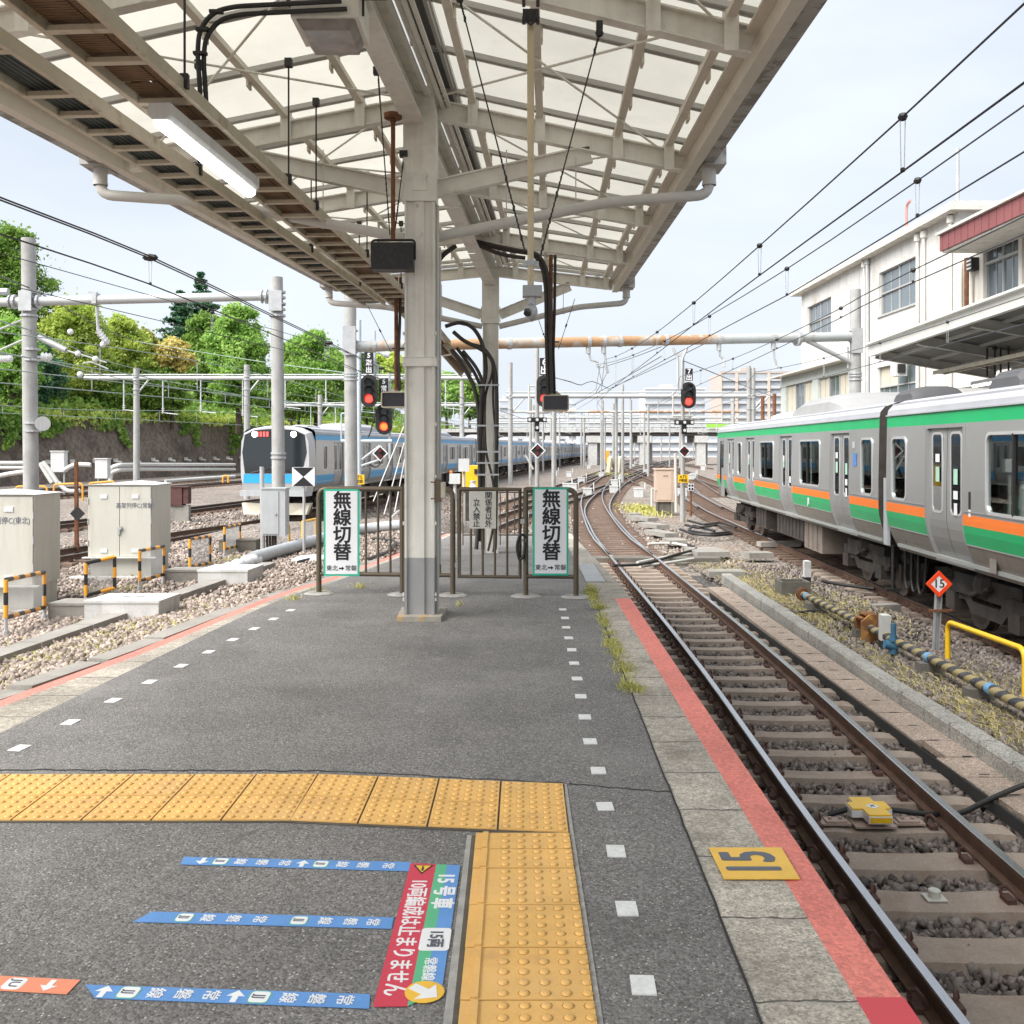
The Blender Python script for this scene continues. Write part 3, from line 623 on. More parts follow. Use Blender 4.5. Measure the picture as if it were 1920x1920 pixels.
b = MB(); c.z += .0008; b.prism([c + d*-.012 + u_*-.004, c + d*-.012 + u_*.004, c + d*.02 + u_*.004, c + d*.02+u_*-.004], (0, 0, .0004)); b.prism([c + d*-.022 + u_*-.004, c + d*-.022 + u_*.004, c + d*-.016 + u_*.004, c + d*-.016+u_*-.004], (0, 0, .0004)); obj('warning_sign_mark', b, [m_ink], o_)
# yellow plate with the car number
P = [gp(*c) for c in ((1329, 1593), (1465, 1593), (1500, 1652), (1358, 1652))]; c = sum(P, Vector())/4
b = MB(); b.prism([Vector((p.x, p.y, .006)) for p in P], (0, 0, .003)); o = tag(obj('number_plate', b, [m_yel], loc=c), 'yellow stop plate numbered 15 stuck across the red platform edge line', 'floor plate')
ax = ((P[0]+P[3]) - (P[1]+P[2])).normalized(); ax = Vector((0, -1, 0))
text('15', .29, frame(c + Vector((0, 0, .0095)), (0, 1, 0), (-1, 0, 0)), m_inkgrey, o, bold=.03, sx=.78, ex=.0006)
# ---------------------------------------------------------------- platform canopy
def exl(y): return -3.835 + .1053 * (y - 9.72)
def exc(y): return -.917 + .0702 * (y - 9.72)
def exr(y): return 1.733 + .0108 * (y - 9.72)
def zri(y): return 5.12 - .031 * (y - 9.72)          # rafter top at the ridge
def zea(y): return 4.54 + .0098 * (y - 9.72)         # rafter top at the eaves
def rz(y, side, t): return lerp(zri(y), zea(y), t)
def rp(y, side, t, dz=0.): return Vector((lerp(exc(y), exr(y) if side > 0 else exl(y), t), y, rz(y, side, t) + dz))
RY = [-2.1, .88, 3.84, 6.78, 9.72, 12.28, 14.84, 17.4]
YE, YS = 17.8, -4.
can = thing('platform_canopy', 'long cream steel platform canopy with translucent sheet roof on central columns', 'canopy', (-.9, 9.72, 0))
for y in RY:
    for s in (-1, 1):
        b = MB(); p, q = rp(y, s, .0, -.1), rp(y, s, .985, -.085)
        b.ibeam(p, q, .11, .19); 
        for t in (.2, .45, .74, .93):
            c = rp(y, s, t, -.09); b.box(c + V(-.05, -.066, -.11), c + V(.05, -.057, .12))
            c2 = rp(y, s, t, .03); b.box(c2 + V(-.05, -.057, -.02), c2 + V(.05, .06, .03))
        obj('rafter', b, [m_cream], can)
# purlins with a stepped bracket at every sheet rib
ribs = []
for a, c in zip([YS] + RY, RY + [YE]):
    n = max(1, round((c - a) / .95)); ribs += [lerp(a, c, i / n) for i in range(n)]
ribs.append(YE - .05)
for s in (-1, 1):
    for t in (.2, .45, .74, .93):
        b = MB()
        for a, c in zip(ribs, ribs[1:]):
            p, q = rp(a, s, t, .055), rp(c, s, t, .055); b.beam(p, q, .07, .05)
            b.beam(p + V(s*.045, 0, 0), p + V(s*.045, .12, .0), .02, .13); b.beam(p + V(0, -.02, .055), p + V(0, .1, .055), .06, .05)
        obj('purlin', b, [m_beige], can)
    b = MB()
    for y in ribs:
        for o in (-.028, .028):
            p, q = rp(y, s, .03, .125), rp(y, s, 1.0, .125); b.beam(p + V(0, o, 0), q + V(0, o, 0), .026, .045)
    obj('roof_rib', b, [m_alu], can)
    b = MB()
    for a, c in zip(ribs, ribs[1:]):
        e = .06
        for t0, t1 in ((.02, .35), (.35, .7), (.7, 1.03)): b.quad(rp(a+e*0, s, t0, .155), rp(c, s, t0, .155), rp(c, s, t1, .155), rp(a, s, t1, .155))
    obj('roof_panel', b, [m_membrane], can, fix=False)
    b = MB()                                        # thin cross rods of every bay
    for a, c in zip(RY, RY[1:]):
        for t0, t1 in ((.04, .9), (.9, .04)): b.tube([rp(a, s, t0, .0), rp(c, s, t1, .0)], .011, 6)
    obj('bracing_rod', b, [m_cream], can)
    b = MB()                                        # eaves channel and gutter
    ys = [YS] + [y for y in RY if YS < y < YE] + [YE]
    for a, c in zip(ys, ys[1:]):
        f = lambda y, o, z: Vector(((exr(y) if s > 0 else exl(y)) + s*o, y, zea(y) + z))
        for o0, o1, z0, z1, mi in ((-.003, .1, -.16, .15, 0), (.104, .225, -.145, .13, 1)):
            vs = [f(y, o, z) for y in (a, c) for o, z in ((o0, z0), (o1, z0 + (.0 if mi else .0)), (o1, z1), (o0, z1))]
            b.add(vs, [(0,1,5,4),(1,2,6,5),(2,3,7,6),(3,0,4,7)] + ([(3,2,1,0)] if a == ys[0] else []) + ([(4,5,6,7)] if c == ys[-1] else []), mi)
        b.beam(f(a, -.05, -.01), f(c, -.05, -.01), .09, .02, 0)
    obj('eaves_gutter', b, [m_beige, m_gutter], can)
# ridge: sheet valley, beam, conduits
b = MB(); b.beam(rp(YS, 1, .085, .13), rp(YE, 1, .085, .115), .2, .02); b.beam(rp(YS, -1, .03, .17), rp(YE, -1, .03, .17), .25, .02)
obj('ridge_sheet', b, [m_ridge], can)
b = MB(); b.beam(rp(YS, 1, .13, .115), rp(YE, 1, .13, .1), .03, .05); b.beam(rp(YS, 1, .145, .115), rp(YE, 1, .145, .1), .02, .05); obj('ridge_trim', b, [m_alu], can)
b = MB()
for a, c in zip(RY, RY[1:]):
    za, zc = zri(a) - .23, zri(c) - .23
    b.ibeam((exc(a), a + .06, za), (exc(c), c - .06, zc), .2, .32)
obj('ridge_beam', b, [m_cream], can)
b = MB()
for k in range(4):
    o = .13 + .055*k; b.beam((exc(YS)+o, YS, zri(YS)-.12+.02*(k % 2)), (exc(17.)+o, 17., zri(17.)-.12+.02*(k % 2)), .035, .03)
obj('conduit', b, [m_cream], can)
# columns
def column(y, wd, zb, zcap, near, dx=0.):
    x = exc(y) + dx; b = MB(); zt = zri(y) - .02
    b.box((x-wd/2+.02, y-.13, zb), (x+wd/2-.02, y+.13, zcap))                       # web box
    for s in (-1, 1): b.box((x+s*(wd/2-.019), y-.155, zb), (x+s*wd/2, y+.155, zcap))    # flanges
    b.box((x-.045, y-.15, zb), (x+.045, y-.1302, zcap))                               # middle rib
    b.box((x-wd/2-.012, y-.17, zcap+.001), (x+wd/2+.012, y+.17, zt-.19))               # head
    b.box((x-.07, y-.182, zcap+.1), (x+.07, y-.171, zcap+.28))
    b.box((x-wd/2, y-.15, zt-.189), (x+wd/2, y+.15, zt))
    c = obj('column', b, [m_cream], can)
    if near:
        r = MB(); e = .003
        r.box((x-wd/2-.02, y-.17, 2.42), (x+wd/2+.02, y-.156, 2.5)); r.box((x-wd/2-.02, y-.1555, 2.42), (x-wd/2-.001, y+.16, 2.5)); r.box((x+wd/2+.001, y-.1555, 2.42), (x+wd/2+.02, y+.16, 2.5)); r.box((x-wd/2-.03, y-.175, 2.501), (x+wd/2+.03, y+.16, 2.507))
        obj('collar', r, [m_cream], c)
        r = MB(); zg = .585
        r.box((x-wd/2+.018, y-.132, zb), (x-.0452, y-.1305, zg)); r.box((x+.0452, y-.132, zb), (x+wd/2-.018, y-.1305, zg)); r.box((x-.0465, y-.152, zb), (x+.0465, y-.1502, zg))
        for s in (-1, 1): r.box((x+s*(wd/2-.021), y-.158, zb), (x+s*(wd/2+.002), y-.1552, zg)); r.box((x+s*(wd/2+.0005), y-.158, zb), (x+s*(wd/2+.002), y+.156, zg))
        obj('grey_paint_band', r, [m_colgrey], c)
        r = MB(); r.prism([(x-.2, y-.29, 0), (x+.215, y-.3, 0), (x+.24, y+.3, 0), (x-.22, y+.3, 0)], (0, 0, .042)); obj('plinth', r, [m_plinth], c)
        r = MB()
        for s in (-1, 1):
            for z in (.17, .22, .9, 1.35, 1.85, 2.72): r.box((x+s*(wd/2+.003), y-.1545, z), (x+s*(wd/2+.018), y-.12, z+.03))
        obj('cable_clip', r, [m_cream], c)
    return c
column(9.55, .286, .04, 4.0, True, .043); column(17.4, .275, -.3, 3.83, False)
for y, zc, k in ((9.72, 4.2, 1), (17.4, 4.0, 1)):
    for s in (-1, 1):
        b = MB(); p = V(exc(y) + s*.16, y, zc); q = rp(y, s, .64, -.2)
        b.ibeam(p, q, .1, .17); b.beam(p + V(-s*.003, 0, 0), p + V(s*.012, 0, 0), .16, .26)
        obj('knee_brace', b, [m_cream], can)
        d = MB()                                     # rainwater pipe from the gutter box to the column
        ex = (exr(y) if s > 0 else exl(y)); zt = zea(y)
        gx_ = ex + s*.2
        pts = arc([(gx_, y-.1, zt-.16), (gx_, y-.1, zt-.42), (lerp(gx_, exc(y), .35), y-.08, zt-.49), (exc(y)+s*.15, y-.05, zt-.83)], .12)
        d.tube(pts, .052, 10); d.cyl((gx_, y-.1, zt-.16), (gx_, y-.1, zt-.33), .066, 12); d.cyl((gx_, y-.1, zt-.30), (gx_, y-.1, zt-.33), .07, 12)
        pc = pts[-2]*.4 + pts[-1]*.6
        for f in (.12, .55):
            m_ = lerp(Vector(pts[-2]), Vector(pts[-1]), f); d.cyl(m_ - V(.02, 0, 0), m_ + V(.02, 0, 0), .059, 10); d.tube([m_ + V(0, 0, .05), V(m_.x, m_.y, rz(y, s, .9)-.1 if f < .3 else rz(y, s, .6) - .2)], .006, 5)
        g = MB(); g.box((gx_-.09 if s > 0 else gx_-.13, y-.28, zt-.17), (gx_+.13 if s > 0 else gx_+.09, y+.08, zt+.04))
        obj('downpipe', d, [m_pvc], can, smooth=40); obj('gutter_box', g, [m_gutter], can)

# ---------------------------------------------------------------- hung under the canopy
def tray(name, label, path, wd, rung, mats, fill, step, hang):
    root = thing(name, label, 'cable tray', path[0])
    P = [Vector(p) for p in path]
    a, r, f = MB(), MB(), MB()
    side = []
    for p, q in zip(P, P[1:]):
        d = (q-p).normalized(); s = Vector((d.y, -d.x, 0)).normalized()
        for k in (-1, 1):
            a.beam(p + s*k*wd/2, q + s*k*wd/2, .022, .1, 0); a.beam(p + s*k*(wd/2+.012) + V(0, 0, -.045), q + s*k*(wd/2+.012) + V(0, 0, -.045), .03, .012, 0)
        L = (q-p).length
        for i in range(int(L/step)): 
            c = p + d*(i+.5)*step; r.beam(c - s*(wd/2-.012) + V(0, 0, -.035), c + s*(wd/2-.012) + V(0, 0, -.035), .055, .03)
        if fill == 'mesh':
            for i in range(int(L/.03)):
                c = p + d*(i+.5)*.03; f.beam(c - s*(wd/2-.012) + V(0, 0, .01), c + s*(wd*.12) + V(0, 0, .01), .019, .006); f.beam(c + s*(wd*.2) + V(0, 0, .01), c + s*(wd/2-.012) + V(0, 0, .01), .019, .006)
            f.beam(p - s*wd*.3 + V(0, 0, .05), q - s*wd*.3 + V(0, 0, .05), .07, .05); f.beam(p + s*wd*.05 + V(0, 0, .045), q + s*wd*.05 + V(0, 0, .045), .05, .04)
        else:
            for k in range(7): 
                o = (k-3)*wd/8.2; f.tube([p + s*o + V(0, 0, .012), p.lerp(q, .5) + s*(o + random.uniform(-.01, .01)) + V(0, 0, .01), q + s*o + V(0, 0, .012)], .022, 6)
            f.beam(p + V(0, 0, .05), q + V(0, 0, .05), wd*.92, .01)
    obj('side_rail', a, [mats[0]], root); obj('rung', r, [mats[0]], root)['kind'] = 'stuff'; obj('tray_bed' if fill == 'mesh' else 'cable', f, [mats[1]], root)
    for (x, y, z) in hang:
        h = MB(); top = rz(y, -1 if x < exc(y) else 1, min(.95, abs((x-exc(y))/((exl(y) if x < exc(y) else exr(y))-exc(y))))) - .05
        h.cyl((x, y, z), (x, y, top), .0085, 6); h.box((x-.03, y-.03, top-.02), (x+.03, y+.03, top+.05)); h.box((x-.025, y-.02, z-.06), (x+.025, y+.02, z+.03))
        obj('hanger_rod', h, [m_black], root)
    return root
t1 = lambda y, z=3.9: V(-2.22 + .062*(y-6.5), y, z)
t2 = lambda y, z=3.9: V(-2.815 + .085*(y-7.27), y, z)
tray('cable_tray', 'brown mesh cable tray carrying the lit tube light under the canopy', [t1(y) for y in (-3.5, 2, 6.1, 9.2, 12.5, 15.6)] + [V(-1.25, 17.1, 3.45), V(-.8, 17.35, 2.95)], .36, 0, [m_tray, m_traybr], 'mesh', .43,
     [(t1(y).x + .19*k, y, 3.95) for y, k in ((1.5, 1), (4.0, 1), (6.15, 1), (8.4, 1), (9.3, 1), (11.6, 1), (13.9, 1), (14.2, -1))])
tray('cable_tray', 'ladder cable tray full of dark cables beside the eaves of the canopy', [t2(y) for y in (-3.5, 2, 6, 9, 12, 15.3)], .31, 0, [m_tray, m_trayg], 'ladder', .37,
     [(t2(y).x - .0 + .16*k, y, 3.95) for y, k in ((2., 1), (5.2, 1), (8.1, 1), (11.3, 1), (13.6, 1))])
# tube light
def tubelight(name, label, p, q, mats=None):
    r = thing(name, label, 'tube light', lerp(Vector(p), Vector(q), .5)); p, q = Vector(p), Vector(q); d = (q-p).normalized(); s = Vector((d.y, -d.x, 0))
    b = MB(); out = [(-.07, .09), (.07, .09), (.07, .02), (.045, -.012), (-.045, -.012), (-.07, .02)]
    b.prism([p + s*a + V(0, 0, c) for a, c in out], q-p); obj('housing', b, [m_cabwhite], r)
    b = MB(); out = [(-.05, -.0135), (.05, -.0135), (.045, -.045), (.02, -.062), (-.02, -.062), (-.045, -.045)]
    b.prism([p + d*.03 + s*a + V(0, 0, c) for a, c in out], (q-p) - d*.06); obj('lit_diffuser', b, [m_tube], r)
    return r
tubelight('tube_light', 'lit white tube light fixed under the brown mesh cable tray', (-2.2, 6.12, 3.7), (-2.09, 7.85, 3.7))
b = MB()
# box lamp under the ridge
r = thing('ceiling_lamp', 'unlit box lamp with clear cover under the canopy ridge', 'ceiling lamp', (exc(7.1) - .1, 7.0, 4.5)); x0 = exc(7.1) - .16
b = MB(); b.box((x0-.24, 6.65, 4.56), (x0+.22, 7.15, 4.85)); obj('housing', b, [m_cream], r)
b = MB(); b.prism([(x0-.21, 6.68, 4.557), (x0+.19, 6.68, 4.557), (x0+.15, 6.73, 4.5), (x0-.17, 6.73, 4.5)], (0, .42, 0)); obj('cover', b, [mk('smoky_cover', (.24, .22, .21), .12, var=.3, scale=9)], r)
b = MB(); b.box((x0-.29, 6.74, 4.7), (x0-.241, 6.82, 4.78)); b.box((x0+.221, 6.7, 4.72), (x0+.4, 6.76, 4.79)); b.cyl((x0+.24, 6.73, 4.72), (x0+.24, 6.73, 4.6), .01, 6); b.cyl((x0+.24, 6.73, 4.79), (x0+.24, 6.73, 5.02), .01, 6); obj('bracket', b, [m_black], r)
# speaker on its rusty rod
ys = 9.2
r = thing('loudspeaker', 'flat black loudspeaker in a bracket on a rusty rod beside the column', 'loudspeaker', (dp(737, 480, ys).x, ys, 3.2))
b = MB(); a, c = dp(698, 458, ys), dp(776, 508, ys); b.box((a.x, ys-.09, c.z), (c.x, ys+.09, a.z)); obj('cabinet', b, [mk('speckled_black', (.012, .012, .012), .5, var=.6, scale=30)], r)
b = MB(); b.tube(arc([dp(697, 490, ys), dp(697, 450, ys), dp(778, 450, ys), dp(778, 487, ys)], .04), .011, 8); obj('bracket', b, [m_black], r, smooth=40)
b = MB(); b.cyl(dp(737, 217, ys), dp(737, 450, ys), .021, 10); b.cyl(dp(737, 214, ys), dp(737, 222, ys), .09, 14, r2=.085); b.cyl(dp(737, 222, ys), dp(737, 229, ys), .03, 10); obj('rod', b, [m_rust], r)
b = MB()
for p, q in ((dp(709, 140, 8.3), dp(731, 440, ys)), (dp(757, 295, 9.4), dp(741, 430, ys))):
    b.tube([p, q], .006, 5)
    for k in range(16): m_ = lerp(p, q, .03 + k*.017 if k < 8 else .62 + (k-8)*.04); b.sphere(m_, .013, 6, sq=(.7, .7, 1.5))
    b.box(p - V(.04, .03, .0), p + V(.04, .03, .06))
obj('stay_chain', b, [m_black], r)
# camera pole
yc = 6.72
px = dp(995, 300, yc).x
r = thing('security_camera', 'grey domed camera at the bottom of a long ivory pole under the canopy', 'security camera', (px, yc, 2.3))
b = MB(); zt, zb = dp(995, 25, yc).z, dp(995, 537, yc).z
b.cyl((px, yc, zb), (px, yc, zt), .0225, 12); b.cyl((px, yc, dp(995, 268, yc).z), (px, yc, zt), .0245, 12); obj('pole', b, [m_ivorypipe], r, smooth=40)
b = MB(); b.cyl((px, yc, dp(0, 498, yc).z), (px, yc, dp(0, 487, yc).z), .028, 12); b.box((px-.05, yc-.012, dp(0, 500, yc).z), (px+.055, yc+.012, dp(0, 490, yc).z)); obj('clamp', b, [m_galv], r)
b = MB(); z = zt - .05
b.box((px-.055, yc-.05, z-.02), (px+.055, yc-.03, z+.06)); b.tube([(px-.04, yc-.055, z+.05), (px-.03, yc-.06, z-.03), (px, yc-.062, z-.055), (px+.03, yc-.06, z-.03), (px+.04, yc-.055, z+.05)], .009, 6)
for s in (-1, 1):
    for dz_ in (-.05, .07): b.cyl((px+s*.048, yc-.06, z+dz_), (px+s*.048, yc-.06, z+dz_+.05), .012, 6)
obj('u_bolt_clamp', b, [m_black], r)
b = MB(); a, c = dp(980, 537, yc), dp(1016, 557, yc); b.box((a.x, yc-.06, c.z), (c.x, yc+.06, a.z)); obj('junction_box', b, [m_steelgrey], r)
b = MB(); zc = dp(0, 585, yc).z; b.cyl((px+.01, yc, dp(0, 557, yc).z), (px+.01, yc, dp(0, 576, yc).z), .026, 12); b.sphere((px+.003, yc-.0, zc), .046, 16, sq=(1, 1.2, 1.35)); obj('camera_dome', b, [m_galv], r, smooth=40)
b = MB(); b.cyl((px-.02, yc-.045, zc-.0), (px-.025, yc-.062, zc-.02), .026, 12); obj('lens', b, [m_glass_dark], r)
b = MB()
for (xa, ya), (xb, yb) in (((862, -2), (984, 470)), ((1124, 62), (1012, 485))):
    p, q = dp(xa, ya, yc), dp(xb, yb, yc); b.tube([p, q], .0055, 5)
    for k in range(22):
        f = .02 + k*.012 if k < 6 else .62 + (k-6)*.0235; m_ = lerp(p, q, f); b.sphere(m_, .012 if k % 5 else .017, 6, sq=(.6, .6, 1.6))
    b.sphere(p + V(0, 0, .0), .03, 8); b.box(p + V(-.022, -.02, .02), p + V(.022, .02, .08))
obj('stay_wire', b, [m_black], r)
# two platform monitors hung on rusty posts behind the column
def monitor(name, label, x0, x1, y0, y1, Y, postx, posttop, post):
    a, c = dp(x0, y0, Y), dp(x1, y1, Y); r = thing(name, label, 'monitor', ((a.x+c.x)/2, Y, c.z)); b = MB()
    w_, h_ = c.x-a.x, a.z-c.z; m_ = V((a.x+c.x)/2, Y, (a.z+c.z)/2)
    b.ring([m_ + V(p, -.12, q) for p, q in rrect(w_, h_, .03)], [m_ + V(p, -.12, q) for p, q in rrect(w_-.035, h_-.035, .02)], (0, .1, 0)); b.prism([m_ + V(p, -.019, q) for p, q in rrect(w_, h_, .03)], (0, .15, 0))
    b.prism([m_ + V(-.09, 0, h_/2), m_ + V(.09, 0, h_/2), m_ + V(.03, 0, h_/2+.06), m_ + V(-.03, 0, h_/2+.06)], (0, .05, 0)); obj('hood', b, [m_tray], r, smooth=40)
    b = MB(); b.prism([m_ + V(p, -.055, q) for p, q in rrect(w_-.037, h_-.037, .02)], (0, .01, 0)); obj('screen', b, [m_ledoff], r)
    pt = dp(postx, posttop, Y); b = MB(); b.cyl((pt.x, Y, a.z+.03), pt, .03, 10); obj('post', b, [m_rust], r, smooth=40)
    b = MB()
    for k, o in enumerate((.045, .062)): b.tube([V(pt.x+o, Y, a.z+.02), V(pt.x+o-.02, Y-.02, lerp(a.z, pt.z, .3)), V(pt.x+o, Y, lerp(a.z, pt.z, .6)), V(pt.x+o+.01, Y, pt.z)], .014, 6)
    obj('cable', b, [m_blk_cable], r, smooth=60)
    b = MB()
    for p, q in post: b.tube([dp(*p, Y), dp(*q, Y)], .005, 5); b.cyl(lerp(dp(*p, Y), dp(*q, Y), .5), lerp(dp(*p, Y), dp(*q, Y), .56), .013, 6)
    b.beam(dp(postx-8, lerp(posttop, y0, .62), Y), dp(postx+16, lerp(posttop, y0, .62), Y), .02, .02)
    obj('stay_wire', b, [m_black], r)
monitor('platform_monitor', 'dark monitor in a beige hood half hidden by the near column', 716, 764, 735, 765, 14.6, 743, 520, [((690, 575), (733, 660)), ((790, 580), (755, 650))])
monitor('platform_monitor', 'dark monitor in a beige hood hanging in front of the signal marked 6', 1017, 1066, 741, 771, 14.6, 1033, 478, [((1010, 480), (1040, 480)), ((1010, 600), (1027, 650)), ((1078, 560), (1047, 655))])
# black conduits that drop from the roof to the trays
b = MB(); Yk = 6.6; P = [dp(640, 2, Yk), dp(440, 12, Yk), dp(400, 22, Yk), dp(374, 55, Yk), dp(370, 100, Yk), dp(374, 150, Yk), dp(376, 196, Yk)]
for o in (0, .035): b.tube(arc([p + V(o, o*.5, -o*1.3) for p in P], .08), .017, 8)
for f in (2, 3, 4): b.cbox(P[f] + V(.02, 0, 0), (.09, .04, .02))
tag(obj('cable', b, [m_black], smooth=60), 'pair of black cables curving down from the rafter onto the mesh tray', 'cable')
b = MB(); Yk = 14.5; P = [dp(892, 452, Yk), dp(935, 462, Yk), dp(975, 470, Yk), dp(1008, 474, Yk), dp(1024, 500, Yk), dp(1030, 540, Yk), dp(1031, 640, Yk), dp(1034, 735, Yk)]
for o in (0, .05): b.tube(arc([p + V(-o, o*.3, -o*.3) for p in P], .2), .027, 8)
b.tube(arc([dp(892, 458, Yk), dp(940, 478, Yk), dp(985, 484, Yk)], .2), .03, 8)
tag(obj('cable', b, [m_blk_cable], smooth=60), 'thick dark cables curving from the ridge down to the monitor by signal 6', 'cable')
b = MB(); Yk = 15.; P = [dp(818, 495, Yk), dp(830, 478, Yk), dp(855, 460, Yk)]; b.tube(arc(P, .2), .04, 8)
tag(obj('cable', b, [m_blk_cable], smooth=60), 'short dark cable bend behind the near column under the roof', 'cable')
# cable bundle on the far column
r = thing('cable_bundle', 'bundle of thick dark cables looping from the tray down the far column', 'cables', (exc(17.2), 17.15, -.2)); Yk = 17.05
paths = [([(835, 612), (862, 603), (886, 612), (902, 636), (909, 665), (912, 700), (903, 735), (901, 800), (902, 905), (900, 1015)], .035),
         ([(850, 622), (870, 640), (898, 652), (921, 668), (930, 700), (932, 760), (931, 860), (930, 940), (928, 1030)], .035),
         ([(885, 645), (905, 650), (922, 668), (925, 700), (910, 735), (908, 790), (911, 850), (921, 885), (928, 925), (931, 1000), (925, 1035)], .022),
         ([(846, 655), (870, 690), (888, 720), (897, 760), (899, 850), (900, 940), (893, 1030)], .035), ([(856, 652), (885, 690), (899, 718), (904, 745)], .03),
         ([(868, 658), (893, 688), (905, 714), (907, 760), (906, 900), (905, 1030)], .03), ([(925, 700), (924, 760), (931, 820), (928, 900), (925, 990), (915, 1033)], .02)]
for pth, rad in paths:
    b = MB(); b.tube(arc([dp(x, y, Yk - rad*random.uniform(0, 3)) for x, y in pth], .4, 4), rad, 8); obj('cable', b, [m_blk_cable], r, smooth=60)
b = MB()
for y in (722, 798, 847, 868, 890): b.beam(dp(893, y, Yk-.12), dp(936, y, Yk-.12), .025, .03)
obj('strap', b, [m_galv], r)
# conduit down the near column and its small lock box
b = MB(); xk = exc(9.55) + .205; b.cyl((xk, 9.55, 0.04), (xk, 9.55, 4.0), .016, 8); b.cyl((xk+.02, 9.6, .5), (xk+.02, 9.6, 3.6), .012, 8); tag(obj('conduit', b, [m_pvc], smooth=40), 'thin pale conduit running down the side of the near column', 'conduit')
r = thing('gate_magnet', 'rusty brown clamp box on the near column beside the gate', 'clamp box', (xk, 9.42, 1.1))
b = MB(); a, c = dp(817, 899, 9.42), dp(827, 941, 9.42); b.box((a.x, 9.36, c.z), (c.x, 9.5, a.z)); obj('bracket', b, [m_bronze], r)
b = MB(); a, c = dp(827.5, 904, 9.42), dp(835, 932, 9.42); b.box((a.x, 9.34, c.z), (c.x, 9.5, a.z)); obj('box', b, [m_tray], r)
b = MB(); [b.cyl(dp(808, y, 9.4), dp(817, y, 9.4), .008, 6) for y in (904, 935)]; obj('bolt', b, [m_rust], r)
# ---------------------------------------------------------------- pipe fence across the platform end
def fp(x, y=1113): Y = lerp(11.03, 10.76, (x-598)/482); return V((x-960)*Y/F, Y, CH+(HZ-y)*Y/F)
ZT, ZBT = 1.18, .225
def fz(x, z): p = fp(x); return V(p.x, p.y, z)
def footing(root, x):
    b = MB(); c = fz(x, 0); b.add([c + V(.17*math.cos(R(a)), .17*math.sin(R(a)), .004) for a in range(0, 360, 20)] + [c + V(.13*math.cos(R(a)), .13*math.sin(R(a)), .02) for a in range(0, 360, 20)], [(i, (i+1) % 18, 18+(i+1) % 18, 18+i) for i in range(18)] + [tuple(18+i for i in range(18))])
    obj('footing', b, [m_mortar], root)
def panel(name, label, xa, xb, bars, ra, rb, rail_to=None):
    r = thing(name, label, 'fence', fz((xa+xb)/2, 0))
    b = MB(); pa, pb = fz(xa, 0), fz(xb, 0)
    b.tube(arc([fz(xa, 0), fz(xa, ZT), fz(xb, ZT), fz(xb, 0)], .09 if (ra and rb) else .09) if ra and rb else
           (arc([fz(xa, 0), fz(xa, ZT), fz(xb, ZT)], .1) if ra else arc([fz(xa, ZT), fz(xb, ZT), fz(xb, 0)], .1)), .03, 10)
    obj('pipe_frame', b, [m_bronze], r, smooth=40)
    if not (ra and rb): b = MB(); x = xb if ra else xa; b.cyl(fz(x, 0), fz(x, ZT+.02), .028, 10); obj('post', b, [m_bronze], r, smooth=40)
    b = MB(); b.cyl(fz(xa, ZBT), fz(xb, ZBT), .024, 10); obj('bottom_rail', b, [m_bronze], r, smooth=40)
    for x in bars: b = MB(); b.cyl(fz(x, ZBT), fz(x, ZT), .0135, 8); obj('bar', b, [m_bronze], r, smooth=40)
    return r
f1 = panel('pipe_fence', 'bronze pipe fence panel with rounded corner at the far red edge line', 598, 754, (622, 641, 663, 686, 709, 732), True, False)
f2 = panel('pipe_fence', 'short bronze pipe fence panel hidden behind the column beside the gate', 760, 849, (779, 802, 825), False, True)
f3 = panel('pipe_fence', 'bronze pipe fence panel with rounded corner beside the track and tied to the gate', 986, 1080, (1006, 1025, 1044, 1062), False, True)
for r_, xs_ in ((f1, (598, 754)), (f2, (849,)), (f3, (986, 1080))):
    for x in xs_: footing(r_, x)
g = thing('pipe_gate', 'bronze pipe gate carrying the small no entry board', 'gate', fz(917, .2))
b = MB(); b.tube([fz(861, ZT), fz(975, ZT), fz(975, ZBT-.01), fz(861, ZBT-.01), fz(861, ZT)], .027, 10); obj('gate_frame', b, [m_bronze], g, smooth=40)
for x in (883, 905, 928, 951): b = MB(); b.cyl(fz(x, ZBT), fz(x, ZT), .0135, 8); obj('bar', b, [m_bronze], g, smooth=40)
b = MB()
for z in (1.1, .34): b.cbox(fz(855, z), (.05, .03, .05))
b.cbox(fz(980, .83), (.05, .05, .05)); b.cbox(fz(980, .62), (.05, .03, .03)); obj('hinge', b, [m_galv], g)
b = MB(); b.tube(arc([fz(988, .66)-V(0, .03, 0), fz(975, .7)-V(0, .05, 0), fz(968, .55)-V(0, .05, 0), fz(974, .4)-V(0, .05, 0), fz(982, .45)-V(0, .05, 0), fz(985, .6)-V(0, .04, 0)], .1), .016, 8); tag(obj('chain', b, [m_black], smooth=60), 'black sleeved chain looped between the gate and the fence post', 'chain')
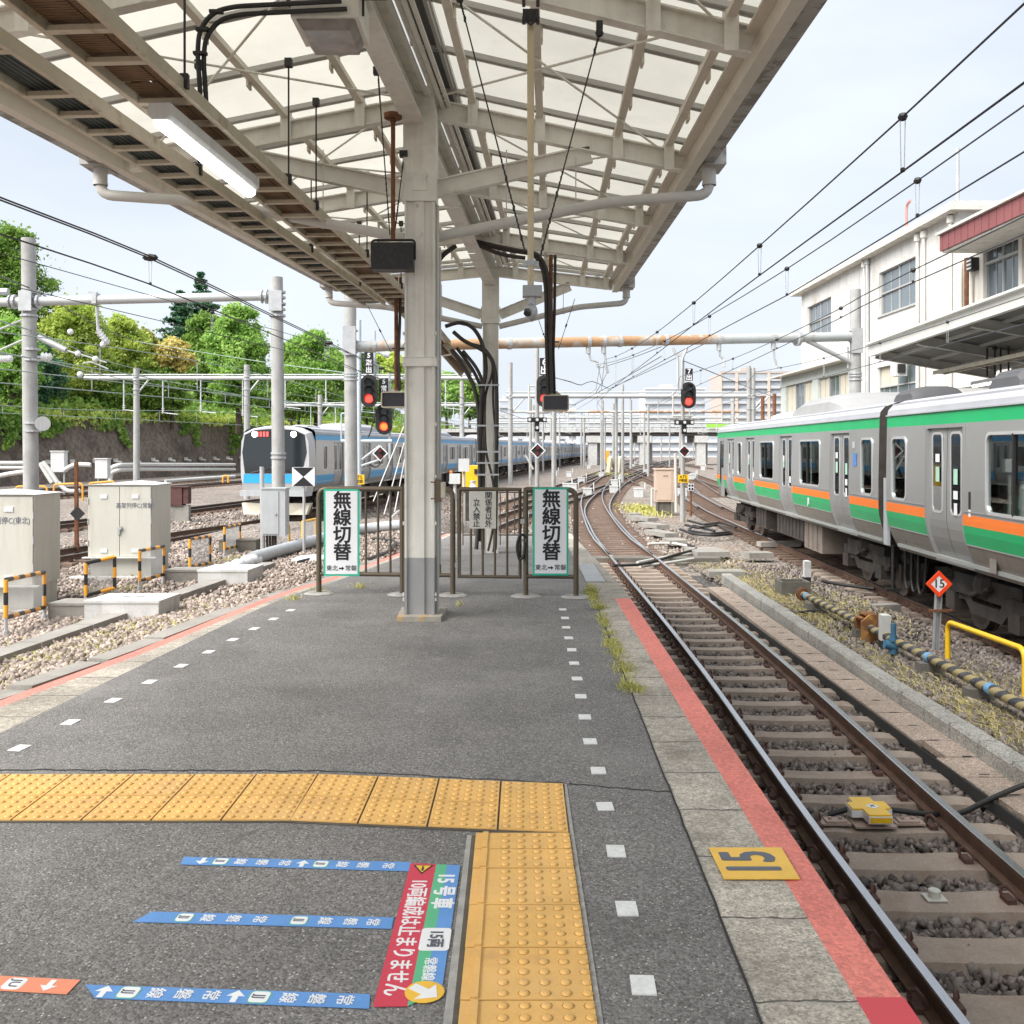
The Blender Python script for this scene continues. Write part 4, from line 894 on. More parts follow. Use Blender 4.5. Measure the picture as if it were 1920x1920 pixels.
def frame_sign(name, label, x0, x1, y0, y1):
    Y = fp((x0+x1)/2).y - .045; a, c = dp(x0, y0, Y), dp(x1, y1, Y); w_, h_ = c.x-a.x, a.z-c.z; m_ = (a+c)/2
    b = MB(); b.box(m_ + V(-w_/2, 0, -h_/2), m_ + V(w_/2, .012, h_/2)); o = tag(obj(name, b, [m_teal]), label, 'sign', 'signs on the fence')
    b = MB(); b.box(m_ + V(-w_/2+.022, -.003, -h_/2+.022), m_ + V(w_/2-.022, -.0005, h_/2-.022)); obj('sign_face', b, [m_signw], o)
    for k, ch in enumerate('無線切替'): text(ch, .205, frame(m_ + V(.008, -.0042, h_/2 - .135 - .193*k), (1, 0, 0), (0, 0, 1)), m_ink, o, bold=.03, ex=.0008)
    z = -h_/2 + .085
    text('東北', .066, frame(m_ + V(-.105, -.0042, z), (1, 0, 0), (0, 0, 1)), m_ink, o, bold=.004, ex=.0008); text('常磐', .066, frame(m_ + V(.105, -.0042, z), (1, 0, 0), (0, 0, 1)), m_ink, o, bold=.003, ex=.0008)
    P = [(-.03, -.008), (.005, -.008), (.005, -.022), (.03, 0), (.005, .022), (.005, .008), (-.03, .008)]
    b = MB(); b.prism([m_ + V(p, -.0045, z + q) for p, q in P], (0, .001, 0)); obj('arrow_mark', b, [m_ink], o)
frame_sign('fence_sign', 'tall white sign with green border near the black and white crossing board', 607, 674, 917, 1080)
frame_sign('fence_sign', 'tall white sign with green border beside the track, next to the gate', 999, 1066, 914, 1079)
Y = fp(905).y - .04; a, c = dp(880, 921, Y), dp(930, 991, Y); m_ = (a+c)/2
b = MB(); b.box(V(a.x, Y, c.z), V(c.x, Y+.006, a.z)); o = tag(obj('notice_board', b, [m_signgrey]), 'small grey no entry board with black characters on the gate', 'sign')
for k, ch in enumerate('関係者以外'): text(ch, .082, frame(V(lerp(a.x, c.x, .72), Y-.002, a.z - .05 - .078*k), (1, 0, 0), (0, 0, 1)), m_ink, o, bold=.008, ex=.0008)
for k, ch in enumerate('立入禁止'): text(ch, .082, frame(V(lerp(a.x, c.x, .27), Y-.002, a.z - .128 - .078*k), (1, 0, 0), (0, 0, 1)), m_ink, o, bold=.008, ex=.0008)
# lower railing farther down the platform
r = thing('low_railing', 'thin bronze railing beyond the gate behind the far column', 'railing', dp(965, 1005, 18.6)); b = MB()
for y in (923, 1003): b.cyl(dp(868, y, 18.6), dp(999, y, 18.6), .014, 8)
obj('rail', b, [m_bronze], r, smooth=40)
for x in (868, 890, 938, 951, 965, 982, 999): b = MB(); b.cyl(dp(x, 923, 18.6), dp(x, 1003 if x not in (868, 938, 999) else 1022, 18.6), .012, 6); obj('bar', b, [m_bronze], r, smooth=40)
# metal step plate at the platform edge
b = MB(); P = [gp(x, y, -.02) for x, y in ((1085, 1047), (1113, 1047), (1135, 1092), (1099, 1092))]
b.prism([V(p.x, p.y, pz(p.y)+.004) for p in P], (0, 0, .012))
for k in range(22):
    f = (k+.5)/22; p, q = lerp(P[0], P[3], f), lerp(P[1], P[2], f); b.beam(V(p.x, p.y, pz(p.y)+.018), V(q.x, q.y, pz(q.y)+.018), .04, .006)
tag(obj('step_plate', b, [m_galv]), 'ribbed grey metal plate set in the platform edge past the fence', 'step plate')

# ---------------------------------------------------------------- railway tracks
def smoothline(pts, step=1.):
    P = [Vector(p) for p in pts]; P = [P[0]*2-P[1]] + P + [P[-1]*2-P[-2]]; out = []
    for a, b_, c, d in zip(P, P[1:], P[2:], P[3:]):
        n = max(2, int((c-b_).length/step))
        for i in range(n):
            t = i/n; out.append(.5*((2*b_) + (c-a)*t + (2*a-5*b_+4*c-d)*t*t + (3*b_-a-3*c+d)*t**3))
    return out + [P[-2]]
RAILP = [(-.06, -.153), (.06, -.153), (.06, -.141), (.009, -.122), (.009, -.045), (.0325, -.034), (.0325, -.006), (.026, 0), (-.026, 0), (-.0325, -.006), (-.0325, -.034), (-.009, -.045), (-.009, -.122), (-.06, -.141)]
def rail_mesh(line, off):
    b = MB(); k = len(RAILP); vs = []
    for i, p in enumerate(line):
        d = (line[min(i+1, len(line)-1)] - line[max(i-1, 0)]).normalized(); s = Vector((d.y, -d.x, 0)).normalized()
        vs += [p + s*(off + a) + V(0, 0, h) for a, h in RAILP]
    fs, mi = [], []
    for i in range(len(line)-1):
        for j in range(k):
            fs.append((i*k+j, i*k+(j+1) % k, (i+1)*k+(j+1) % k, (i+1)*k+j)); mi.append(1 if j in (6, 7, 8) else 0)
    fs.append(tuple(range(k))); mi.append(0)
    b.add(vs, fs); b.m = mi; return b
def sleeper_shape(b, c, s, d, L=2.0, w_=.24, top=-.158, h=.09):
    def sec(o, wd, z0, z1): return [c + s*o + d*(k*wd/2*f) + V(0, 0, z) for k, z, f in ((-1, z0, 1), (1, z0, 1), (1, z1, .84), (-1, z1, .84))]
    S = [sec(-L/2, w_*.95, top-h, top-.012), sec(-L/2+.12, w_, top-h, top), sec(-.32, w_*.96, top-h, top), sec(-.2, w_*.93, top-h, top-.007), sec(.2, w_*.93, top-h, top-.007), sec(.32, w_*.96, top-h, top), sec(L/2-.12, w_, top-h, top), sec(L/2, w_*.95, top-h, top-.012)]
    vs = [p for q in S for p in q]; fs = [(0,1,2,3), (31,30,29,28)]
    for i in range(7): fs += [(i*4+j, (i+1)*4+j, (i+1)*4+(j+1) % 4, i*4+(j+1) % 4) for j in range(4)]
    b.add(vs, fs)
def clip_shapes(c, s, d):
    for o in (-.534, .534):
        for k in (-1, 1):
            b = MB(); q = c + s*(o + k*.1) + V(0, 0, -.158)
            b.beam(q - d*.055, q + d*.055, .06, .034, off=(0, .014))
            b.tube([q + d*.035 + V(0, 0, .0), q + d*.045 + s*k*.03 + V(0, 0, .04), q + d*.045 + s*k*.02 + V(0, 0, .075), q + d*.01 - s*k*.0 + V(0, 0, .095), q - d*.03 - s*k*.015 + V(0, 0, .08), q - d*.045 - s*k*.04 + V(0, 0, .035), q - d*.03 - s*k*.06 + V(0, 0, .02)], .0115, 6); yield b
def along(line, step, acc=0.):
    out = []
    for a, c in zip(line, line[1:]):
        L = (c-a).length
        while acc < L: out.append((lerp(a, c, acc/L), (c-a).normalized())); acc += step
        acc -= L
    return out
def track(name, label, pts, near=None, sl=True, group='railway tracks', step=.615, far_sl=9999, mats=None):
    line = smoothline(pts, 1.2 if near else 2.5); line = [V(p.x, p.y, p.z) for p in line]
    r = thing(name, label, 'railway track', line[len(line)//3]); r['group'] = group
    for o in (-.566, .566): obj('rail', rail_mesh(line, o), mats or [m_railside, m_railtop], r)
    rest = MB(); n = 0
    if sl:
        for c, d in along(line, step, .115):
            s = Vector((d.y, -d.x, 0))
            if near and near[0] < c.y < near[1]:
                b = MB(); sleeper_shape(b, c, s, d, L=2.05, w_=.255 if c.y > 7.4 else .37); o = obj('sleeper', b, [m_sleeper], r)
                [obj('rail_clip', b, [m_clip], o, smooth=50) for b in clip_shapes(c, s, d)]; n += 1
            elif c.y < far_sl: rest.cbox(c + V(0, 0, -.2), (.22, 2.1, .09), M=Matrix((d, s, V(0, 0, 1))).transposed().to_3x3() if 0 else Matrix(((d.x, -d.y, 0), (d.y, d.x, 0), (0, 0, 1))))
        if rest.v: obj('sleeper', rest, [m_sleeper_d], r)['kind'] = 'stuff'
    return r, line
g1 = lambda x, y: gp(x, y, ZR)
T1, L1 = track('railway_track', 'track along the platform edge with a yellow beacon between its rails', [(2.68, -3, ZR), (2.73, 3, ZR), (2.78, 7, ZR), (2.99, 14, ZR), (3.1, 25.5, ZR), (3.3, 34, ZR), (4.1, 47, ZR), (6.6, 66, ZR), (10.5, 90, ZR), (16., 120, ZR), (26, 170, ZR), (46, 260, ZR)], near=(2.5, 25))
T2, L2 = track('railway_track', 'track under the silver, orange and green train', [(7.1, -3, ZR), (7.35, 7, ZR), (7.82, 16.75, ZR), (8.7, 35, ZR), (9.6, 48, ZR), (13, 78, ZR), (18.5, 115, ZR), (28, 170, ZR), (50, 270, ZR)], near=(11, 24))
T3, L3 = track('railway_track', 'track under the silver and blue train', [(-17.6, -4, ZR), (-14.2, 15, ZR), (-10.55, 32.5, ZR), (-9.2, 38.3, ZR), (-6.9, 60, ZR), (-2.3, 92, ZR), (3.5, 135, ZR), (18, 236, ZR), (31, 320, ZR)], mats=[m_railside, m_railtop])
T4, L4 = track('railway_track', 'empty track between the blue train and the stone wall', [(-25, 0, ZR), (-17.7, 32, ZR), (-14.4, 47, ZR), (-9, 80, ZR), (-1, 130, ZR), (16, 250, ZR)])
T5, L5 = track('railway_track', 'track running past the orange railings under the stone wall', [(-36, 10, ZR), (-29, 50, ZR), (-24.5, 74, ZR), (-15, 130, ZR), (4, 260, ZR)], far_sl=90)
track('railway_track', 'track lying closest to the foot of the stone wall', [(-42, 10, ZR), (-34, 55, ZR), (-29, 82, ZR), (-20, 135, ZR), (0, 260, ZR)], far_sl=90)
track('railway_track', 'crossover that leaves the platform track and bends towards the blue train', [(3.1, 25.5, ZR), (3.15, 33, ZR), g1(1110, 940), g1(1118, 915), g1(1140, 893), g1(1163, 876), g1(1190, 864)], far_sl=120)
track('railway_track', 'diagonal track that comes from behind the gate and cuts across the platform track', [g1(855, 1003), g1(960, 965), g1(1050, 938), g1(1130, 915), g1(1190, 893), g1(1225, 877), g1(1250, 866)], far_sl=120)
track('railway_track', 'track that crosses the diagonal just beside the beige cabinet', [g1(1330, 950), g1(1270, 915), g1(1215, 893), g1(1180, 880), g1(1150, 868), g1(1120, 858)], far_sl=130)
track('railway_track', 'outer track curving behind the cab of the orange and green train', [g1(1420, 930), g1(1340, 905), g1(1285, 885), g1(1250, 872), g1(1215, 862)], far_sl=130)
track('railway_track', 'track between the concrete pier and the blue train', [g1(940, 948), g1(1050, 912), g1(1115, 889), g1(1160, 873), g1(1185, 862), g1(1210, 855)], far_sl=130)
track('railway_track', 'far track bending away beside the concrete pier', [g1(1175, 905), g1(1155, 885), g1(1150, 872), g1(1158, 862), g1(1170, 855)], far_sl=130)
track('railway_track', 'far track crossing towards the beige cabinet from the left of the pier', [g1(1085, 905), g1(1130, 890), g1(1190, 876), g1(1240, 866), g1(1290, 858)], far_sl=130)
track('railway_track', 'short far track between the tall signal mast and the bridge', [g1(1330, 925), g1(1290, 895), g1(1262, 876), g1(1250, 862)], far_sl=130)
track('railway_track', 'far track crossing in front of the concrete bridge', [g1(1330, 878), g1(1270, 870), g1(1210, 866), g1(1140, 860)], far_sl=130)
# timber and drain under the platform track
b = MB(); c = g1(1172, 1046); b.cbox((3.1, 25.6, -1.27), (4.6, .5, .12)); b.cbox((3.1, 25.2, -1.36), (4.4, .25, .1)); struct(obj('crossing_path', b, [m_conc_d]))
# ---------------------------------------------------------------- loose ballast stones
def stones(name, label, pts, size, mat, seed):
    r_ = np.random.default_rng(seed); n = len(pts); pts = np.asarray(pts)
    base = np.array([(x, y, z) for z in (-1, 1) for y in (-1, 1) for x in (-1, 1)], float)
    s = size * r_.uniform(.5, 1.25, (n, 1, 1)) * r_.uniform(.55, 1.15, (n, 1, 3))
    v = base[None] * s * r_.uniform(.55, 1.15, (n, 8, 1)) * (1 + r_.uniform(-.25, .25, (n, 8, 3)))
    q = r_.normal(size=(n, 4)); q /= np.linalg.norm(q, axis=1, keepdims=True); a, b_, c, d = q.T
    M = np.stack([np.stack([1-2*(c*c+d*d), 2*(b_*c-a*d), 2*(b_*d+a*c)], -1), np.stack([2*(b_*c+a*d), 1-2*(b_*b_+d*d), 2*(c*d-a*b_)], -1), np.stack([2*(b_*d-a*c), 2*(c*d+a*b_), 1-2*(b_*b_+c*c)], -1)], 1)
    v = np.einsum('nij,nkj->nki', M, v) + pts[:, None]
    fc = np.array([(0,2,3,1), (4,5,7,6), (0,1,5,4), (1,3,7,5), (3,2,6,7), (2,0,4,6)])
    f = (fc[None] + (np.arange(n)*8)[:, None, None]).reshape(-1, 4)
    o = npobj(name, v.reshape(-1, 3), f, [mat], loc=pts.mean(0)); tag(o, label, 'ballast', kind='stuff'); return o
def scatter(x0, x1, y0, y1, n, zf, ok=lambda x, y: True):
    out = []
    for _ in range(n):
        x, y = random.uniform(x0, x1), random.uniform(y0, y1)
        if ok(x, y): out.append((x, y, zf(x, y)))
    return out
zt_ = lambda x, y: gh(x, y) + random.uniform(.0, .055)
P = scatter(1.5, 3.95, 2.8, 11, 13500, lambda x, y: -1.365 + random.uniform(-.01, .025)) + scatter(1.5, 3.95, 11, 19, 7000, lambda x, y: -1.36 + random.uniform(-.01, .025))
stones('ballast', 'grey broken stone ballast filling the bed of the platform track', P, .029, m_stone, 1)
P = scatter(4.45, 7.4, 8.5, 14, 12000, lambda x, y: gh(x, y) + random.uniform(0, .04)) + scatter(4.45, 7.7, 14, 25, 6500, lambda x, y: gh(x, y) + random.uniform(0, .05)) + scatter(3.95, 4.3, 4, 9, 700, lambda x, y: -1.3) + scatter(4.45, 7.2, 3, 8.5, 5000, lambda x, y: gh(x, y) + random.uniform(0, .04))
stones('ballast', 'grey ballast between the kerb and the orange and green train', P, .031, m_stone, 2)
okl = lambda x, y: x < xl(y) - .02
P = scatter(-9.5, -2.4, 6, 13, 34000, lambda x, y: gh(x, y) + random.uniform(0, .035), okl) + scatter(-12, -2.2, 13, 24, 20000, lambda x, y: gh(x, y) + random.uniform(0, .04), okl)
stones('ballast', 'pale pinkish ballast around the ivory cabinets beside the platform', P, .027, m_stone_l, 3)
P = scatter(-14, 6, 24, 60, 9000, lambda x, y: ZB + random.uniform(0, .05), lambda x, y: not (x > xl(24)-.5 and y < 24.5))
stones('ballast', 'pale ballast spread among the tracks beyond the platform end', P, .05, m_stone_l, 4)
# ---------------------------------------------------------------- trough lids and kerb beside the platform track
b = MB(); y = 3.0
while y < 19.6:
    L = .5; x = 3.89 + .011*max(0, y-12); tl = random.uniform(-.006, .006) if y > 9.3 else random.uniform(-.035, .035); o = 0 if y > 9.3 else random.uniform(-.05, .05) + .05
    M = Matrix.Rotation(tl, 3, 'X') @ Matrix.Rotation(tl*1.3, 3, 'Z'); b.cbox((x + .19 + o, y + L/2, -1.225 - abs(tl)*.6), (.37, L-.012, .07), M=M); b.box((x+.15+o, y-.012, -1.1895), (x+.24+o, y+.006, -1.187), 1); y += L
b.cbox((3.885, 11.5, -1.26), (.016, 15.5, .1), 1)
struct(obj('trough_lid_path', b, [m_path, m_crack], loc=(4, 10, -1.3)))
b = MB(); y = 3.0
while y < 20.6:
    L = .6; x = 4.27 + .022*max(0, y-11); j = random.uniform(-.01, .01)
    b.prism([(x+j, y, -1.34), (x+j, y, -1.07), (x+.02+j, y, -1.045), (x+.19+j, y, -1.045), (x+.21+j, y, -1.07), (x+.21+j, y, -1.34)], (random.uniform(-.004, .004)+.01, L-.012, 0)); y += L
struct(obj('kerb', b, [m_kerb], loc=(4.4, 10, -1.34)))
# things in the platform track
c = gp(1630, 1532, -1.24)
r = thing('track_beacon', 'bright yellow beacon box with white rim bolted between the rails', 'track beacon', (c.x, c.y, -1.3))
def tee(s): return [(-.07*s, -.19*s), (.1*s, -.19*s), (.1*s, -.06*s), (.15*s, -.05*s), (.15*s, .1*s), (.07*s, .1*s), (.07*s, .19*s), (-.1*s, .19*s), (-.1*s, .09*s), (-.15*s, .08*s), (-.15*s, -.06*s), (-.07*s, -.06*s)]
z0 = -1.22
b = MB(); b.prism([V(c.x+p, c.y+q, z0) for p, q in tee(1.05)], (0, 0, .055)); obj('case', b, [m_white], r)
b = MB(); b.prism([V(c.x+p, c.y+q, z0+.056) for p, q in tee(1)], (0, 0, .012)); b.box((c.x-.065, c.y-.2035, z0+.008), (c.x+.1, c.y-.2005, z0+.048)); obj('yellow_cover', b, [m_yelrail], r)
b = MB(); b.prism([V(c.x+.02+p, c.y+q-.01, z0+.0685) for p, q in ((0, -.055), (.055, 0), (0, .055), (-.055, 0))], (0, 0, .002)); o = obj('diamond_mark', b, [m_white], r); text('X', .05, frame((c.x+.02, c.y-.01, z0+.072), (1, 0, 0), (0, 1, 0)), m_ink, o, bold=.01)
b = MB()
for s in (-1, 1): b.box((c.x+s*.17, c.y-.1, z0-.05), (c.x+s*.4, c.y+.02, z0-.035)); b.box((c.x+s*.2, c.y-.09, z0-.034), (c.x+s*.36, c.y+.01, z0-.02)); [b.cyl((c.x+s*o_, c.y-.04, z0-.02), (c.x+s*o_, c.y-.04, z0-.002), .014, 6) for o_ in (.24, .32)]
b.box((c.x-.16, c.y-.16, z0-.05), (c.x+.16, c.y+.02, z0-.036)); obj('mounting_plate', b, [mk('pinkish_plate', (.4, .3, .25), .7, var=.15, scale=9)], r)
b = MB(); b.tube(arc([(c.x+.15, c.y+.06, -1.2), (c.x+.5, c.y+.05, -1.24), (c.x+.75, c.y+.12, -1.27), (c.x+1.1, c.y+.3, -1.2), (c.x+1.5, c.y+.35, -1.06), (c.x+2.2, c.y+.1, -1.02)], .3), .022, 8); b.cyl((c.x-.15, c.y+.06, -1.2), (c.x-.3, c.y+.05, -1.24), .022, 8); tag(obj('cable', b, [m_black], smooth=60), 'black cable running from the yellow beacon out under the rail', 'cable')
c = gp(1752, 1682, -1.28); b = MB(); b.cbox((c.x, c.y, -1.284), (.13, .11, .01)); b.cyl((c.x, c.y, -1.279), (c.x, c.y, -1.235), .04, 16); b.cyl((c.x, c.y, -1.235), (c.x, c.y, -1.228), .04, 16, r2=.03); tag(obj('sleeper_marker', b, [m_signgrey]), 'round white marker button fixed on a sleeper near the beacon', 'marker')
# ---------------------------------------------------------------- between the platform track and the orange and green train
ZP = -1.22
def post(name, label, x, yt, yb, w_, split=.3):
    c = gp(x, yb, ZP); h = (yb-yt)*c.y/F; b = MB(); s = w_*c.y/F/2
    b.box((c.x-s, c.y-s, ZP+h*split), (c.x+s, c.y+s, ZP+h-.02), 0); b.add([(c.x-s, c.y-s, ZP+h-.02), (c.x+s, c.y-s, ZP+h-.02), (c.x+s, c.y+s, ZP+h-.02), (c.x-s, c.y+s, ZP+h-.02), (c.x, c.y, ZP+h)], [(0,1,4), (1,2,4), (2,3,4), (3,0,4)], 0)
    b.box((c.x-s, c.y-s, ZP-.08), (c.x+s, c.y+s, ZP+h*split-.001), 1); return tag(obj(name, b, [m_conc_w, m_black]), label, 'marker post', 'cable marker posts')
post('marker_post', 'white marker post with black foot standing beside the striped pipe', 1659, 1150, 1222, 17); post('marker_post', 'white marker post with black foot behind the concrete box', 1513, 1050, 1095, 12)
pp = [gp(1506, 1116, -1.0), gp(1580, 1150, -.98), gp(1690, 1205, -.97), gp(1800, 1260, -.97), gp(1920, 1322, -.97), gp(2060, 1400, -.97)]
pp = [V(5.24 + (p.x-5.24)*.6, p.y, -.99) for p in pp] + [V(5.25, 5.5, -.99), V(5.24, 2.5, -1.0)]
def striped():
    m, n, l, p = mat_base('striped_tape'); g_ = n.new('ShaderNodeNewGeometry'); sx = n.new('ShaderNodeSeparateXYZ'); l.new(g_.outputs['Position'], sx.inputs[0])
    f = math_(n, l, 'FRACT', math_(n, l, 'MULTIPLY', math_(n, l, 'ADD', math_(n, l, 'ADD', sx.outputs[1], math_(n, l, 'MULTIPLY', sx.outputs[0], .6)), math_(n, l, 'MULTIPLY', sx.outputs[2], 1.1)), 3.4))
    c = mixc(n, l, math_(n, l, 'LESS_THAN', f, .5), (.34, .27, .12), (.045, .045, .05)); c = mixc(n, l, ramp(n, l, noise(n, l, 6, 5), .5, .7, 0, .5), c, (.25, .24, .22)); l.new(c, p.inputs['Base Color']); p.inputs['Roughness'].default_value = .6; return m
r = thing('striped_pipe', 'long pipe wrapped in black and yellow stripes lying beside the train', 'pipe', pp[2])
b = MB(); b.tube(pp, .058, 12); obj('pipe', b, [striped()], r, smooth=40)
b = MB(); d = (pp[1]-pp[0]).normalized(); b.cyl(pp[0]-d*.1, pp[0]-d*.06, .12, 14); b.cyl(pp[0]-d*.05, pp[0]-d*.01, .11, 14); obj('flange', b, [m_rust], r)
b = MB(); 
for f in (0, 2, 3): 
    q = lerp(pp[f], pp[f+1], .5 if f else .1); b.cyl(q-d*.05, q+d*.05, .066, 12)
m_blueband = mk('blue_band', (.16, .34, .55), .5, var=.15, scale=12); obj('blue_collar', b, [m_blueband], r, smooth=40)
b = MB()
for f in (.3, 1.4, 2.5, 3.3): i = int(f); q = lerp(pp[i], pp[i+1], f-i); b.cbox(q + V(0, 0, -.13), (.3, .16, .15))
obj('pipe_support', b, [m_conc_d], r)
q = pp[1].lerp(pp[2], .45); b = MB(); b.prism([q + V(-.14, -.18, -.2), q + V(-.14, -.18, .1), q + V(-.02, -.18, .2), q + V(.12, -.18, .2), q + V(.16, -.18, .08), q + V(.16, -.18, -.2)], (0, .05, 0)); b.prism([q + V(-.14, .1, -.2), q + V(-.14, .1, .1), q + V(-.02, .1, .2), q + V(.12, .1, .2), q + V(.16, .1, .08), q + V(.16, .1, -.2)], (0, .05, 0)); b.cbox(q + V(0, -.01, .19), (.16, .22, .02)); b.cbox(q + V(-.1, -.01, .13), (.08, .22, .02))
tag(obj('pipe_bracket', b, [mk('rusty_yellow', (.4, .2, .05), .8, var=.3, scale=8, stains=((RUST, 6, .42, .55, .9),))]), 'rusty steel bracket holding the striped pipe beside a white post', 'bracket')
c = gp(1675, 1205, -1.0); b = MB(); b.cyl(c + V(0, 0, -.15), c + V(0, 0, .1), .05, 12); b.cyl(c + V(0, 0, .02), c + V(0, 0, .06), .07, 12); b.cyl(c + V(0, 0, .1), c + V(0, 0, .26), .035, 12); b.cyl(c + V(-.12, 0, -.02), c + V(.05, 0, -.06), .06, 12); tag(obj('valve', b, [mk('valve_blue', (.05, .15, .24), .5, var=.15, scale=9)], smooth=40), 'dark blue pipe valve standing behind the white marker post', 'valve')
# number 15 diamond on a rail post
c = gp(1749, 1226, ZP); Yd = c.y
r = thing('stop_marker', 'orange-red diamond stop marker numbered 15 on a grey post', 'sign', c); dc = dp(1761, 1095, Yd - .07)
b = MB(); h = .185; D = lambda k: [dc + V(a*k, 0, q*k) for a, q in ((0, -h), (h, 0), (0, h), (-h, 0))]
b.ring(D(1), D(.62), (0, .012, 0)); obj('border', b, [m_ored], r)
b = MB(); b.prism([p + V(0, .004, 0) for p in D(.63)], (0, .006, 0)); obj('face', b, [m_signw], r); text('15', .165, frame(dc + V(0, .0025, 0), (1, 0, 0), (0, 0, 1)), m_ink, r, bold=.012)
b = MB(); top = dp(1757, 1078, Yd); b.beam(c, top, .06, .015); b.beam(c + V(.035, .03, 0), top + V(.035, .03, 0), .015, .07); b.beam(c + V(.07, .0, 0), top + V(.07, .0, 0), .06, .015); obj('post', b, [m_galv], r)
b = MB(); k = dp(1755, 1145, Yd-.03); b.beam(k - V(.1, 0, 0), k + V(.19, 0, 0), .03, .035); b.cyl(k + V(.19, 0, 0), k + V(.25, 0, 0), .028, 8, r2=.004); obj('clamp', b, [m_rust], r)
# yellow hoop rail
A, B_ = gp(1777, 1243, ZP), gp(1922, 1318, ZP); b = MB(); b.tube(arc([A, A + V(0, 0, .55), B_ + V(0, 0, .6), B_], .14, 6), .034, 12)
tag(obj('hoop_barrier', b, [m_yelrail], smooth=40), 'yellow tubular hoop barrier beside the train wheels', 'barrier')
# open concrete box
c = gp(1487, 1118, ZP); s = .28; b = MB(); b.ring([c + V(a, q, 0) for a, q in ((-s, -.2), (s, -.2), (s, .26), (-s, .26))], [c + V(a, q, 0) for a, q in ((-s+.05, -.15), (s-.05, -.15), (s-.05, .21), (-s+.05, .21))], (0, 0, .3)); b.box(c + V(-s+.051, -.149, .02), c + V(s-.051, .209, .1)); tag(obj('concrete_box', b, [m_conc_d]), 'open mossy concrete box at the end of the striped pipe', 'concrete box')
# slabs and cables on the verge
b = MB()
for x, y, w_, h_, rz in ((1325, 1035, .9, 1.3, .1), (1360, 1075, .8, .5, -.05), (1420, 1040, .7, .5, .2), (1190, 965, .5, .5, .1), (1240, 1000, .5, 1.6, .3), (1225, 985, .5, 1.6, .3), (1205, 972, .5, 1.6, .4), (1265, 1015, .55, .9, .1), (1460, 1020, 1.2, .4, .1), (1660, 1140, .5, .2, .2)):
    c = gp(x, y, -1.2); b.cbox(c, (w_, h_, .14), rz=rz)
struct(obj('concrete_path_slabs', b, [m_conc], loc=gp(1300, 1010, -1.3)))
for lab, pts in (('tangle of black cables lying at the foot of the tall signal mast', [[(1285, 985), (1310, 992), (1345, 985), (1370, 998), (1330, 1003), (1290, 996), (1300, 985), (1340, 995)], [(1275, 992), (1300, 1002), (1340, 1004), (1372, 1000)], [(1290, 978), (1320, 984), (1352, 980), (1380, 990)]]), ('dark hose lying across the ballast towards the platform track', [[(1150, 1063), (1195, 1062), (1230, 1052), (1265, 1040), (1310, 1030), (1290, 1020)]]), ('short black hose beside the striped pipe', [[(1500, 1152), (1525, 1147), (1550, 1149)]]), ('black cable trough along the foot of the train', [[(1543, 1090), (1575, 1096), (1640, 1104)]])):
    b = MB()
    for q in pts: b.tube(arc([gp(x, y, -1.16) + V(0, 0, random.uniform(-.02, .04)) for x, y in q], .4, 4), .045 if len(pts) > 1 else .035, 7)
    tag(obj('cable', b, [m_black], smooth=60), lab, 'cable')
for lab, pts in (('pale conduits curving over the ballast beyond the platform track', [[(1195, 1055), (1240, 1046), (1290, 1040), (1320, 1028)], [(1200, 1062), (1250, 1056), (1300, 1048)], [(1215, 1020), (1262, 1018), (1290, 1024)]]),):
    b = MB()
    for q in pts: b.tube(arc([gp(x, y, -1.22) for x, y in q], .4, 4), .04, 7)
    tag(obj('conduit', b, [m_pvc], smooth=60), lab, 'conduit')
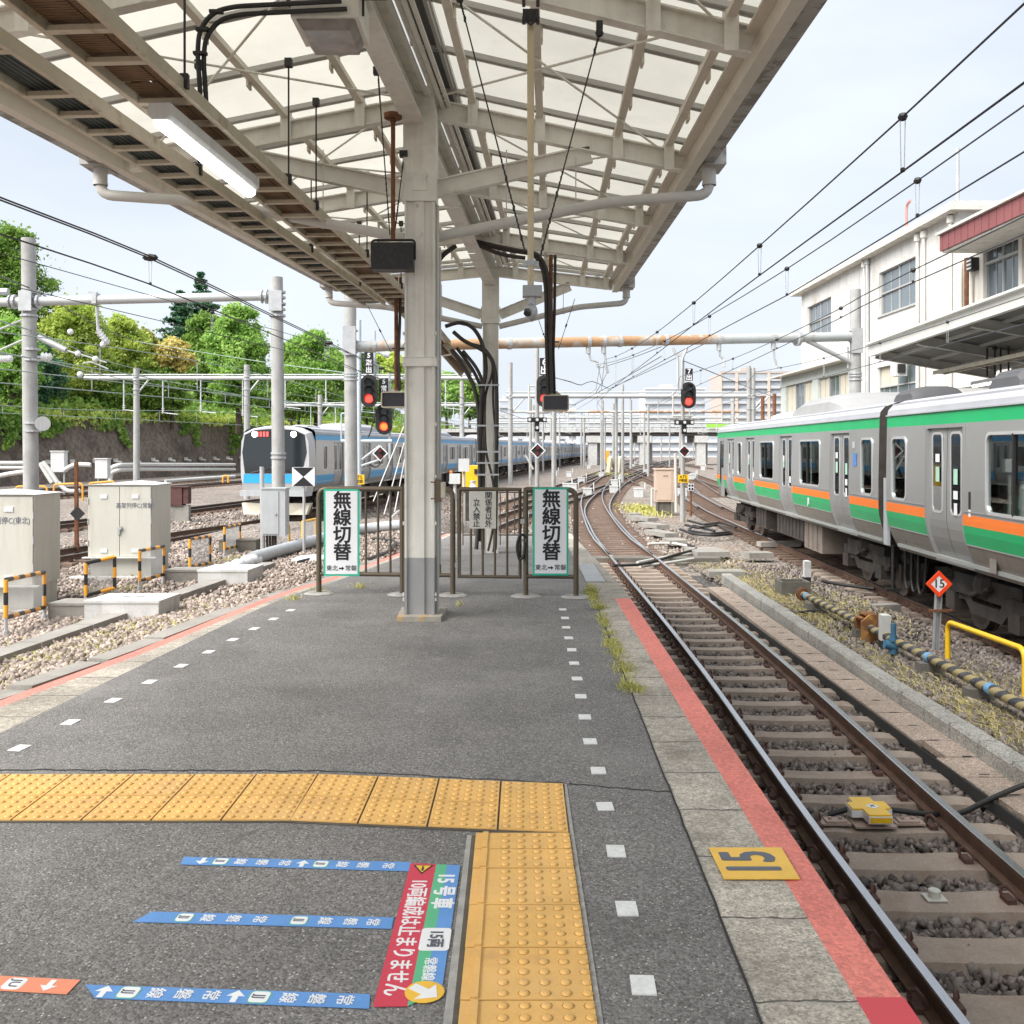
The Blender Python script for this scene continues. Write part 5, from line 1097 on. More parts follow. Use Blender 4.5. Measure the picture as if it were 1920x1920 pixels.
# ---------------------------------------------------------------- trains
HW = 1.475
def UZ(z): return HW - .26*max(0, (1.78 - z)/.78)**2 if z < 1.78 else HW - .02*max(0, (z - 2.2))/1.1
ROOF = [(HW-.02, 3.30), (1.44, 3.40), (1.36, 3.49), (1.15, 3.57), (.8, 3.62), (.4, 3.645), (0, 3.65)]
def car(name, label, O, d, L, bands, ops, group, sides=(-1, 1), cabfront=False, lowroof=None, glass=None, bog=(2.6, 2.6), boxes=(), rail_z=ZR):
    """bands: list of (z_top, material); ops: list of (s0, s1, z0, z1, kind)"""
    d = Vector(d).normalized(); n_ = Vector((d.y, -d.x, 0)); O = Vector(O)
    W = lambda s, u, z: O + d*s + n_*u + V(0, 0, z)
    r = thing(name, label, 'train car', O, group)
    bmats = [b_[1] for b_ in bands]; tops = [b_[0] for b_ in bands]
    levels = [1.04, 1.15, 1.25, 1.36] + tops + [1.6, 1.78, 2.2] + [z for o in ops for z in (o[2], o[3])]
    levels = sorted(set(round(z, 3) for z in levels if 1.04 <= z <= 3.3))
    cuts = sorted(set([0, L] + [round(q, 3) for o in ops for q in o[:2]]))
    b = MB()
    for sg in sides:
        for s0, s1 in zip(cuts, cuts[1:]):
            for z0, z1 in zip(levels, levels[1:]):
                zm, sm = (z0+z1)/2, (s0+s1)/2
                if any(o[0] < sm < o[1] and o[2] < zm < o[3] for o in ops): continue
                mi = next(i for i, t_ in enumerate(tops) if zm < t_ + 1e-4)
                b.quad(W(s0, sg*UZ(z0), z0), W(s1, sg*UZ(z0), z0), W(s1, sg*UZ(z1), z1), W(s0, sg*UZ(z1), z1), mi)
    for s in ((0, L) if not cabfront else (L,)):
        pr = [(-UZ(z), z) for z in levels] + [(-u, z) for u, z in ROOF] + [(u, z) for u, z in ROOF[::-1][1:]] + [(UZ(z), z) for z in levels[::-1]]
        b.add([W(s, u, z) for u, z in pr], [tuple(range(len(pr)))], len(bmats))
    b.add([W(0, -1.2, 1.04), W(L, -1.2, 1.04), W(L, 1.2, 1.04), W(0, 1.2, 1.04)], [(0,1,2,3)], len(bmats))
    obj('body', b, bmats + [m_under], r)
    b = MB(); pr = ROOF + [(-u, z) for u, z in ROOF[::-1][1:]]
    for (u0, z0), (u1, z1) in zip(pr, pr[1:]): b.quad(W(0, u0, z0), W(L, u0, z0), W(L, u1, z1), W(0, u1, z1))
    for sg in sides: b.beam(W(0, sg*(HW-.008), 3.31), W(L, sg*(HW-.008), 3.31), .03, .02); b.beam(W(0, sg*1.35, 3.5), W(L, sg*1.35, 3.5), .03, .025)
    obj('roof', b, [m_troof], r, smooth=35)
    b = MB()
    for z, h in ((1.14, .05), (3.2, .05)): b.beam(W(.2, 0, z), W(L-.2, 0, z), 2.7, h)
    obj('interior', b, [m_trainint], r)
    q = MB(); es = sorted((o[0], o[1]) for o in ops if o[4] in ('door', 'cab')); a = .02
    for e0, e1 in es + [(L - .02, L)]:
        for sg in sides:
            for z in (1.895, 1.435): q.beam(W(a, sg*(UZ(z)+.003), z), W(e0-.05, sg*(UZ(z)+.003), z), .012, .016)
            for s_ in (a+.03, e0-.08): q.beam(W(s_, sg*(UZ(1.9)+.001), 1.9), W(s_, sg*(HW-.012), 3.1), .004, .008, up=d)
        a = e1 + .05
    obj('side_bead', q, [bands[-2][1]], r)
    for (s0, s1, z0, z1, kind) in ops:
        for sg in sides:
            u = UZ((z0+z1)/2)*sg
            if kind == 'win':
                w_, h_ = s1-s0, z1-z0; c = W((s0+s1)/2, u, (z0+z1)/2)
                P = lambda q, o: c + d*q[0] + V(0, 0, q[1]) + n_*sg*o
                f = MB(); f.ring([P(q, .008) for q in rrect(w_+.05, h_+.05, .12)], [P(q, .008) for q in rrect(w_-.03, h_-.03, .1)], n_*sg*-.045)
                wi = obj('window', f, [m_bright], r, smooth=40)
                f = MB(); f.prism([P(q, -.02) for q in rrect(w_, h_, .1)], n_*sg*-.004); obj('glass', f, [glass or m_tglass], wi)
                if w_ > 1.2: f = MB(); f.beam(c + V(0, 0, -h_/2) + n_*sg*-.006 + d*(w_*.12), c + V(0, 0, h_/2) + n_*sg*-.006 + d*(w_*.12), .03, .04, up=d); obj('mullion', f, [m_black], wi)
            elif kind == 'door':
                f = MB(); mid = (s0+s1)/2; zs = [z for z in levels if z0 <= z <= z1]
                for a, c2 in ((s0, mid-.006), (mid+.006, s1)):
                    for za, zb in zip(zs, zs[1:]): f.quad(W(a, sg*(UZ(za)-.045), za), W(c2, sg*(UZ(za)-.045), za), W(c2, sg*(UZ(zb)-.045), zb), W(a, sg*(UZ(zb)-.045), zb), 0)
                for za, zb in zip(zs, zs[1:]):
                    f.quad(W(mid-.006, sg*(UZ(za)-.06), za), W(mid+.006, sg*(UZ(za)-.06), za), W(mid+.006, sg*(UZ(zb)-.06), zb), W(mid-.006, sg*(UZ(zb)-.06), zb), 1)
                    for e in (s0, s1): f.quad(W(e, sg*(UZ(za)-.046), za), W(e, sg*(UZ(za)+.006), za), W(e, sg*(UZ(zb)+.006), zb), W(e, sg*(UZ(zb)-.046), zb), 0)
                f.quad(W(s0, sg*(UZ(z1)-.046), z1), W(s1, sg*(UZ(z1)-.046), z1), W(s1, sg*(UZ(z1)+.004), z1), W(s0, sg*(UZ(z1)+.004), z1), 1)
                f.beam(W(s0-.03, sg*(UZ(z0)+.0), z0-.02), W(s1+.03, sg*(UZ(z0)+.0), z0-.02), .06, .05, 2)
                for e in (s0-.022, s1+.022):
                    for za, zb in zip(zs, zs[1:]): f.beam(W(e, sg*(UZ(za)+.003), za), W(e, sg*(UZ(zb)+.003), zb), .025, .012, 0, up=d)
                dr = obj('door', f, [m_steel, m_black, m_bright], r)
                lw = (s1-s0)/2
                for c0 in (s0+lw*.5-.01, s1-lw*.5+.01):
                    h_ = 1.5*(z1-1.75)/1.33 - .33; c = W(c0, sg*(HW-.045), 1.83 + h_/2); P = lambda q, o: c + d*q[0] + V(0, 0, q[1]) + n_*sg*o
                    g = MB(); g.ring([P(q, .006) for q in rrect(lw*.62, h_+.05, .09)], [P(q, .006) for q in rrect(lw*.62-.07, h_-.02, .07)], n_*sg*-.012, 0); g.prism([P(q, .0) for q in rrect(lw*.62-.06, h_-.01, .07)], n_*sg*-.006, 1)
                    obj('door_window', g, [m_bright, m_glass_dark], dr, smooth=40)
            elif kind == 'cab':
                f = MB(); f.quad(W(s0, sg*(HW-.04), z0), W(s1, sg*(HW-.04), z0), W(s1, sg*(HW-.04), z1), W(s0, sg*(HW-.04), z1), 0); f.prism([W(s0+.12, sg*(HW-.035), 2.1), W(s1-.12, sg*(HW-.035), 2.1), W(s1-.12, sg*(HW-.035), 2.9), W(s0+.12, sg*(HW-.035), 2.9)], n_*sg*.01, 1); obj('cab_door', f, [m_steel, m_glass_dark], r)
    for cs in (bog[0], L - bog[1]):
        b = MB(); wl_ = []
        for a in (-1.05, 1.05):
            for sg in (-1, 1):
                w2 = MB(); wl_.append(w2); w2.cyl(W(cs+a, sg*.5, .43), W(cs+a, sg*.62, .43), .43, 24); w2.cyl(W(cs+a, sg*.47, .43), W(cs+a, sg*.5, .43), .455, 24); w2.cyl(W(cs+a, sg*.62, .43), W(cs+a, sg*.64, .43), .36, 20, r2=.33)
                b.cbox(W(cs+a, sg*.93, .45), (.28, .3, .26)); b.cyl(W(cs+a-.2, sg*.93, .5), W(cs+a-.2, sg*.93, .75), .08, 10); b.cyl(W(cs+a+.2, sg*.93, .5), W(cs+a+.2, sg*.93, .75), .08, 10)
            pass
        for sg in (-1, 1):
            b.prism([W(cs-1.45, sg*.98, .75), W(cs-.6, sg*.98, .72), W(cs-.45, sg*.98, .52), W(cs+.45, sg*.98, .52), W(cs+.6, sg*.98, .72), W(cs+1.45, sg*.98, .75), W(cs+1.45, sg*.98, .58), W(cs+.7, sg*.98, .5), W(cs+.5, sg*.98, .34), W(cs-.5, sg*.98, .34), W(cs-.7, sg*.98, .5), W(cs-1.45, sg*.98, .58)], n_*sg*-.14)
            b.sphere(W(cs, sg*.9, .82), .25, 12, sq=(1, 1, .9)); b.cyl(W(cs-.3, sg*1.05, .8), W(cs+.35, sg*1.05, .62), .035, 8); b.cbox(W(cs-1.6, sg*.75, .5), (.2, .1, .3)); b.cbox(W(cs+1.6, sg*.75, .45), (.2, .1, .4))
        b.cbox(W(cs, 0, .75), (2.0, 2.0, .3))
        o = obj('bogie', b, [m_under], r); [obj('wheel', w2, [m_wheel], o, smooth=40) for w2 in wl_]
    for s0, s1, z0, mi in boxes:
        b = MB(); b.prism([W(s0, -1.12, z0), W(s1, -1.12, z0), W(s1, 1.12, z0), W(s0, 1.12, z0)], (0, 0, 1.03-z0))
        for sg in (-1, 1):
            k = int((s1-s0)/.35)
            for i in range(1, k): q = lerp(s0, s1, i/k); b.beam(W(q, sg*1.125, z0+.04), W(q, sg*1.125, 1.0), .02, .02)
        obj('underfloor_box', b, [m_under2 if mi else m_under], r)
    return r, W
GB = [(1.445, m_steel_l), (1.704, m_green), (1.852, m_orange), (3.115, m_steel), (3.3, m_green)]
dG = Vector((.048, 1, 0)).normalized()
def gy(x): return 10249/(x - 1048.3)
def gO(Y): return V(5.57 + .048*Y + HW + .005, Y, ZR)
A0 = 17.06; sA = lambda Y: (Y - A0)*1.00115
opsA = [(sA(17.42), sA(18.06), 1.93, 2.93, 'win')] + [(sA(c)-.64, sA(c)+.64, 1.12, 3.06, 'door') for c in (19.44, 24.1, 28.6, 31.9)] + \
       [(sA(20.95), sA(22.68), 1.95, 2.93, 'win'), (sA(25.5), sA(27.2), 1.95, 2.93, 'win'), (sA(30.0), sA(30.6), 1.95, 2.93, 'win'), (sA(33.2), sA(33.9), 1.12, 3.0, 'cab')]
cA, WA = car('train_car', 'end car of the silver, orange and green train, farther from the viewer', gO(A0), dG, sA(34.6), GB, opsA, 'orange and green train cars', boxes=((5.0, 6.6, .38, 1), (6.7, 9.6, .5, 0), (11.0, 12.4, .45, 0)), bog=(2.35, 2.4))
sB = lambda Y: (Y + 2.85)*1.00115
opsB = [(sB(15.72), sB(16.38), 1.93, 2.93, 'win'), (sB(13.5), sB(14.82), 1.12, 3.06, 'door'), (sB(10.75), sB(12.74), 1.92, 2.95, 'win'), (sB(8.7), sB(9.98), 1.12, 3.06, 'door')]
cB, WB = car('train_car', 'second car of the silver, orange and green train with a seated passenger in its window', gO(-2.85), dG, sB(16.66), GB, opsB, 'orange and green train cars', boxes=((6., 9., .4, 0), (9.3, 12.2, .45, 0)), bog=(3., 2.75))
# paper notices, markings, roof gear
def side_mat(W, s, z, o=.0): return frame(W(s, -HW-o, z), -dG, (0, 0, 1))
nz = Vector((dG.y, -dG.x, 0))
def notice(W, root, s, z, w_, h_, m, o=-.03):
    b = MB(); b.prism([W(s-w_/2, -(HW+o), z-h_/2), W(s+w_/2, -(HW+o), z-h_/2), W(s+w_/2, -(HW+o), z+h_/2), W(s-w_/2, -(HW+o), z+h_/2)], nz*-.002); obj('notice', b, [m], root)
m_pgreen = mk('green_notice', (.42, .66, .52), .6); 
for W, root, c in ((WB, cB, sB(14.16)), (WA, cA, sA(19.44))):
    for s, z, w_, h_, m in ((.3, 2.62, .15, .12, m_white), (.3, 2.38, .14, .22, m_pgreen), (-.36, 2.36, .14, .22, m_pgreen), (-.36, 2.1, .15, .12, m_white), (-.36, 1.9, .11, .17, m_white)): notice(W, root, c + s, z, w_, h_, m)
for c in (24.1, 28.6, 31.9):
    for s, z, m in ((.3, 2.5, m_white), (.3, 2.36, m_pgreen), (-.36, 2.0, m_white)): notice(WA, cA, sA(c) + s, z, .12, .16, m)
notice(WA, cA, sA(18.6), 2.72, .02, .02, m_steel, .004)
o = text('15', .16, side_mat(WA, sA(18.5), 2.82, .003), m_white, cA, bold=.02)
notice(WA, cA, sA(18.42), 2.55, .22, .24, mk('seat_symbol_blue', (.1, .25, .6), .4), .003)
text('JR', .2, side_mat(WA, sA(21.9), 1.575, -.006), m_white, cA, bold=.02)
text('1-', .09, side_mat(WB, sB(15.95), 1.23, -.085), m_under, cB, bold=.02)
for Wx, rt, s, z in ((WB, cB, sB(13.0), 2.0), ):
    notice(Wx, rt, s + .25, 2.05, .07, .24, m_black, .002); notice(Wx, rt, s + .25, 1.88, .07, .1, m_white, .002)
notice(WB, cB, sB(12.75), 1.28, .2, .3, m_steel_l, -.094)
b = MB(); W = WA
def hump(W, s0, s1, hw_, z0, z1, root, name, mat, inset=.6):
    b = MB(); pr = [(-hw_, z0), (-hw_*.96, lerp(z0, z1, .55)), (-hw_*.75, z1-.04), (-hw_*.4, z1), (hw_*.4, z1), (hw_*.75, z1-.04), (hw_*.96, lerp(z0, z1, .55)), (hw_, z0)]
    n = len(pr); S = [(s0, .0), (s0+inset*.35, .6), (s0+inset, 1), (s1-inset, 1), (s1-inset*.35, .6), (s1, .0)]
    vs = [W(s, u*(1 if k else .94), z0 + (z-z0)*k) for s, k in S for u, z in pr]
    b.add(vs, [(i*n+j, i*n+j+1, (i+1)*n+j+1, (i+1)*n+j) for i in range(5) for j in range(n-1)])
    for i in range(6): u = lerp(-hw_*.94, -hw_*.8, i/6); z = lerp(lerp(z0, z1, .2), z1-.06, i/6); b.beam(W(s0+inset*1.2, u-.004, z), W(s1-inset*1.2, u-.004, z), .012, .02)
    return obj(name, b, [mat], root, smooth=35)
hump(WA, 3.2, 8.0, 1.2, 3.52, 3.98, cA, 'air_conditioner', m_acunit, 1.1); hump(WA, 8.3, 10.6, 1.1, 3.55, 3.78, cA, 'roof_vent', m_cabwhite, .25)
hump(WA, 1.1, 2.2, .5, 3.62, 3.92, cA, 'roof_vent', mk('dark_roof_box', (.07, .07, .075), .6), .15)
hump(WB, sB(13.9), sB(15.0), .5, 3.62, 3.95, cB, 'roof_vent', bpy.data.materials['dark_roof_box'], .15)
b = MB(); gm_ = lambda s: WB(s, 0, 0)
for z0, z1, hw_ in ((1.15, 3.3, .9),): b.prism([WB(sB(16.66)+.002, -hw_, z0), WB(sB(16.66)+.002, hw_, z0), WB(sB(16.66)+.002, hw_, z1), WB(sB(16.66)+.002, -hw_, z1)], dG*.4)
obj('gangway', b, [m_black], cB)
b = MB(); b.prism([WB(sB(16.66)+.1, -1.42, 1.1), WB(sB(16.66)+.3, -1.42, 1.1), WB(sB(16.66)+.3, -1.42, 2.25), WB(sB(16.66)+.1, -1.42, 2.25)], nz*.05); obj('gap_guard', b, [m_steelgrey], cB)
b = MB(); b.cyl(WB(sB(16.66)+.18, -1.3, 1.1), WB(sB(16.66)+.18, -1.3, .35), .03, 8); b.cbox(WB(sB(16.66)+.18, -1.3, .33), (.25, .12, .05))
for k in range(3): c = WB(sB(16.3)-.3*k, -1.15, .62); b.tube(arc([c + V(0, 0, .4), c + V(.02, .12, -.1), c + V(0, .22, -.28), c + V(0, .34, -.1), c + V(0, .3, .4)], .2), .022, 7)
obj('coupling_hose', b, [m_black], cB, smooth=50)
# the passenger by the window
def person(loc, face, shirt):
    p0 = Vector(loc); me = bpy.data.meshes.new('person'); J, E, Rd = [], [], []
    def j(x, y, z, r, par=None):
        J.append((x, y, z)); Rd.append(r)
        if par is not None: E.append((par, len(J)-1))
        return len(J)-1
    pel = j(0, 0, 0, .15); ch = j(0, .02, .3, .17, pel); up = j(0, .03, .45, .13, ch); nk = j(0, .01, .56, .055, up); hd = j(0, -.02, .66, .085, nk); tp = j(0, -.01, .8, .08, hd); j(0, -.01, .86, .05, tp)
    for s in (-1, 1):
        sh = j(s*.19, .02, .45, .07, up); el = j(s*.25, -.06, .2, .05, sh); wr = j(s*.12, -.28, .12, .035, el); hn = j(s*.08, -.34, .11, .04, wr)
        for k in range(4): f1 = j(s*.05 - .012*k*s, -.39 + .01*k, .115, .012, hn); j(s*.03 - .012*k*s, -.41, .09, .011, f1)
        hp = j(s*.1, -.05, -.02, .1, pel); kn = j(s*.12, -.46, .0, .075, hp); an = j(s*.12, -.42, -.42, .05, kn); j(s*.12, -.6, -.45, .045, an)
    me.from_pydata(J, E, []); o = bpy.data.objects.new('person', me); COL.objects.link(o)
    sk = o.modifiers.new('s', 'SKIN'); sb = o.modifiers.new('b', 'SUBSURF'); sb.levels = 2; sb.render_levels = 2
    for v, r_ in zip(me.skin_vertices[0].data, Rd): v.radius = (r_, r_)
    me.skin_vertices[0].data[0].use_root = True
    bpy.context.view_layer.update(); m2 = bpy.data.meshes.new_from_object(o.evaluated_get(bpy.context.evaluated_depsgraph_get())); bpy.data.objects.remove(o)
    m2.transform(Matrix.Rotation(face, 4, 'Z')); m2.name = 'person'
    skin = mk('skin', (.5, .32, .24), .6, var=.05); m2.materials.clear(); o = bpy.data.objects.new('person', m2); COL.objects.link(o); o.location = p0; ORG[o.name] = p0
    for m in (shirt, skin, mk('dark_trousers', (.03, .03, .04), .8)): m2.materials.append(m)
    Ri = Matrix.Rotation(-face, 4, 'Z')
    for p in m2.polygons:
        c = Ri @ p.center; p.material_index = 1 if c.z > .54 or (c.y < -.27 and .04 < c.z < .2) else (2 if c.z < -.03 or (c.z < .1 and c.y < -.12) else 0); p.use_smooth = True
    hb = MB(); M3 = Matrix.Rotation(face, 3, 'Z')
    hb.sphere(p0 + M3 @ V(0, .015, .765), .105, 14, sq=(.95, 1.05, 1)); hr = MB(); keep = []
    for f in hb.f:
        c = M3.inverted() @ (sum((hb.v[i] for i in f), Vector())/len(f) - p0)
        if c.z > .8 or c.y > .03: keep.append(f)
    hr.v, hr.f, hr.m = hb.v, keep, [0]*len(keep); obj('hair', hr, [mk('black_hair', (.012, .01, .01), .5)], o, smooth=60)
    fb = MB()
    for s in (-1, 1): fb.sphere(p0 + M3 @ V(s*.033, -.098, .745), .011, 8)
    fb.sphere(p0 + M3 @ V(0, -.118, .715), .016, 8, sq=(.8, 1, 1.3)); fb.beam(p0 + M3 @ V(-.02, -.1, .675), p0 + M3 @ V(.02, -.1, .675), .008, .006)
    for s in (-1, 1): fb.sphere(p0 + M3 @ V(s*.092, -.005, .725), .024, 8, sq=(.4, .8, 1.2))
    obj('face_features', fb, [mk('face_dark', (.2, .1, .08), .6)], o, smooth=60)
    return o
ps = WB(sB(12.85), -1.0, 1.6)
tag(person(ps, R(90), mk('mint_shirt', (.36, .62, .5), .8, var=.08, scale=9)), 'seated passenger in a mint green shirt behind the train window', 'person')
b = MB(); b.prism([WB(sB(10.4), -1.25, 1.2), WB(sB(13.3), -1.25, 1.2), WB(sB(13.3), -1.25, 1.58), WB(sB(10.4), -1.25, 1.58)], nz*.45); obj('seat', b, [mk('seat_moquette', (.1, .16, .2), .9)], cB)

# ---- silver and blue train
BB = [(1.33, m_steel_l), (1.7, m_blue), (3.08, m_steel_b), (3.3, m_blue)]
def bops(cab):
    o = [(2.6 + 4.75*k, 3.9 + 4.75*k, 1.12, 3.0, 'door') for k in range(4)] + [(4.6 + 4.75*k, 6.6 + 4.75*k, 1.95, 2.85, 'win') for k in range(3)] + [(18.6, 19.2, 1.95, 2.85, 'win')]
    return o + ([(1.0, 1.55, 1.9, 2.85, 'win')] if cab else [(.9, 1.5, 1.95, 2.85, 'win')])
sl = along(L3, .5); start = next(i for i, (p, d) in enumerate(sl) if p.y > 38.3)
pos = [sl[start + 40*k] for k in range(11) if start + 40*k + 40 < len(sl)]
proto = None
for k, (p, d) in enumerate(pos[:10]):
    q = sl[start + 40*k + 39][0]; dd = (q - p).normalized()
    if k == 0:
        lead, WL = car('train_car', 'leading car with the cab of the silver and blue train', p, dd, 19.6, BB, bops(True), 'blue train cars', cabfront=True, glass=m_glass_dark, boxes=((6, 9, .4, 0), (10, 13.5, .4, 0)), bog=(2.9, 2.7))
        hump(WL, 7.5, 12.0, 1.15, 3.55, 3.95, lead, 'air_conditioner', m_troof, 1.0); hump(WL, 2.2, 4.2, .4, 3.62, 3.74, lead, 'roof_vent', m_troof, .2); dl = dd
    elif k == 1:
        proto, Wp = car('train_car', 'car directly behind the leading car of the silver and blue train', p, dd, 19.6, BB, bops(False), 'blue train cars', glass=m_glass_dark, boxes=((6, 9, .4, 0), (10, 13.5, .4, 0)))
        hump(Wp, 7.5, 12.0, 1.15, 3.55, 3.95, proto, 'air_conditioner', m_troof, 1.0); pd = dd; pp0 = p
    else:
        a = math.atan2(dd.y, dd.x) - math.atan2(pd.y, pd.x); nm = ['third', 'fourth', 'fifth', 'sixth', 'seventh', 'eighth', 'ninth', 'tenth'][k-2]
        dup(proto, p - pp0, f'{nm} car of the silver and blue train counted from its cab', rz=a)
W = WL
def fr(pts, s, th, mi, mb, dx=0): mb.prism([W(s, u, z) for u, z in pts], dl*th, mi)
shape = [(-1.33, 1.0), (1.33, 1.0), (1.46, 1.6), (1.475, 2.2), (1.44, 3.05), (1.32, 3.38), (.95, 3.56), (.5, 3.64), (0, 3.66), (-.5, 3.64), (-.95, 3.56), (-1.32, 3.38), (-1.44, 3.05), (-1.475, 2.2), (-1.46, 1.6)]
b = MB(); n = len(shape)
S = [(-.55, .93), (-.35, .98), (0.01, 1.0)]
vs = [W(s, u*k, 2.2 + (z-2.2)*k) for s, k in S for u, z in shape]
b.add(vs, [(i*n+j, i*n+(j+1) % n, (i+1)*n+(j+1) % n, (i+1)*n+j) for i in range(2) for j in range(n)] + [tuple(range(n))]); obj('cab_front', b, [m_frontw], lead, smooth=40)
b = MB(); fr([(-1.2, 1.78), (1.08, 1.78), (1.28, 2.6), (1.2, 3.28), (.8, 3.46), (0, 3.52), (-.8, 3.46), (-1.2, 3.28), (-1.3, 2.6)], -.565, .012, 0, b); wm = obj('windscreen', b, [m_glass_dark], lead)
b = MB(); fr([(-1.26, 1.4), (1.22, 1.4), (1.15, 1.76), (-1.24, 1.76)], -.562, .01, 0, b); obj('front_band', b, [m_blue], lead)
b = MB(); fr([(-1.28, 1.14), (1.25, 1.14), (1.25, 1.385), (-1.28, 1.385)], -.562, .01, 0, b); obj('front_panel', b, [m_steel], lead)
b = MB(); b.prism([W(-.8, -1.3, .9), W(-.8, 1.3, .9), W(-.1, 1.35, .9), W(-.1, -1.35, .9)], (0, 0, .22)); obj('bumper', b, [m_steelgrey], lead)
for s_ in (-1, 1): b = MB(); b.prism([W(-.6, s_*.45, .62), W(-.6, s_*.6, .18), W(-.55, s_*1.25, .18), W(-.4, s_*1.38, .62)], dl*.3); obj('skirt', b, [mk('skirt_cream', (.55, .52, .42), .6)] if s_ < 0 else [bpy.data.materials['skirt_cream']], lead)
b = MB(); b.prism([W(-.65, -.35, .45), W(-.65, .35, .45), W(-.65, .35, .9), W(-.65, -.35, .9)], dl*.6); obj('coupler', b, [m_black], lead)
for s_ in (-1, 1): b = MB(); c = W(-.566, s_*.78-.02, 3.3); b.cyl(c, c - dl*.02, .12, 14); obj('headlamp', b, [m_headlamp], lead)
b = MB(); fr([(-.95, 3.18), (.35, 3.18), (.35, 3.42), (-.95, 3.42)], -.57, .004, 0, b); obj('route_display', b, [m_ledoff], lead)
b = MB()
for k in range(4): fr([(-.72 + .13*k, 3.21), (-.64 + .13*k, 3.21), (-.64 + .13*k, 3.4), (-.72 + .13*k, 3.4)], -.574, .003, 0, b)
obj('red_lit_display', b, [m_red_led], lead)
b = MB(); b.tube([W(-.58, .9, 1.8), W(-.6, .3, 1.95), W(-.6, -.4, 2.0)], .02, 5); b.tube([W(-.58, -.95, 1.8), W(-.6, .1, 2.05)], .02, 5); obj('wiper', b, [m_black], lead)
# ---------------------------------------------------------------- beside the platform: cabinets, guards, boxes
def gl(x, y):
    z = -.6
    for _ in range(12): p = gp(x, y, z); z = lerp(z, gh(p.x, p.y), .6)
    return p
b = MB(); y = 5.0
while y < 15.5:
    L = random.choice((.9, 1.3, 1.6)); x = -3.77 + .194*(y-7.23); d = V(.19, 1, 0).normalized(); j = random.uniform(-.04, .04)
    c = V(x + j, y + L/2, -.305) + V(.19*L/2, 0, random.uniform(-.03, .02)); b.cbox(c, (.2, L-.03, .3), M=Matrix.Rotation(-.19 + random.uniform(-.03, .03), 3, 'Z') @ Matrix.Rotation(random.uniform(-.03, .02), 3, 'X')); y += L*.98
struct(obj('kerb', b, [m_conc], loc=(-3, 9, -.4)))
b = MB(); y = 6.
while y < 16.5: b.cbox((-4.92 + .1*(y-9.37), y+.5, -.44), (.24, .985, .2), rz=-.1); y += 1.
struct(obj('trough_lid_path', b, [m_conc], loc=(-4.6, 11, -.5)))
def cabinet(name, label, x0, x1, Y, dep, zt, txt, tx, half):
    zb = -.66; r = thing(name, label, 'cabinet', ((x0+x1)/2, Y+dep/2, zb)); zp = -.25
    b = MB(); b.box((x0, Y, zp), (x1, Y+dep, zt)); obj('body', b, [m_cab], r)
    b = MB(); m_ = (x0+x1)/2; b.add([(x0-.03, Y-.04, zt+.001), (m_, Y-.04, zt+.05), (x1+.03, Y-.04, zt+.001), (x0-.03, Y+dep+.03, zt+.001), (m_, Y+dep+.03, zt+.05), (x1+.03, Y+dep+.03, zt+.001), (m_, Y-.04, zt+.001), (m_, Y+dep+.03, zt+.001)], [(0,1,4,3), (1,2,5,4), (0,6,1), (6,2,1), (3,4,7), (4,5,7), (0,3,7,6), (6,7,5,2)]); obj('roof', b, [m_cabwhite], r)
    for k, (a, c) in enumerate(((x0+.015, m_-.006), (m_+.006, x1-.015))):
        b = MB(); b.box((a, Y-.022, zp+.02), (c, Y-.001, zt-.03)); dr = obj('door', b, [m_cab], r)
        for z in (zt-.2, zp+.12): b = MB(); b.box((lerp(a, c, .5)-.06, Y-.034, z-.035), (lerp(a, c, .5)+.06, Y-.0225, z+.035)); b.box((lerp(a, c, .5)-.05, Y-.036, z-.028), (lerp(a, c, .5)+.05, Y-.0345, z+.01)); obj('vent', b, [m_cabwhite], dr)
        b = MB(); e_ = a - .012 if k == 0 else c + .0
        for z in (zt-.28, (zt+zp)/2, zp+.25): b.box((e_, Y-.035, z-.05), (e_+.014, Y-.005, z+.05))
        obj('hinge', b, [m_galv], dr)
        if k: text(txt, .105, frame((lerp(a, c, .5)+tx, Y-.0235, zt-.36), (1, 0, 0), (0, 0, 1)), m_inkgrey, dr, bold=.003, sx=.86)
    b = MB(); b.box((m_-.03, Y-.05, zt-.85), (m_+.012, Y-.0225, zt-.72)); b.cyl((m_+.02, Y-.0225, zt-.74), (m_+.02, Y-.07, zt-.74), .03, 12); obj('handle', b, [m_galv], r)
    b = MB(); b.box((x0+.03, Y+.03, zb), (x1-.03, Y+dep-.03, zp-.001)); obj('plinth', b, [m_cab], r)
    b = MB(); b.box((x0-.06, Y-.12, zp-.002), (x1+.1, Y-.023, zp+.016)); b.box((x0-.25, Y-.2, zb+.02), (x1+.25, Y-.02, zb+.1)); obj('ledge', b, [m_conc_w], r)
    return r
cabinet('equipment_cabinet', 'ivory cabinet cut by the photo edge, in front of the other one', -7.85, -6.52, 13.4, .76, 1.0, '高架列停C(東北)', -.04, 0)
cabinet('equipment_cabinet', 'whole ivory cabinet with two doors standing behind the first one', -7.3, -6.2, 16.9, .92, 1.0, '高架列停C(常磐)', .0, 0)
def stripes_tube(b, pts, r, step, off=0):
    k = off
    for p, q in zip(pts, pts[1:]):
        n = max(1, round((q-p).length/step))
        for i in range(n): b.cyl(lerp(p, q, i/n), lerp(p, q, (i+1)/n), r, 8, k % 2); k += 1
m_stripeb = mk('stripe_black', (.025, .025, .025), .4); m_stripey = mk('stripe_orange', (.85, .38, .04), .4, var=.05)
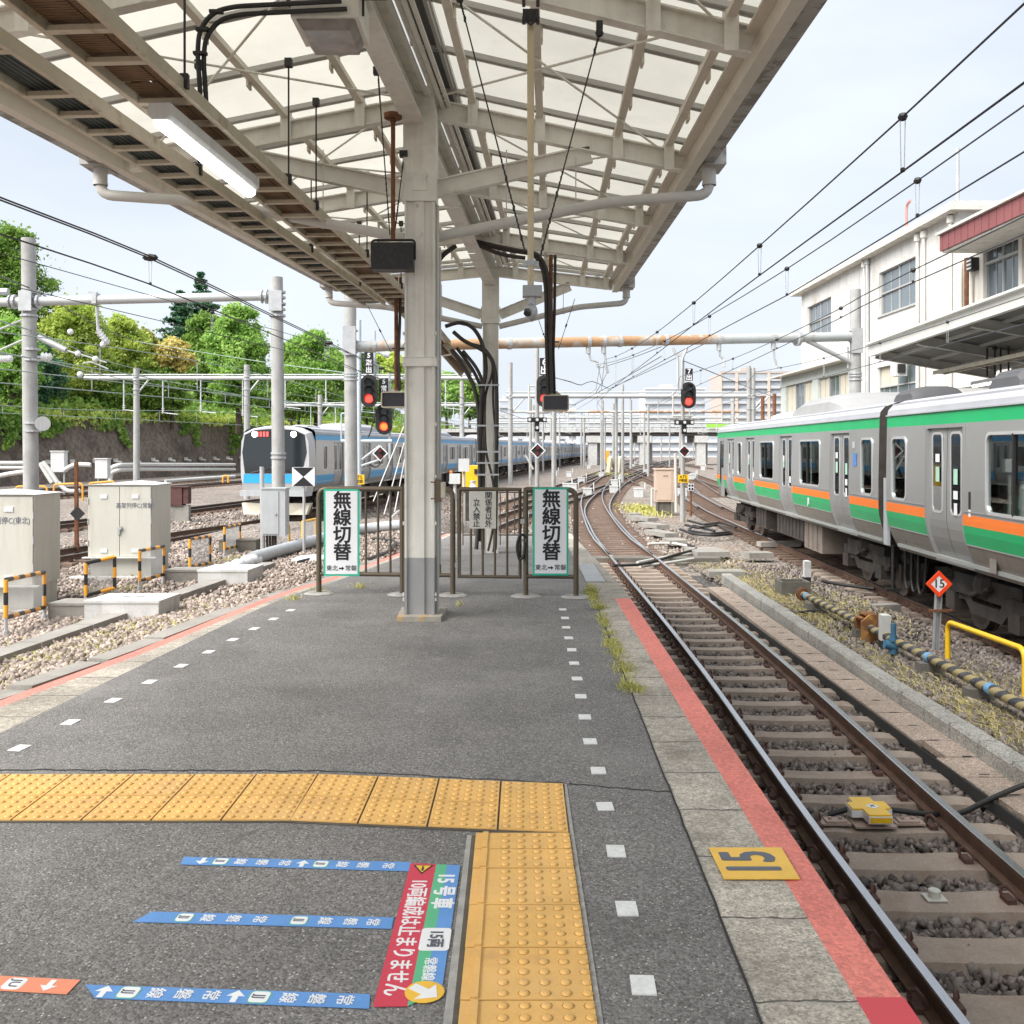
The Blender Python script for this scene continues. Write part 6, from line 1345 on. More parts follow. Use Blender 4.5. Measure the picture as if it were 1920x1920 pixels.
def meshmat():
    m, n, l, p = mat_base('wire_mesh'); g = n.new('ShaderNodeNewGeometry'); mp_ = n.new('ShaderNodeMapping'); mp_.inputs['Rotation'].default_value = (R(20), R(45), 0); mp_.inputs['Scale'].default_value = (30, 30, 30); l.new(g.outputs['Position'], mp_.inputs['Vector'])
    sx = n.new('ShaderNodeSeparateXYZ'); l.new(mp_.outputs[0], sx.inputs[0]); f = None
    for k in (0, 2):
        q = math_(n, l, 'LESS_THAN', math_(n, l, 'FRACT', sx.outputs[k]), .22); f = q if f is None else math_(n, l, 'MAXIMUM', f, q)
    p.inputs['Base Color'].default_value = (.5, .51, .52, 1); l.new(f, p.inputs['Alpha']); return m
m_mesh = meshmat()
def guard(name, label, xa, xb, ta, tb, fa, fb, ba, bb, my=None, cat='barrier', grp='mesh guards beside the cabinets'):
    A, B_ = gl(xa, ba), gl(xb, bb); A2 = V(A.x, A.y, 0); B2 = V(B_.x, B_.y, 0); at = lambda P, y: CH + (HZ-y)*P.y/F
    r = thing(name, label, cat, (A+B_)/2, grp); pa, pb, qa, qb = [V(P.x, P.y, at(P, y)) for P, y in ((A, ta), (B_, tb), (A, fa), (B_, fb))]
    f = MB(); stripes_tube(f, [qa, pa, pb, qb, qa], .026, .17); obj('striped_frame', f, my or [m_stripey, m_stripeb], r, smooth=40)
    for P, q in ((A, qa), (B_, qb)): f = MB(); f.cyl(P - V(0, 0, .1), q, .021, 8); f.cyl(P - V(0, 0, .1), P + V(0, 0, .09), .04, 8); obj('leg', f, [m_galv], r, smooth=40)
    f = MB(); n_ = 16; L = (pb-pa)
    for i in range(-n_, n_+1):
        for s in (1, -1):
            u0, u1 = i/n_, i/n_ + 1.0; v0, v1 = (0, 1) if s > 0 else (1, 0)
            if u0 < 0: v0 = v0 + (v1-v0)*(-u0)/(u1-u0); u0 = 0.
            if u1 > 1: v1 = v0 + (v1-v0)*(1-u0)/(u1-u0); u1 = 1.
            if u1 - u0 < .02: continue
            P = lambda u, v: lerp(lerp(qa, qb, u), lerp(pa, pb, u), v)
            f.tube([P(u0, v0), P(u1, v1)], .0034, 3, cap=False)
    obj('wire_mesh', f, [m_galv], r)
guard('mesh_guard', 'largest striped mesh guard, in front of the cabinet cut by the photo edge', 11, 83, 1087, 1073, 1158, 1139, 1197, 1166)
guard('mesh_guard', 'striped mesh guard behind the nearer white concrete box', 161, 215, 1056, 1044, 1117, 1102, 1136, 1128)
guard('mesh_guard', 'striped mesh guard in front of the whole ivory cabinet', 262, 307, 1033, 1024, 1089, 1077, 1110, 1096)
guard('mesh_guard', 'striped mesh guard standing just past the whole ivory cabinet', 356, 394, 1011, 1005, 1062, 1055, 1080, 1066)
guard('mesh_guard', 'small mesh guard with one striped post near the grey control box', 421, 450, 988, 983, 1030, 1022, 1046, 1036, [m_stripey, m_stripeb])
guard('mesh_guard', 'plain yellow mesh guard in front of the grey control box', 513, 542, 989, 984, 1033, 1027, 1040, 1033, [m_yel, m_yel])
guard('mesh_guard', 'plain yellow guard frame next to the crossing board post', 567, 592, 978, 973, 1018, 1010, 1026, 1018, [m_yel, m_yel])
def cbox_on(name, label, x0, x1, yt, yb, dep, mat, holes=False):
    a, c = gl(x0, yb), gl(x1, yb); Y = (a.y+c.y)/2; z = a.z-.05; h = (yb-yt)*Y/F + .14; b = MB(); b.prism([V(a.x, a.y, z), V(c.x, a.y+.0, z), V(c.x+.05, a.y+dep, z), V(a.x+.05, a.y+dep, z)], (0, 0, h+.02))
    b.prism([V(a.x-.012, a.y-.012, z+h+.021), V(c.x+.012, a.y-.012, z+h+.021), V(c.x+.062, a.y+dep+.01, z+h+.021), V(a.x+.04, a.y+dep+.01, z+h+.021)], (0, 0, .03))
    o = tag(obj(name, b, [mat]), label, 'concrete box')
    if holes:
        b = MB()
        for f in (.4, .6): b.cbox(V(lerp(a.x, c.x, f)+.03, a.y+dep*.5, z+h+.054), (.09, .03, .004))
        obj('lid_slot', b, [m_inkgrey], o)
cbox_on('concrete_box', 'white concrete pit box in front of the striped mesh guards', 158, 268, 1148, 1174, .6, m_conc_w, True)
cbox_on('concrete_box', 'white concrete pit box beyond the ivory cabinets beside the wrapped pipe', 371, 446, 1086, 1105, .7, m_conc_w, True)
cbox_on('concrete_box', 'low concrete slab beside the largest mesh guard', 90, 155, 1152, 1165, .4, m_conc); cbox_on('concrete_box', 'low concrete slab between the striped mesh guards and the farther pit box', 308, 368, 1085, 1096, .4, m_conc)
cbox_on('concrete_box', 'small concrete block under the mesh guard with one striped post', 410, 470, 1024, 1040, .3, m_conc_d)
# grey control box on posts
P = gl(493, 1043); Yb = P.y
r = thing('control_box', 'tall grey control box on a thin post in front of a concrete pole', 'control box', P)
b = MB(); a, c = dp(494, 917, Yb), dp(538, 1003, Yb); b.box((a.x, Yb-.15, c.z), (c.x, Yb+.2, a.z)); b.box((a.x-.02, Yb-.17, a.z+.001), (c.x+.02, Yb+.22, a.z+.03)); obj('case', b, [m_steelgrey], r)
b = MB(); b.box((lerp(a.x, c.x, .04), Yb-.166, c.z+.03), (lerp(a.x, c.x, .72), Yb-.151, a.z-.03)); o = obj('door', b, [m_steelgrey], r); b = MB(); b.cyl((lerp(a.x, c.x, .6), Yb-.166, lerp(c.z, a.z, .47)), (lerp(a.x, c.x, .6), Yb-.19, lerp(c.z, a.z, .47)), .025, 10); obj('handle', b, [m_galv], o)
b = MB(); b.cyl(P - V(0, 0, .2), dp(491, 875, Yb), .045, 12); obj('post', b, [m_galv], r, smooth=40)
b = MB()
for k in range(4): q = V(lerp(a.x, c.x, .15+.12*k), Yb, c.z); b.tube(arc([q, q - V(0, 0, .25), q + V(.1, -.1, -.42), q + V(.3, -.15, -.45)], .15), .025, 7)
obj('cable', b, [m_black], r, smooth=50)
# black and white crossing board
P = gl(570, 1040); Yb = P.y; r = thing('crossing_board', 'white board with two black triangles on a thin post by the control box', 'sign', P)
b = MB(); a, c = dp(548, 876, Yb-.04), dp(590, 912, Yb-.04); b.box((a.x, Yb-.05, c.z), (c.x, Yb-.035, a.z)); obj('plate', b, [m_signw], r)
m_ = (a+c)/2; m_.y = Yb-.052; e = .012
b = MB(); b.prism([V(a.x+e, m_.y, a.z-e/2), V(c.x-e, m_.y, a.z-e/2), m_], (0, -.003, 0)); b.prism([V(a.x+e, m_.y, c.z+e/2), V(c.x-e, m_.y, c.z+e/2), m_], (0, -.003, 0)); obj('black_triangle', b, [m_ink], r)
b = MB(); b.cyl(P - V(0, 0, .1), V(P.x, Yb, a.z), .028, 10); obj('post', b, [m_galv], r, smooth=40)
# fat grey pipe with a plastic-wrapped end
P = [gl(*q) for q in ((472, 1064), (500, 1055), (540, 1043), (590, 1028), (640, 1012), (690, 1003), (750, 997))]
r = thing('fat_pipe', 'fat grey flexible pipe lying over the ballast beyond the fence', 'pipe', P[2]); b = MB(); b.tube(arc([p + V(0, 0, .16) for p in P], .6), .12, 14); obj('pipe', b, [m_steelgrey], r, smooth=50)
b = MB(); Q = [gl(*q) for q in ((395, 1093), (430, 1082), (455, 1072), (478, 1062))]; b.tube(smoothline([p + V(0, 0, .12) for p in Q], .12), .13, 12, rs=[.11 + .035*math.sin(i*1.7) for i in range(len(smoothline([p for p in Q], .12)))]); obj('wrapped_end', b, [mk('white_plastic_wrap', (.66, .68, .7), .35, var=.2, scale=8, bump=.5, bscale=30)], r, smooth=30)
b = MB(); c = gl(590, 1052); b.sphere(c, .34, 10, sq=(1.3, 1, .35)); b.sphere(c + V(.4, .4, 0), .25, 8, sq=(1.3, 1, .4)); tag(obj('sand_bag', b, [bpy.data.materials['white_plastic_wrap']], smooth=50), 'crumpled white plastic sack lying under the fat grey pipe', 'sack')
# cables and pale conduits on the ground past the fence
for lab, pts in (('pale conduits lying across the ballast behind the first fence sign', [[(690, 1040), (740, 1030), (800, 1015), (850, 1008)], [(700, 1010), (720, 985), (745, 960), (770, 948)], [(700, 1030), (760, 1012), (830, 1000)]]), ('pale conduit curving down beside the low railing', [[(905, 1020), (950, 1012), (985, 1000), (990, 960)]])):
    b = MB()
    for q in pts: b.tube(arc([gp(x, y, -.55) for x, y in q], .5, 4), .045, 7)
    tag(obj('conduit', b, [m_pvc], smooth=60), lab, 'conduit')
b = MB()
for q in ([(560, 1060), (600, 1050), (640, 1045)], [(690, 1055), (730, 1040), (745, 1020), (700, 1015)], [(880, 1010), (900, 1018), (930, 1000)]): b.tube(arc([gl(x, y) + V(0, 0, .05) for x, y in q], .5, 4), .04, 7)
tag(obj('cable', b, [m_black], smooth=60), 'loose black cables on the ballast under the fat grey pipe', 'cable')
# black diamond marker
Y = 27.5; q = dp(144, 1005, Y); r = thing('diamond_marker', 'small black diamond marker on a rusty post between the two ivory cabinets', 'sign', V(q.x, Y, gh(q.x, Y)))
b = MB(); b.beam(V(q.x, Y, gh(q.x, Y)-.1), dp(143, 866, Y), .09, .09); obj('post', b, [m_rust], r)
b = MB(); c = dp(145, 963, Y-.07); h = .21; b.prism([c + V(0, 0, h), c + V(h, 0, 0), c - V(0, 0, h), c - V(h, 0, 0)], (0, .02, 0)); obj('plate', b, [m_black], r)
# boxes, pipes and orange railings along the stone wall foot
def wx(Y): return -40 + .16*(Y-77)
for lab, x0, x1, y0, y1, Y in (('grey wall box beside the concrete pole with the horn', 95, 120, 847, 885, 60), ('grey wall box nearer to the blue train', 178, 201, 861, 897, 58)):
    a, c = dp(x0, y0, Y), dp(x1, y1, Y); r = thing('wall_box', lab, 'equipment box', V((a.x+c.x)/2, Y, ZB)); b = MB(); b.box((a.x, Y, c.z), (c.x, Y+.5, a.z)); b.box((a.x-.05, Y-.05, a.z+.001), (c.x+.05, Y+.55, a.z+.06)); obj('case', b, [m_cabwhite], r)
    b = MB(); [b.box((xx-.04, Y+.2, ZB), (xx+.04, Y+.28, c.z)) for xx in (a.x+.1, c.x-.1)]; obj('stand', b, [m_galv], r)
for lab, pts in (('orange pipe railing beside the diamond marker', [(30, 925), (30, 912), (88, 912), (88, 927)]), ('orange pipe railing in front of the first wall box', [(101, 925), (101, 908), (155, 906), (155, 940)]), ('orange pipe railing behind the whole ivory cabinet', [(168, 912), (168, 906), (214, 902), (214, 915)]), ('orange pipe railing beside the front of the blue train', [(418, 905), (418, 892), (428, 892), (428, 905)])):
    b = MB(); b.tube(arc([dp(x, y, 52) for x, y in pts], .2), .05, 8); tag(obj('pipe_railing', b, [m_stripey], smooth=40), lab, 'railing')
b = MB()
for z, y in ((0, 868), (0, 877)): b.tube([dp(-20, y, 62), dp(48, y, 62)], .12, 8)
for q in ([(0, 892), (20, 888), (50, 884)], [(75, 868), (88, 890), (98, 905)], [(80, 866), (95, 885), (108, 905)], [(120, 882), (140, 870), (170, 872)], [(110, 905), (125, 922), (150, 920)]): b.tube(arc([dp(x, y, 60) for x, y in q], 1., 4), .14, 8)
for y in (872, 881): b.tube(arc([dp(207, y+22, 62), dp(208, y+4, 62), dp(225, y, 62), dp(260, y-1, 70), dp(440, y-1, 100)], 1.), .14, 8)
b.tube([dp(310, 902, 75), dp(440, 893, 84)], .13, 8)
tag(obj('cable_duct', b, [mk('duct_white', (.62, .62, .6), .5, var=.1)], smooth=50), 'pale cable ducts running along the foot of the stone wall', 'cable duct')

# ---------------------------------------------------------------- poles and gantries
def pole(x, yt, yb, Y, wpx, root=None, mat=None, name='pole', taper=.9, tilt=0):
    r_ = wpx*Y/F/2; b = MB(); p, q = dp(x, yb, Y), dp(x + tilt, yt, Y); b.tube([V(p.x, p.y, min(p.z, gh(p.x, Y)-.3)), q], r_, 16, rs=[r_, r_*taper]); return obj(name, b, [mat or m_pole], root, smooth=40) if root else b
def bands(mb, x, ys, Y, wpx):
    for y in ys: c = dp(x, y, Y); r_ = wpx*Y/F/2; mb.cyl(c - V(0, 0, .03), c + V(0, 0, .03), r_, 14)
def insulator(mb, p, q, n=5, r=.09, mi=0):
    p, q = Vector(p), Vector(q); d = (q-p)
    for i in range(n): mb.cyl(p + d*(i+.2)/n, p + d*(i+.75)/n, r, 10, mi, r2=r*.6)
    mb.cyl(p, q, r*.35, 6, mi)
r = thing('gantry', 'grey pipe beam between two concrete poles beside the ivory cabinets', 'gantry', dp(55, 925, 27)); Y = 27.
pole(60, 447, 925, Y, 28, r, tilt=-7); pole(523, 520, 1000, Y, 25, r, tilt=-4)
b = MB(); b.cyl(dp(-60, 568, Y), dp(505, 555, Y), .125, 14); obj('beam', b, [m_gantry], r, smooth=40)
b = MB()
for x in (28, 72, 500): c = dp(x, 566 if x < 100 else 556, Y); b.cyl(c - V(.03, 0, 0), c + V(.03, 0, 0), .2, 14); b.cyl(c - V(.14, 0, 0), c - V(.11, 0, 0), .19, 14)
for x in (55, 520): bands(b, x, (548, 558, 570, 580, 592), Y, 31); c = dp(x, 566, Y); b.cbox(c - V(0, .24, 0), (.35, .06, .55))
bands(b, 60, (655, 675, 793, 808), Y, 31); bands(b, 522, (570, 850, 858), Y, 28)
obj('clamp', b, [m_galv], r)
b = MB(); c = dp(72, 793, Y); b.cyl(c, c + V(.2, -.2, 0), .07, 10); b.cyl(c + V(.18, -.2, .0), c + V(.32, -.42, -.03), .07, 16, r2=.2); obj('horn_speaker', b, [m_cabwhite], r, smooth=40)
b = MB(); p = dp(180, 560, Y); b.cyl(p + V(0, 0, .15), dp(184, 620, Y), .045, 8); b.cbox(p, (.12, .3, .3)); b.cbox(p + V(-.08, 0, .18), (.25, .05, .04)); obj('drop_arm', b, [m_galv], r)
b = MB(); insulator(b, dp(184, 620, Y), dp(203, 645, Y), 5, .11); insulator(b, dp(0, 673, Y), dp(24, 672, Y), 6, .1); insulator(b, dp(78, 668, Y), dp(98, 670, Y), 3, .12)
for x, y in ((132, 622), (193, 646), (146, 663), (179, 673), (150, 702)): b.sphere(dp(x, y, Y), .085, 10)
obj('insulator', b, [m_porc], r, smooth=40)
b = MB(); b.cyl(dp(72, 632, Y), dp(124, 657, Y), .085, 10); b.cyl(dp(124, 657, Y), dp(146, 664, Y), .025, 6); b.cyl(dp(146, 663, Y), dp(200, 680, Y), .02, 6); b.tube(arc([dp(155, 682, Y), dp(170, 678, Y), dp(203, 692, Y)], .3), .022, 6)
b.cyl(dp(42, 600, Y), dp(-30, 630, Y), .03, 6); b.cyl(dp(42, 638, Y), dp(-30, 670, Y), .03, 6); b.cyl(dp(98, 670, Y), dp(40, 668, Y), .04, 6); obj('strut', b, [m_galv], r, smooth=40)
b = MB(); q = dp(-5, 547, Y); b.cyl(q, q + V(.3, 0, 0), .1, 10); obj('beam_box', b, [m_galv], r)
# the big rusty gantry
r = thing('gantry', 'long rust-streaked pipe gantry spanning all tracks behind the signals', 'gantry', dp(657, 960, 31))
pole(659, 480, 940, 31, 25, r, tilt=-3); pole(1604, 543, 830, 36, 22, r)
PA, PB = dp(660, 650, 31), dp(1600, 631, 36)
b = MB(); b.cyl(PA, PB, .175, 16); obj('beam', b, [m_rustbeam], r, smooth=40)
at = lambda x: lerp(PA, PB, (lambda t: t)(min(1, max(0, ((x-960)*PA.y/F - PA.x) / ((PB.x-PA.x) - (x-960)/F*(PB.y-PA.y))))))
b = MB()
for x in (955, 1103, 1132, 1162, 1248, 1348, 1450, 1495, 700): c = at(x); d = (PB-PA).normalized(); b.cyl(c - d*.06, c + d*.06, .2 if x != 1495 else .3, 14)
for y in (620, 640, 660, 700, 705, 712): bands(b, 1604, (y,), 36, 25); bands(b, 658, (y,), 31, 27)
for x, Yp in ((1604, 36), (657, 31)): c = dp(x, 640, Yp); b.cbox(c - V(0, .23, 0), (.4, .08, .9))
obj('clamp', b, [m_galv], r)
b = MB(); b.cyl(at(1512) - V(0, 0, .1), dp(1596, 680, 36), .085, 10); b.cyl(dp(1590, 650, 36), dp(1590, 690, 36), .03, 6); obj('strut', b, [m_gantry], r, smooth=40)
b = MB()
for x, pts in ((1103, [(1105, 665), (1108, 675), (1120, 678)]), (1132, [(1134, 665), (1137, 690)]), (1348, [(1350, 668), (1358, 674)]), (1450, [(1452, 672), (1457, 686)])):
    c = at(x); P = [c] + [dp(px_, y, c.y) for px_, y in pts]; b.tube(P, .04, 8); b.cyl(c - V(0, 0, .1), c - V(0, 0, .4), .085, 10)
obj('drop_arm', b, [m_gantry], r, smooth=50)
b = MB()
for x, y, x2, y2 in ((1120, 678, 1122, 690), (1137, 688, 1140, 700), (1358, 674, 1357, 690), (1457, 686, 1460, 690)): insulator(b, dp(x, y, 34), dp(x2, y2, 34), 3, .07)
obj('insulator', b, [m_porc], r, smooth=40)
b = MB(); Yv = 36.
for s in (-1, 1): b.tube(arc([dp(1275 + s*13, 652, Yv), dp(1275 + s*10, 660, Yv), dp(1275 + s*4, 672, Yv), dp(1274 + s*3, 730, Yv)], .3), .05, 8)
b.cbox(dp(1275, 665, Yv), (.22, .06, .12)); obj('hanger_post', b, [m_gantry], r, smooth=50)
def gantry(label, Y, xa, xb, ybm, poles, thick, mat, twin=True, wp=10, arms=6):
    r = thing('gantry', label, 'gantry', dp((xa+xb)/2, 900, Y)); b = MB(); b.cyl(dp(xa, ybm, Y), dp(xb, ybm, Y), thick*Y/F/2, 10)
    obj('beam', b, [mat], r, smooth=40)
    if twin: b = MB(); b.cyl(dp(xa, ybm - thick*.9, Y), dp(xb, ybm - thick*.9, Y), thick*Y/F*.2, 6); [b.cyl(dp(x, ybm - thick*.9, Y), dp(x, ybm, Y), thick*Y/F*.15, 5) for x in np.linspace(xa+3, xb-3, max(3, int((xb-xa)/40)))]; obj('top_rail', b, [m_gantry], r)
    for x, yt in poles:
        pole(x, yt, 900, Y, wp, r, mat=m_pole)
        b = MB(); b.cyl(dp(x + wp*.4, ybm + thick*3.6, Y), dp(x + thick*3.6, ybm, Y), thick*Y/F*.25, 6); bands(b, x, (ybm-3, ybm+3, ybm + thick*3), Y, wp*1.15); obj('strut', b, [m_gantry], r)
    b, c = MB(), MB()
    for x in np.linspace(xa, xb, arms + 2)[1:-1]:
        x += random.uniform(-8, 8); p = dp(x, ybm, Y); L = random.uniform(1.2, 2.0); b.cyl(p, p - V(0, 0, L), .045, 6); insulator(c, p - V(0, 0, L), p - V(0, 0, L+.35), 3, .1); b.tube([p - V(0, 0, L+.3), p - V(-.9, 0, L+.4)], .03, 5)
    obj('drop_arm', b, [m_gantry], r); obj('insulator', c, [m_porc], r)
gantry('pale gantry on thin poles behind the front of the blue train', 58, 158, 905, 709, [(256, 690), (463, 684)], 7, m_gantry, True, 12, 9)
gantry('pale gantry over the blue train between the near column and the big pole', 84, 530, 905, 760, [(866, 715), (600, 740)], 5, m_gantry, True, 9, 7)
gantry('wide grey gantry behind the signal marked 6 and the far red signal', 80, 950, 1412, 743, [(957, 680), (1404, 686), (1412, 690)], 8, m_gantry, True, 9, 7)
gantry('grey gantry just above the beige cabinet with one rusty stretch', 112, 960, 1400, 772, [(1040, 750), (1373, 745)], 4.5, m_rustbeam, False, 7, 8)
gantry('fifth gantry counted from the platform, over the crossing tracks', 140, 900, 1410, 783, [(1150, 757), (1000, 760)], 4, m_gantry, True, 5, 9)
gantry('sixth gantry counted from the platform, in front of the concrete bridge', 160, 880, 1420, 793, [(1275, 770), (1090, 772), (1215, 775)], 3.6, m_gantry, True, 4, 9)
gantry('seventh gantry counted from the platform, behind the concrete bridge', 205, 920, 1400, 800, [(1150, 780), (1240, 782)], 3, m_gantry, True, 3, 10)
gantry('farthest gantry over the yard throat', 260, 960, 1380, 806, [(1100, 790), (1300, 790), (1190, 790)], 2.6, m_gantry, True, 2.6, 10)
for lab, x, yt, Y, wp in (('plain concrete pole beyond the far column', 1038, 770, 60, 8), ('thin grey mast among the far tracks beside the pier', 1095, 778, 150, 4), ('slim grey pole standing over the crossing tracks', 1183, 750, 130, 5), ('slim grey pole near the far bridge pier', 1208, 775, 120, 4)):
    tag(obj('pole', pole(x, yt, 900, Y, wp), [m_pole], smooth=40), lab, 'pole')
for lab, x, yt, Y in (('rusty steel post beside the roof of the orange and green train', 1430, 742, 46), ('taller rusty steel post with a lamp by the yellow board', 1452, 738, 44)):
    tag(obj('steel_post', pole(x, yt, 860, Y, 7, mat=m_rust, taper=1), [m_rust]), lab, 'post')
for k in range(26):
    Y_ = random.uniform(75, 250); x = random.uniform(975, 1390); yt = 840 - (random.uniform(5.5, 8.5) - CH)*F/Y_
    tag(obj('pole', pole(x, yt, 900, Y_, max(1.6, .26*F/Y_)), [m_pole], smooth=40), 'one of the many slim grey poles standing in the distant yard', 'pole', 'slim poles in the distant yard')
for k in range(22):
    p = gp(random.uniform(1010, 1330), random.uniform(868, 935), ZB); b = MB(); b.cbox(p + V(0, 0, .25), (.5, .5, .5)); b.cbox(p + V(0, 0, .53), (.56, .56, .06)); b.cyl(p + V(.4, 0, 0), p + V(.4, 0, .9), .04, 6)
    tag(obj('trackside_box', b, [m_cabwhite]), 'one of the small pale trackside boxes between the crossing tracks', 'equipment box', 'trackside boxes in the yard')
# ---------------------------------------------------------------- signals
def capsule(c, w_, h_, n=10):
    r_ = w_/2; return [c + V(r_*math.cos(R(180*i/n)), 0, h_/2-r_ + r_*math.sin(R(180*i/n))) for i in range(n+1)] + [c + V(-r_*math.cos(R(180*i/n)), 0, -h_/2+r_ - r_*math.sin(R(180*i/n))) for i in range(n+1)]
def head(root, x, y, wpx, hpx, Y, lit):
    c = dp(x, y, Y); w_, h_ = wpx*Y/F, hpx*Y/F; b = MB(); b.prism(capsule(c, w_, h_), (0, .06, 0)); o = obj('backboard', b, [m_black], root)
    st = h_*.235; rl = w_*.2
    for k in range(3):
        q = c + V(0, -.01, st*(1-k)*1.0); b = MB(); b.cyl(q, q - V(0, .03, 0), rl, 16); on_ = k == 2
        obj('lens', b, [lit if on_ else m_lens_off], o)
        if on_: b = MB(); ri = [q + V(math.cos(R(a))*rl*1.02, -.005, math.sin(R(a))*rl*1.02) for a in range(0, 360, 20)]; ro = [q + V(math.cos(R(a))*rl*1.35, -.005, math.sin(R(a))*rl*1.35) for a in range(0, 360, 20)]; b.ring(ro, ri, (0, -.02, 0)); obj('lens_rim', b, [m_lamp_ring], o)
        b = MB(); n = 12; P = [(math.cos(R(-15 + 210*i/n)), math.sin(R(-15 + 210*i/n))) for i in range(n+1)]
        vs = [q + V(a*rl*1.4, 0, e*rl*1.4) for a, e in P] + [q + V(a*rl*1.3, -.3*(.5+.5*max(0, e)), e*rl*1.3 + .02) for a, e in P]; b.add(vs, [(i, i+1, n+2+i, n+1+i) for i in range(n)]); obj('lens_hood', b, [m_black], o)
    return o
def plate(root, x0, x1, y0, y1, Y, chars, size, mat=None, ink=None):
    a, c = dp(x0, y0, Y), dp(x1, y1, Y); b = MB(); b.box((a.x, Y, c.z), (c.x, Y+.03, a.z)); o = obj('number_plate', b, [mat or m_ink], root); n = len(chars)
    for k, ch in enumerate(chars): text(ch, size, frame(V((a.x+c.x)/2, Y-.004, lerp(a.z, c.z, (k+.5)/n)), (1, 0, 0), (0, 0, 1)), ink or m_white, o, bold=.03)
def diamond(root, x, y, hp, Y):
    c = dp(x, y, Y); h = hp*Y/F; D = lambda k, o=0: [c + V(0, o, h*k), c + V(h*k, o, 0), c + V(0, o, -h*k), c + V(-h*k, o, 0)]
    b = MB(); b.ring(D(1), D(.82), (0, -.03, 0)); o = obj('shunt_board', b, [m_white], root); b = MB(); b.prism(D(.83), (0, .04, 0)); obj('board_face', b, [m_black], o)
    for s in (-1, 1): b = MB(); q = c + V(0, -.01, s*h*.36); b.cyl(q, q - V(0, .1, 0), h*.25, 14); obj('lens', b, [m_lens_dred], o)
def indicator(root, x, y, sp, Y):
    b = MB(); c = dp(x, y, Y); k = Y/F; b.box(c + V(-sp*1.3*k, 0, -4.5*k), c + V(sp*1.3*k, .1, 4.5*k)); b.box(c + V(-4.5*k, 0, -22*k), c + V(4.5*k, .1, -4.6*k)); o = obj('route_indicator', b, [m_black], root)
    for dx, dy in ((-sp, 0), (0, 0), (sp, 0), (0, 15)): b = MB(); q = dp(x + dx, y + dy, Y-.01); b.cyl(q, q - V(0, .12, 0), 4.2*k, 14); b.cyl(q - V(0, .121, 0), q - V(0, .125, 0), 2.8*k, 12, 1); obj('lamp', b, [m_black, m_cabwhite], o)
def ats(root, x0, x1, y0, y1, Y):
    a, c = dp(x0, y0, Y), dp(x1, y1, Y); b = MB(); b.box((a.x, Y, c.z), (c.x, Y+.02, a.z)); o = obj('yellow_plate', b, [m_yelrail], root); h = a.z-c.z
    text('ATS', h*.5, frame(V((a.x+c.x)/2, Y-.004, lerp(a.z, c.z, .28)), (1, 0, 0), (0, 0, 1)), m_ink, o, bold=.02); text('P確認', h*.42, frame(V((a.x+c.x)/2, Y-.004, lerp(a.z, c.z, .73)), (1, 0, 0), (0, 0, 1)), m_ink, o, bold=.015)
m_mast = mk('pale_blue_mast', (.5, .56, .6), .5, var=.06)
Y = 36.
r = thing('signal_mast', 'signal mast with two red-lit heads numbered 5 in front of the blue train', 'signal', dp(672, 985, Y))
pole(673, 600, 985, Y, 9, r, mat=m_mast, taper=1, name='mast')
head(r, 692, 733, 31, 62, Y, m_lamp_red); head(r, 720, 786, 31, 58, Y+.4, m_lamp_orange); plate(r, 683, 700, 660, 701, Y, '5東出', .24); plate(r, 711, 728, 709, 749, Y+.4, '5常出', .24)
ats(r, 660, 683, 890, 908, Y-.15); diamond(r, 713, 850, 15, Y-.2)
b = MB(); b.cyl(dp(702, 620, Y+.3), dp(704, 735, Y+.3), .05, 8); b.cyl(dp(730, 700, Y+.6), dp(731, 860, Y+.6), .05, 8); b.tube(arc([dp(673, 660, Y+.3), dp(700, 665, Y+.3), dp(712, 660, Y+.3)], .2), .03, 6); b.cyl(dp(640, 827, Y), dp(735, 827, Y), .06, 8); b.cyl(dp(655, 840, Y), dp(671, 862, Y), .04, 6); b.cyl(dp(678, 862, Y), dp(712, 836, Y), .04, 6); b.cyl(dp(672, 875, Y), dp(712, 862, Y), .04, 6)
for y in (775, 800): b.cyl(dp(640, y, Y+.5), dp(668, y, Y+.5), .03, 6)
for x in (640, 652, 664): b.cyl(dp(x, 775, Y+.5), dp(x, 827, Y+.5), .03, 6)
b.cyl(dp(705, 655, Y), dp(722, 666, Y), .06, 8); b.cyl(dp(722, 664, Y-.1), dp(730, 666, Y-.1), .12, 14)
obj('bracket', b, [m_mast], r)
b = MB()
for xa, ya, xb, yb in ((757, 800, 700, 940), (758, 830, 720, 965), (759, 860, 740, 960)): b.cyl(dp(xa, ya, Y), dp(xb, yb, Y-2), .022, 6)
obj('guy_rod', b, [m_pvc], r)
b = MB(); b.tube(arc([dp(705, 770, Y), dp(695, 810, Y), dp(690, 820, Y)], .2), .03, 6); b.tube(arc([dp(716, 866, Y), dp(705, 878, Y), dp(690, 868, Y)], .2), .03, 6); obj('cable', b, [m_black], r)
r = thing('signal_mast', 'signal mast with plate 6 half hidden behind the beige-hooded monitor', 'signal', dp(1008, 960, Y))
pole(1007, 648, 960, Y, 8, r, mat=m_pole, taper=1, name='mast'); head(r, 1020, 733, 28, 60, Y-.3, m_lamp_red); plate(r, 1012, 1030, 671, 703, Y-.3, '6出', .33); indicator(r, 1007, 787, 14, Y-.3); diamond(r, 1008, 845, 15, Y-.4)
b = MB(); b.cyl(dp(988, 773, Y), dp(1030, 773, Y), .05, 8); b.cyl(dp(992, 722, Y), dp(992, 773, Y), .04, 6); b.cyl(dp(992, 724, Y), dp(1006, 724, Y), .03, 6); b.cyl(dp(985, 853, Y), dp(1000, 880, Y), .04, 6); obj('bracket', b, [m_pvc], r)
Y = 40.
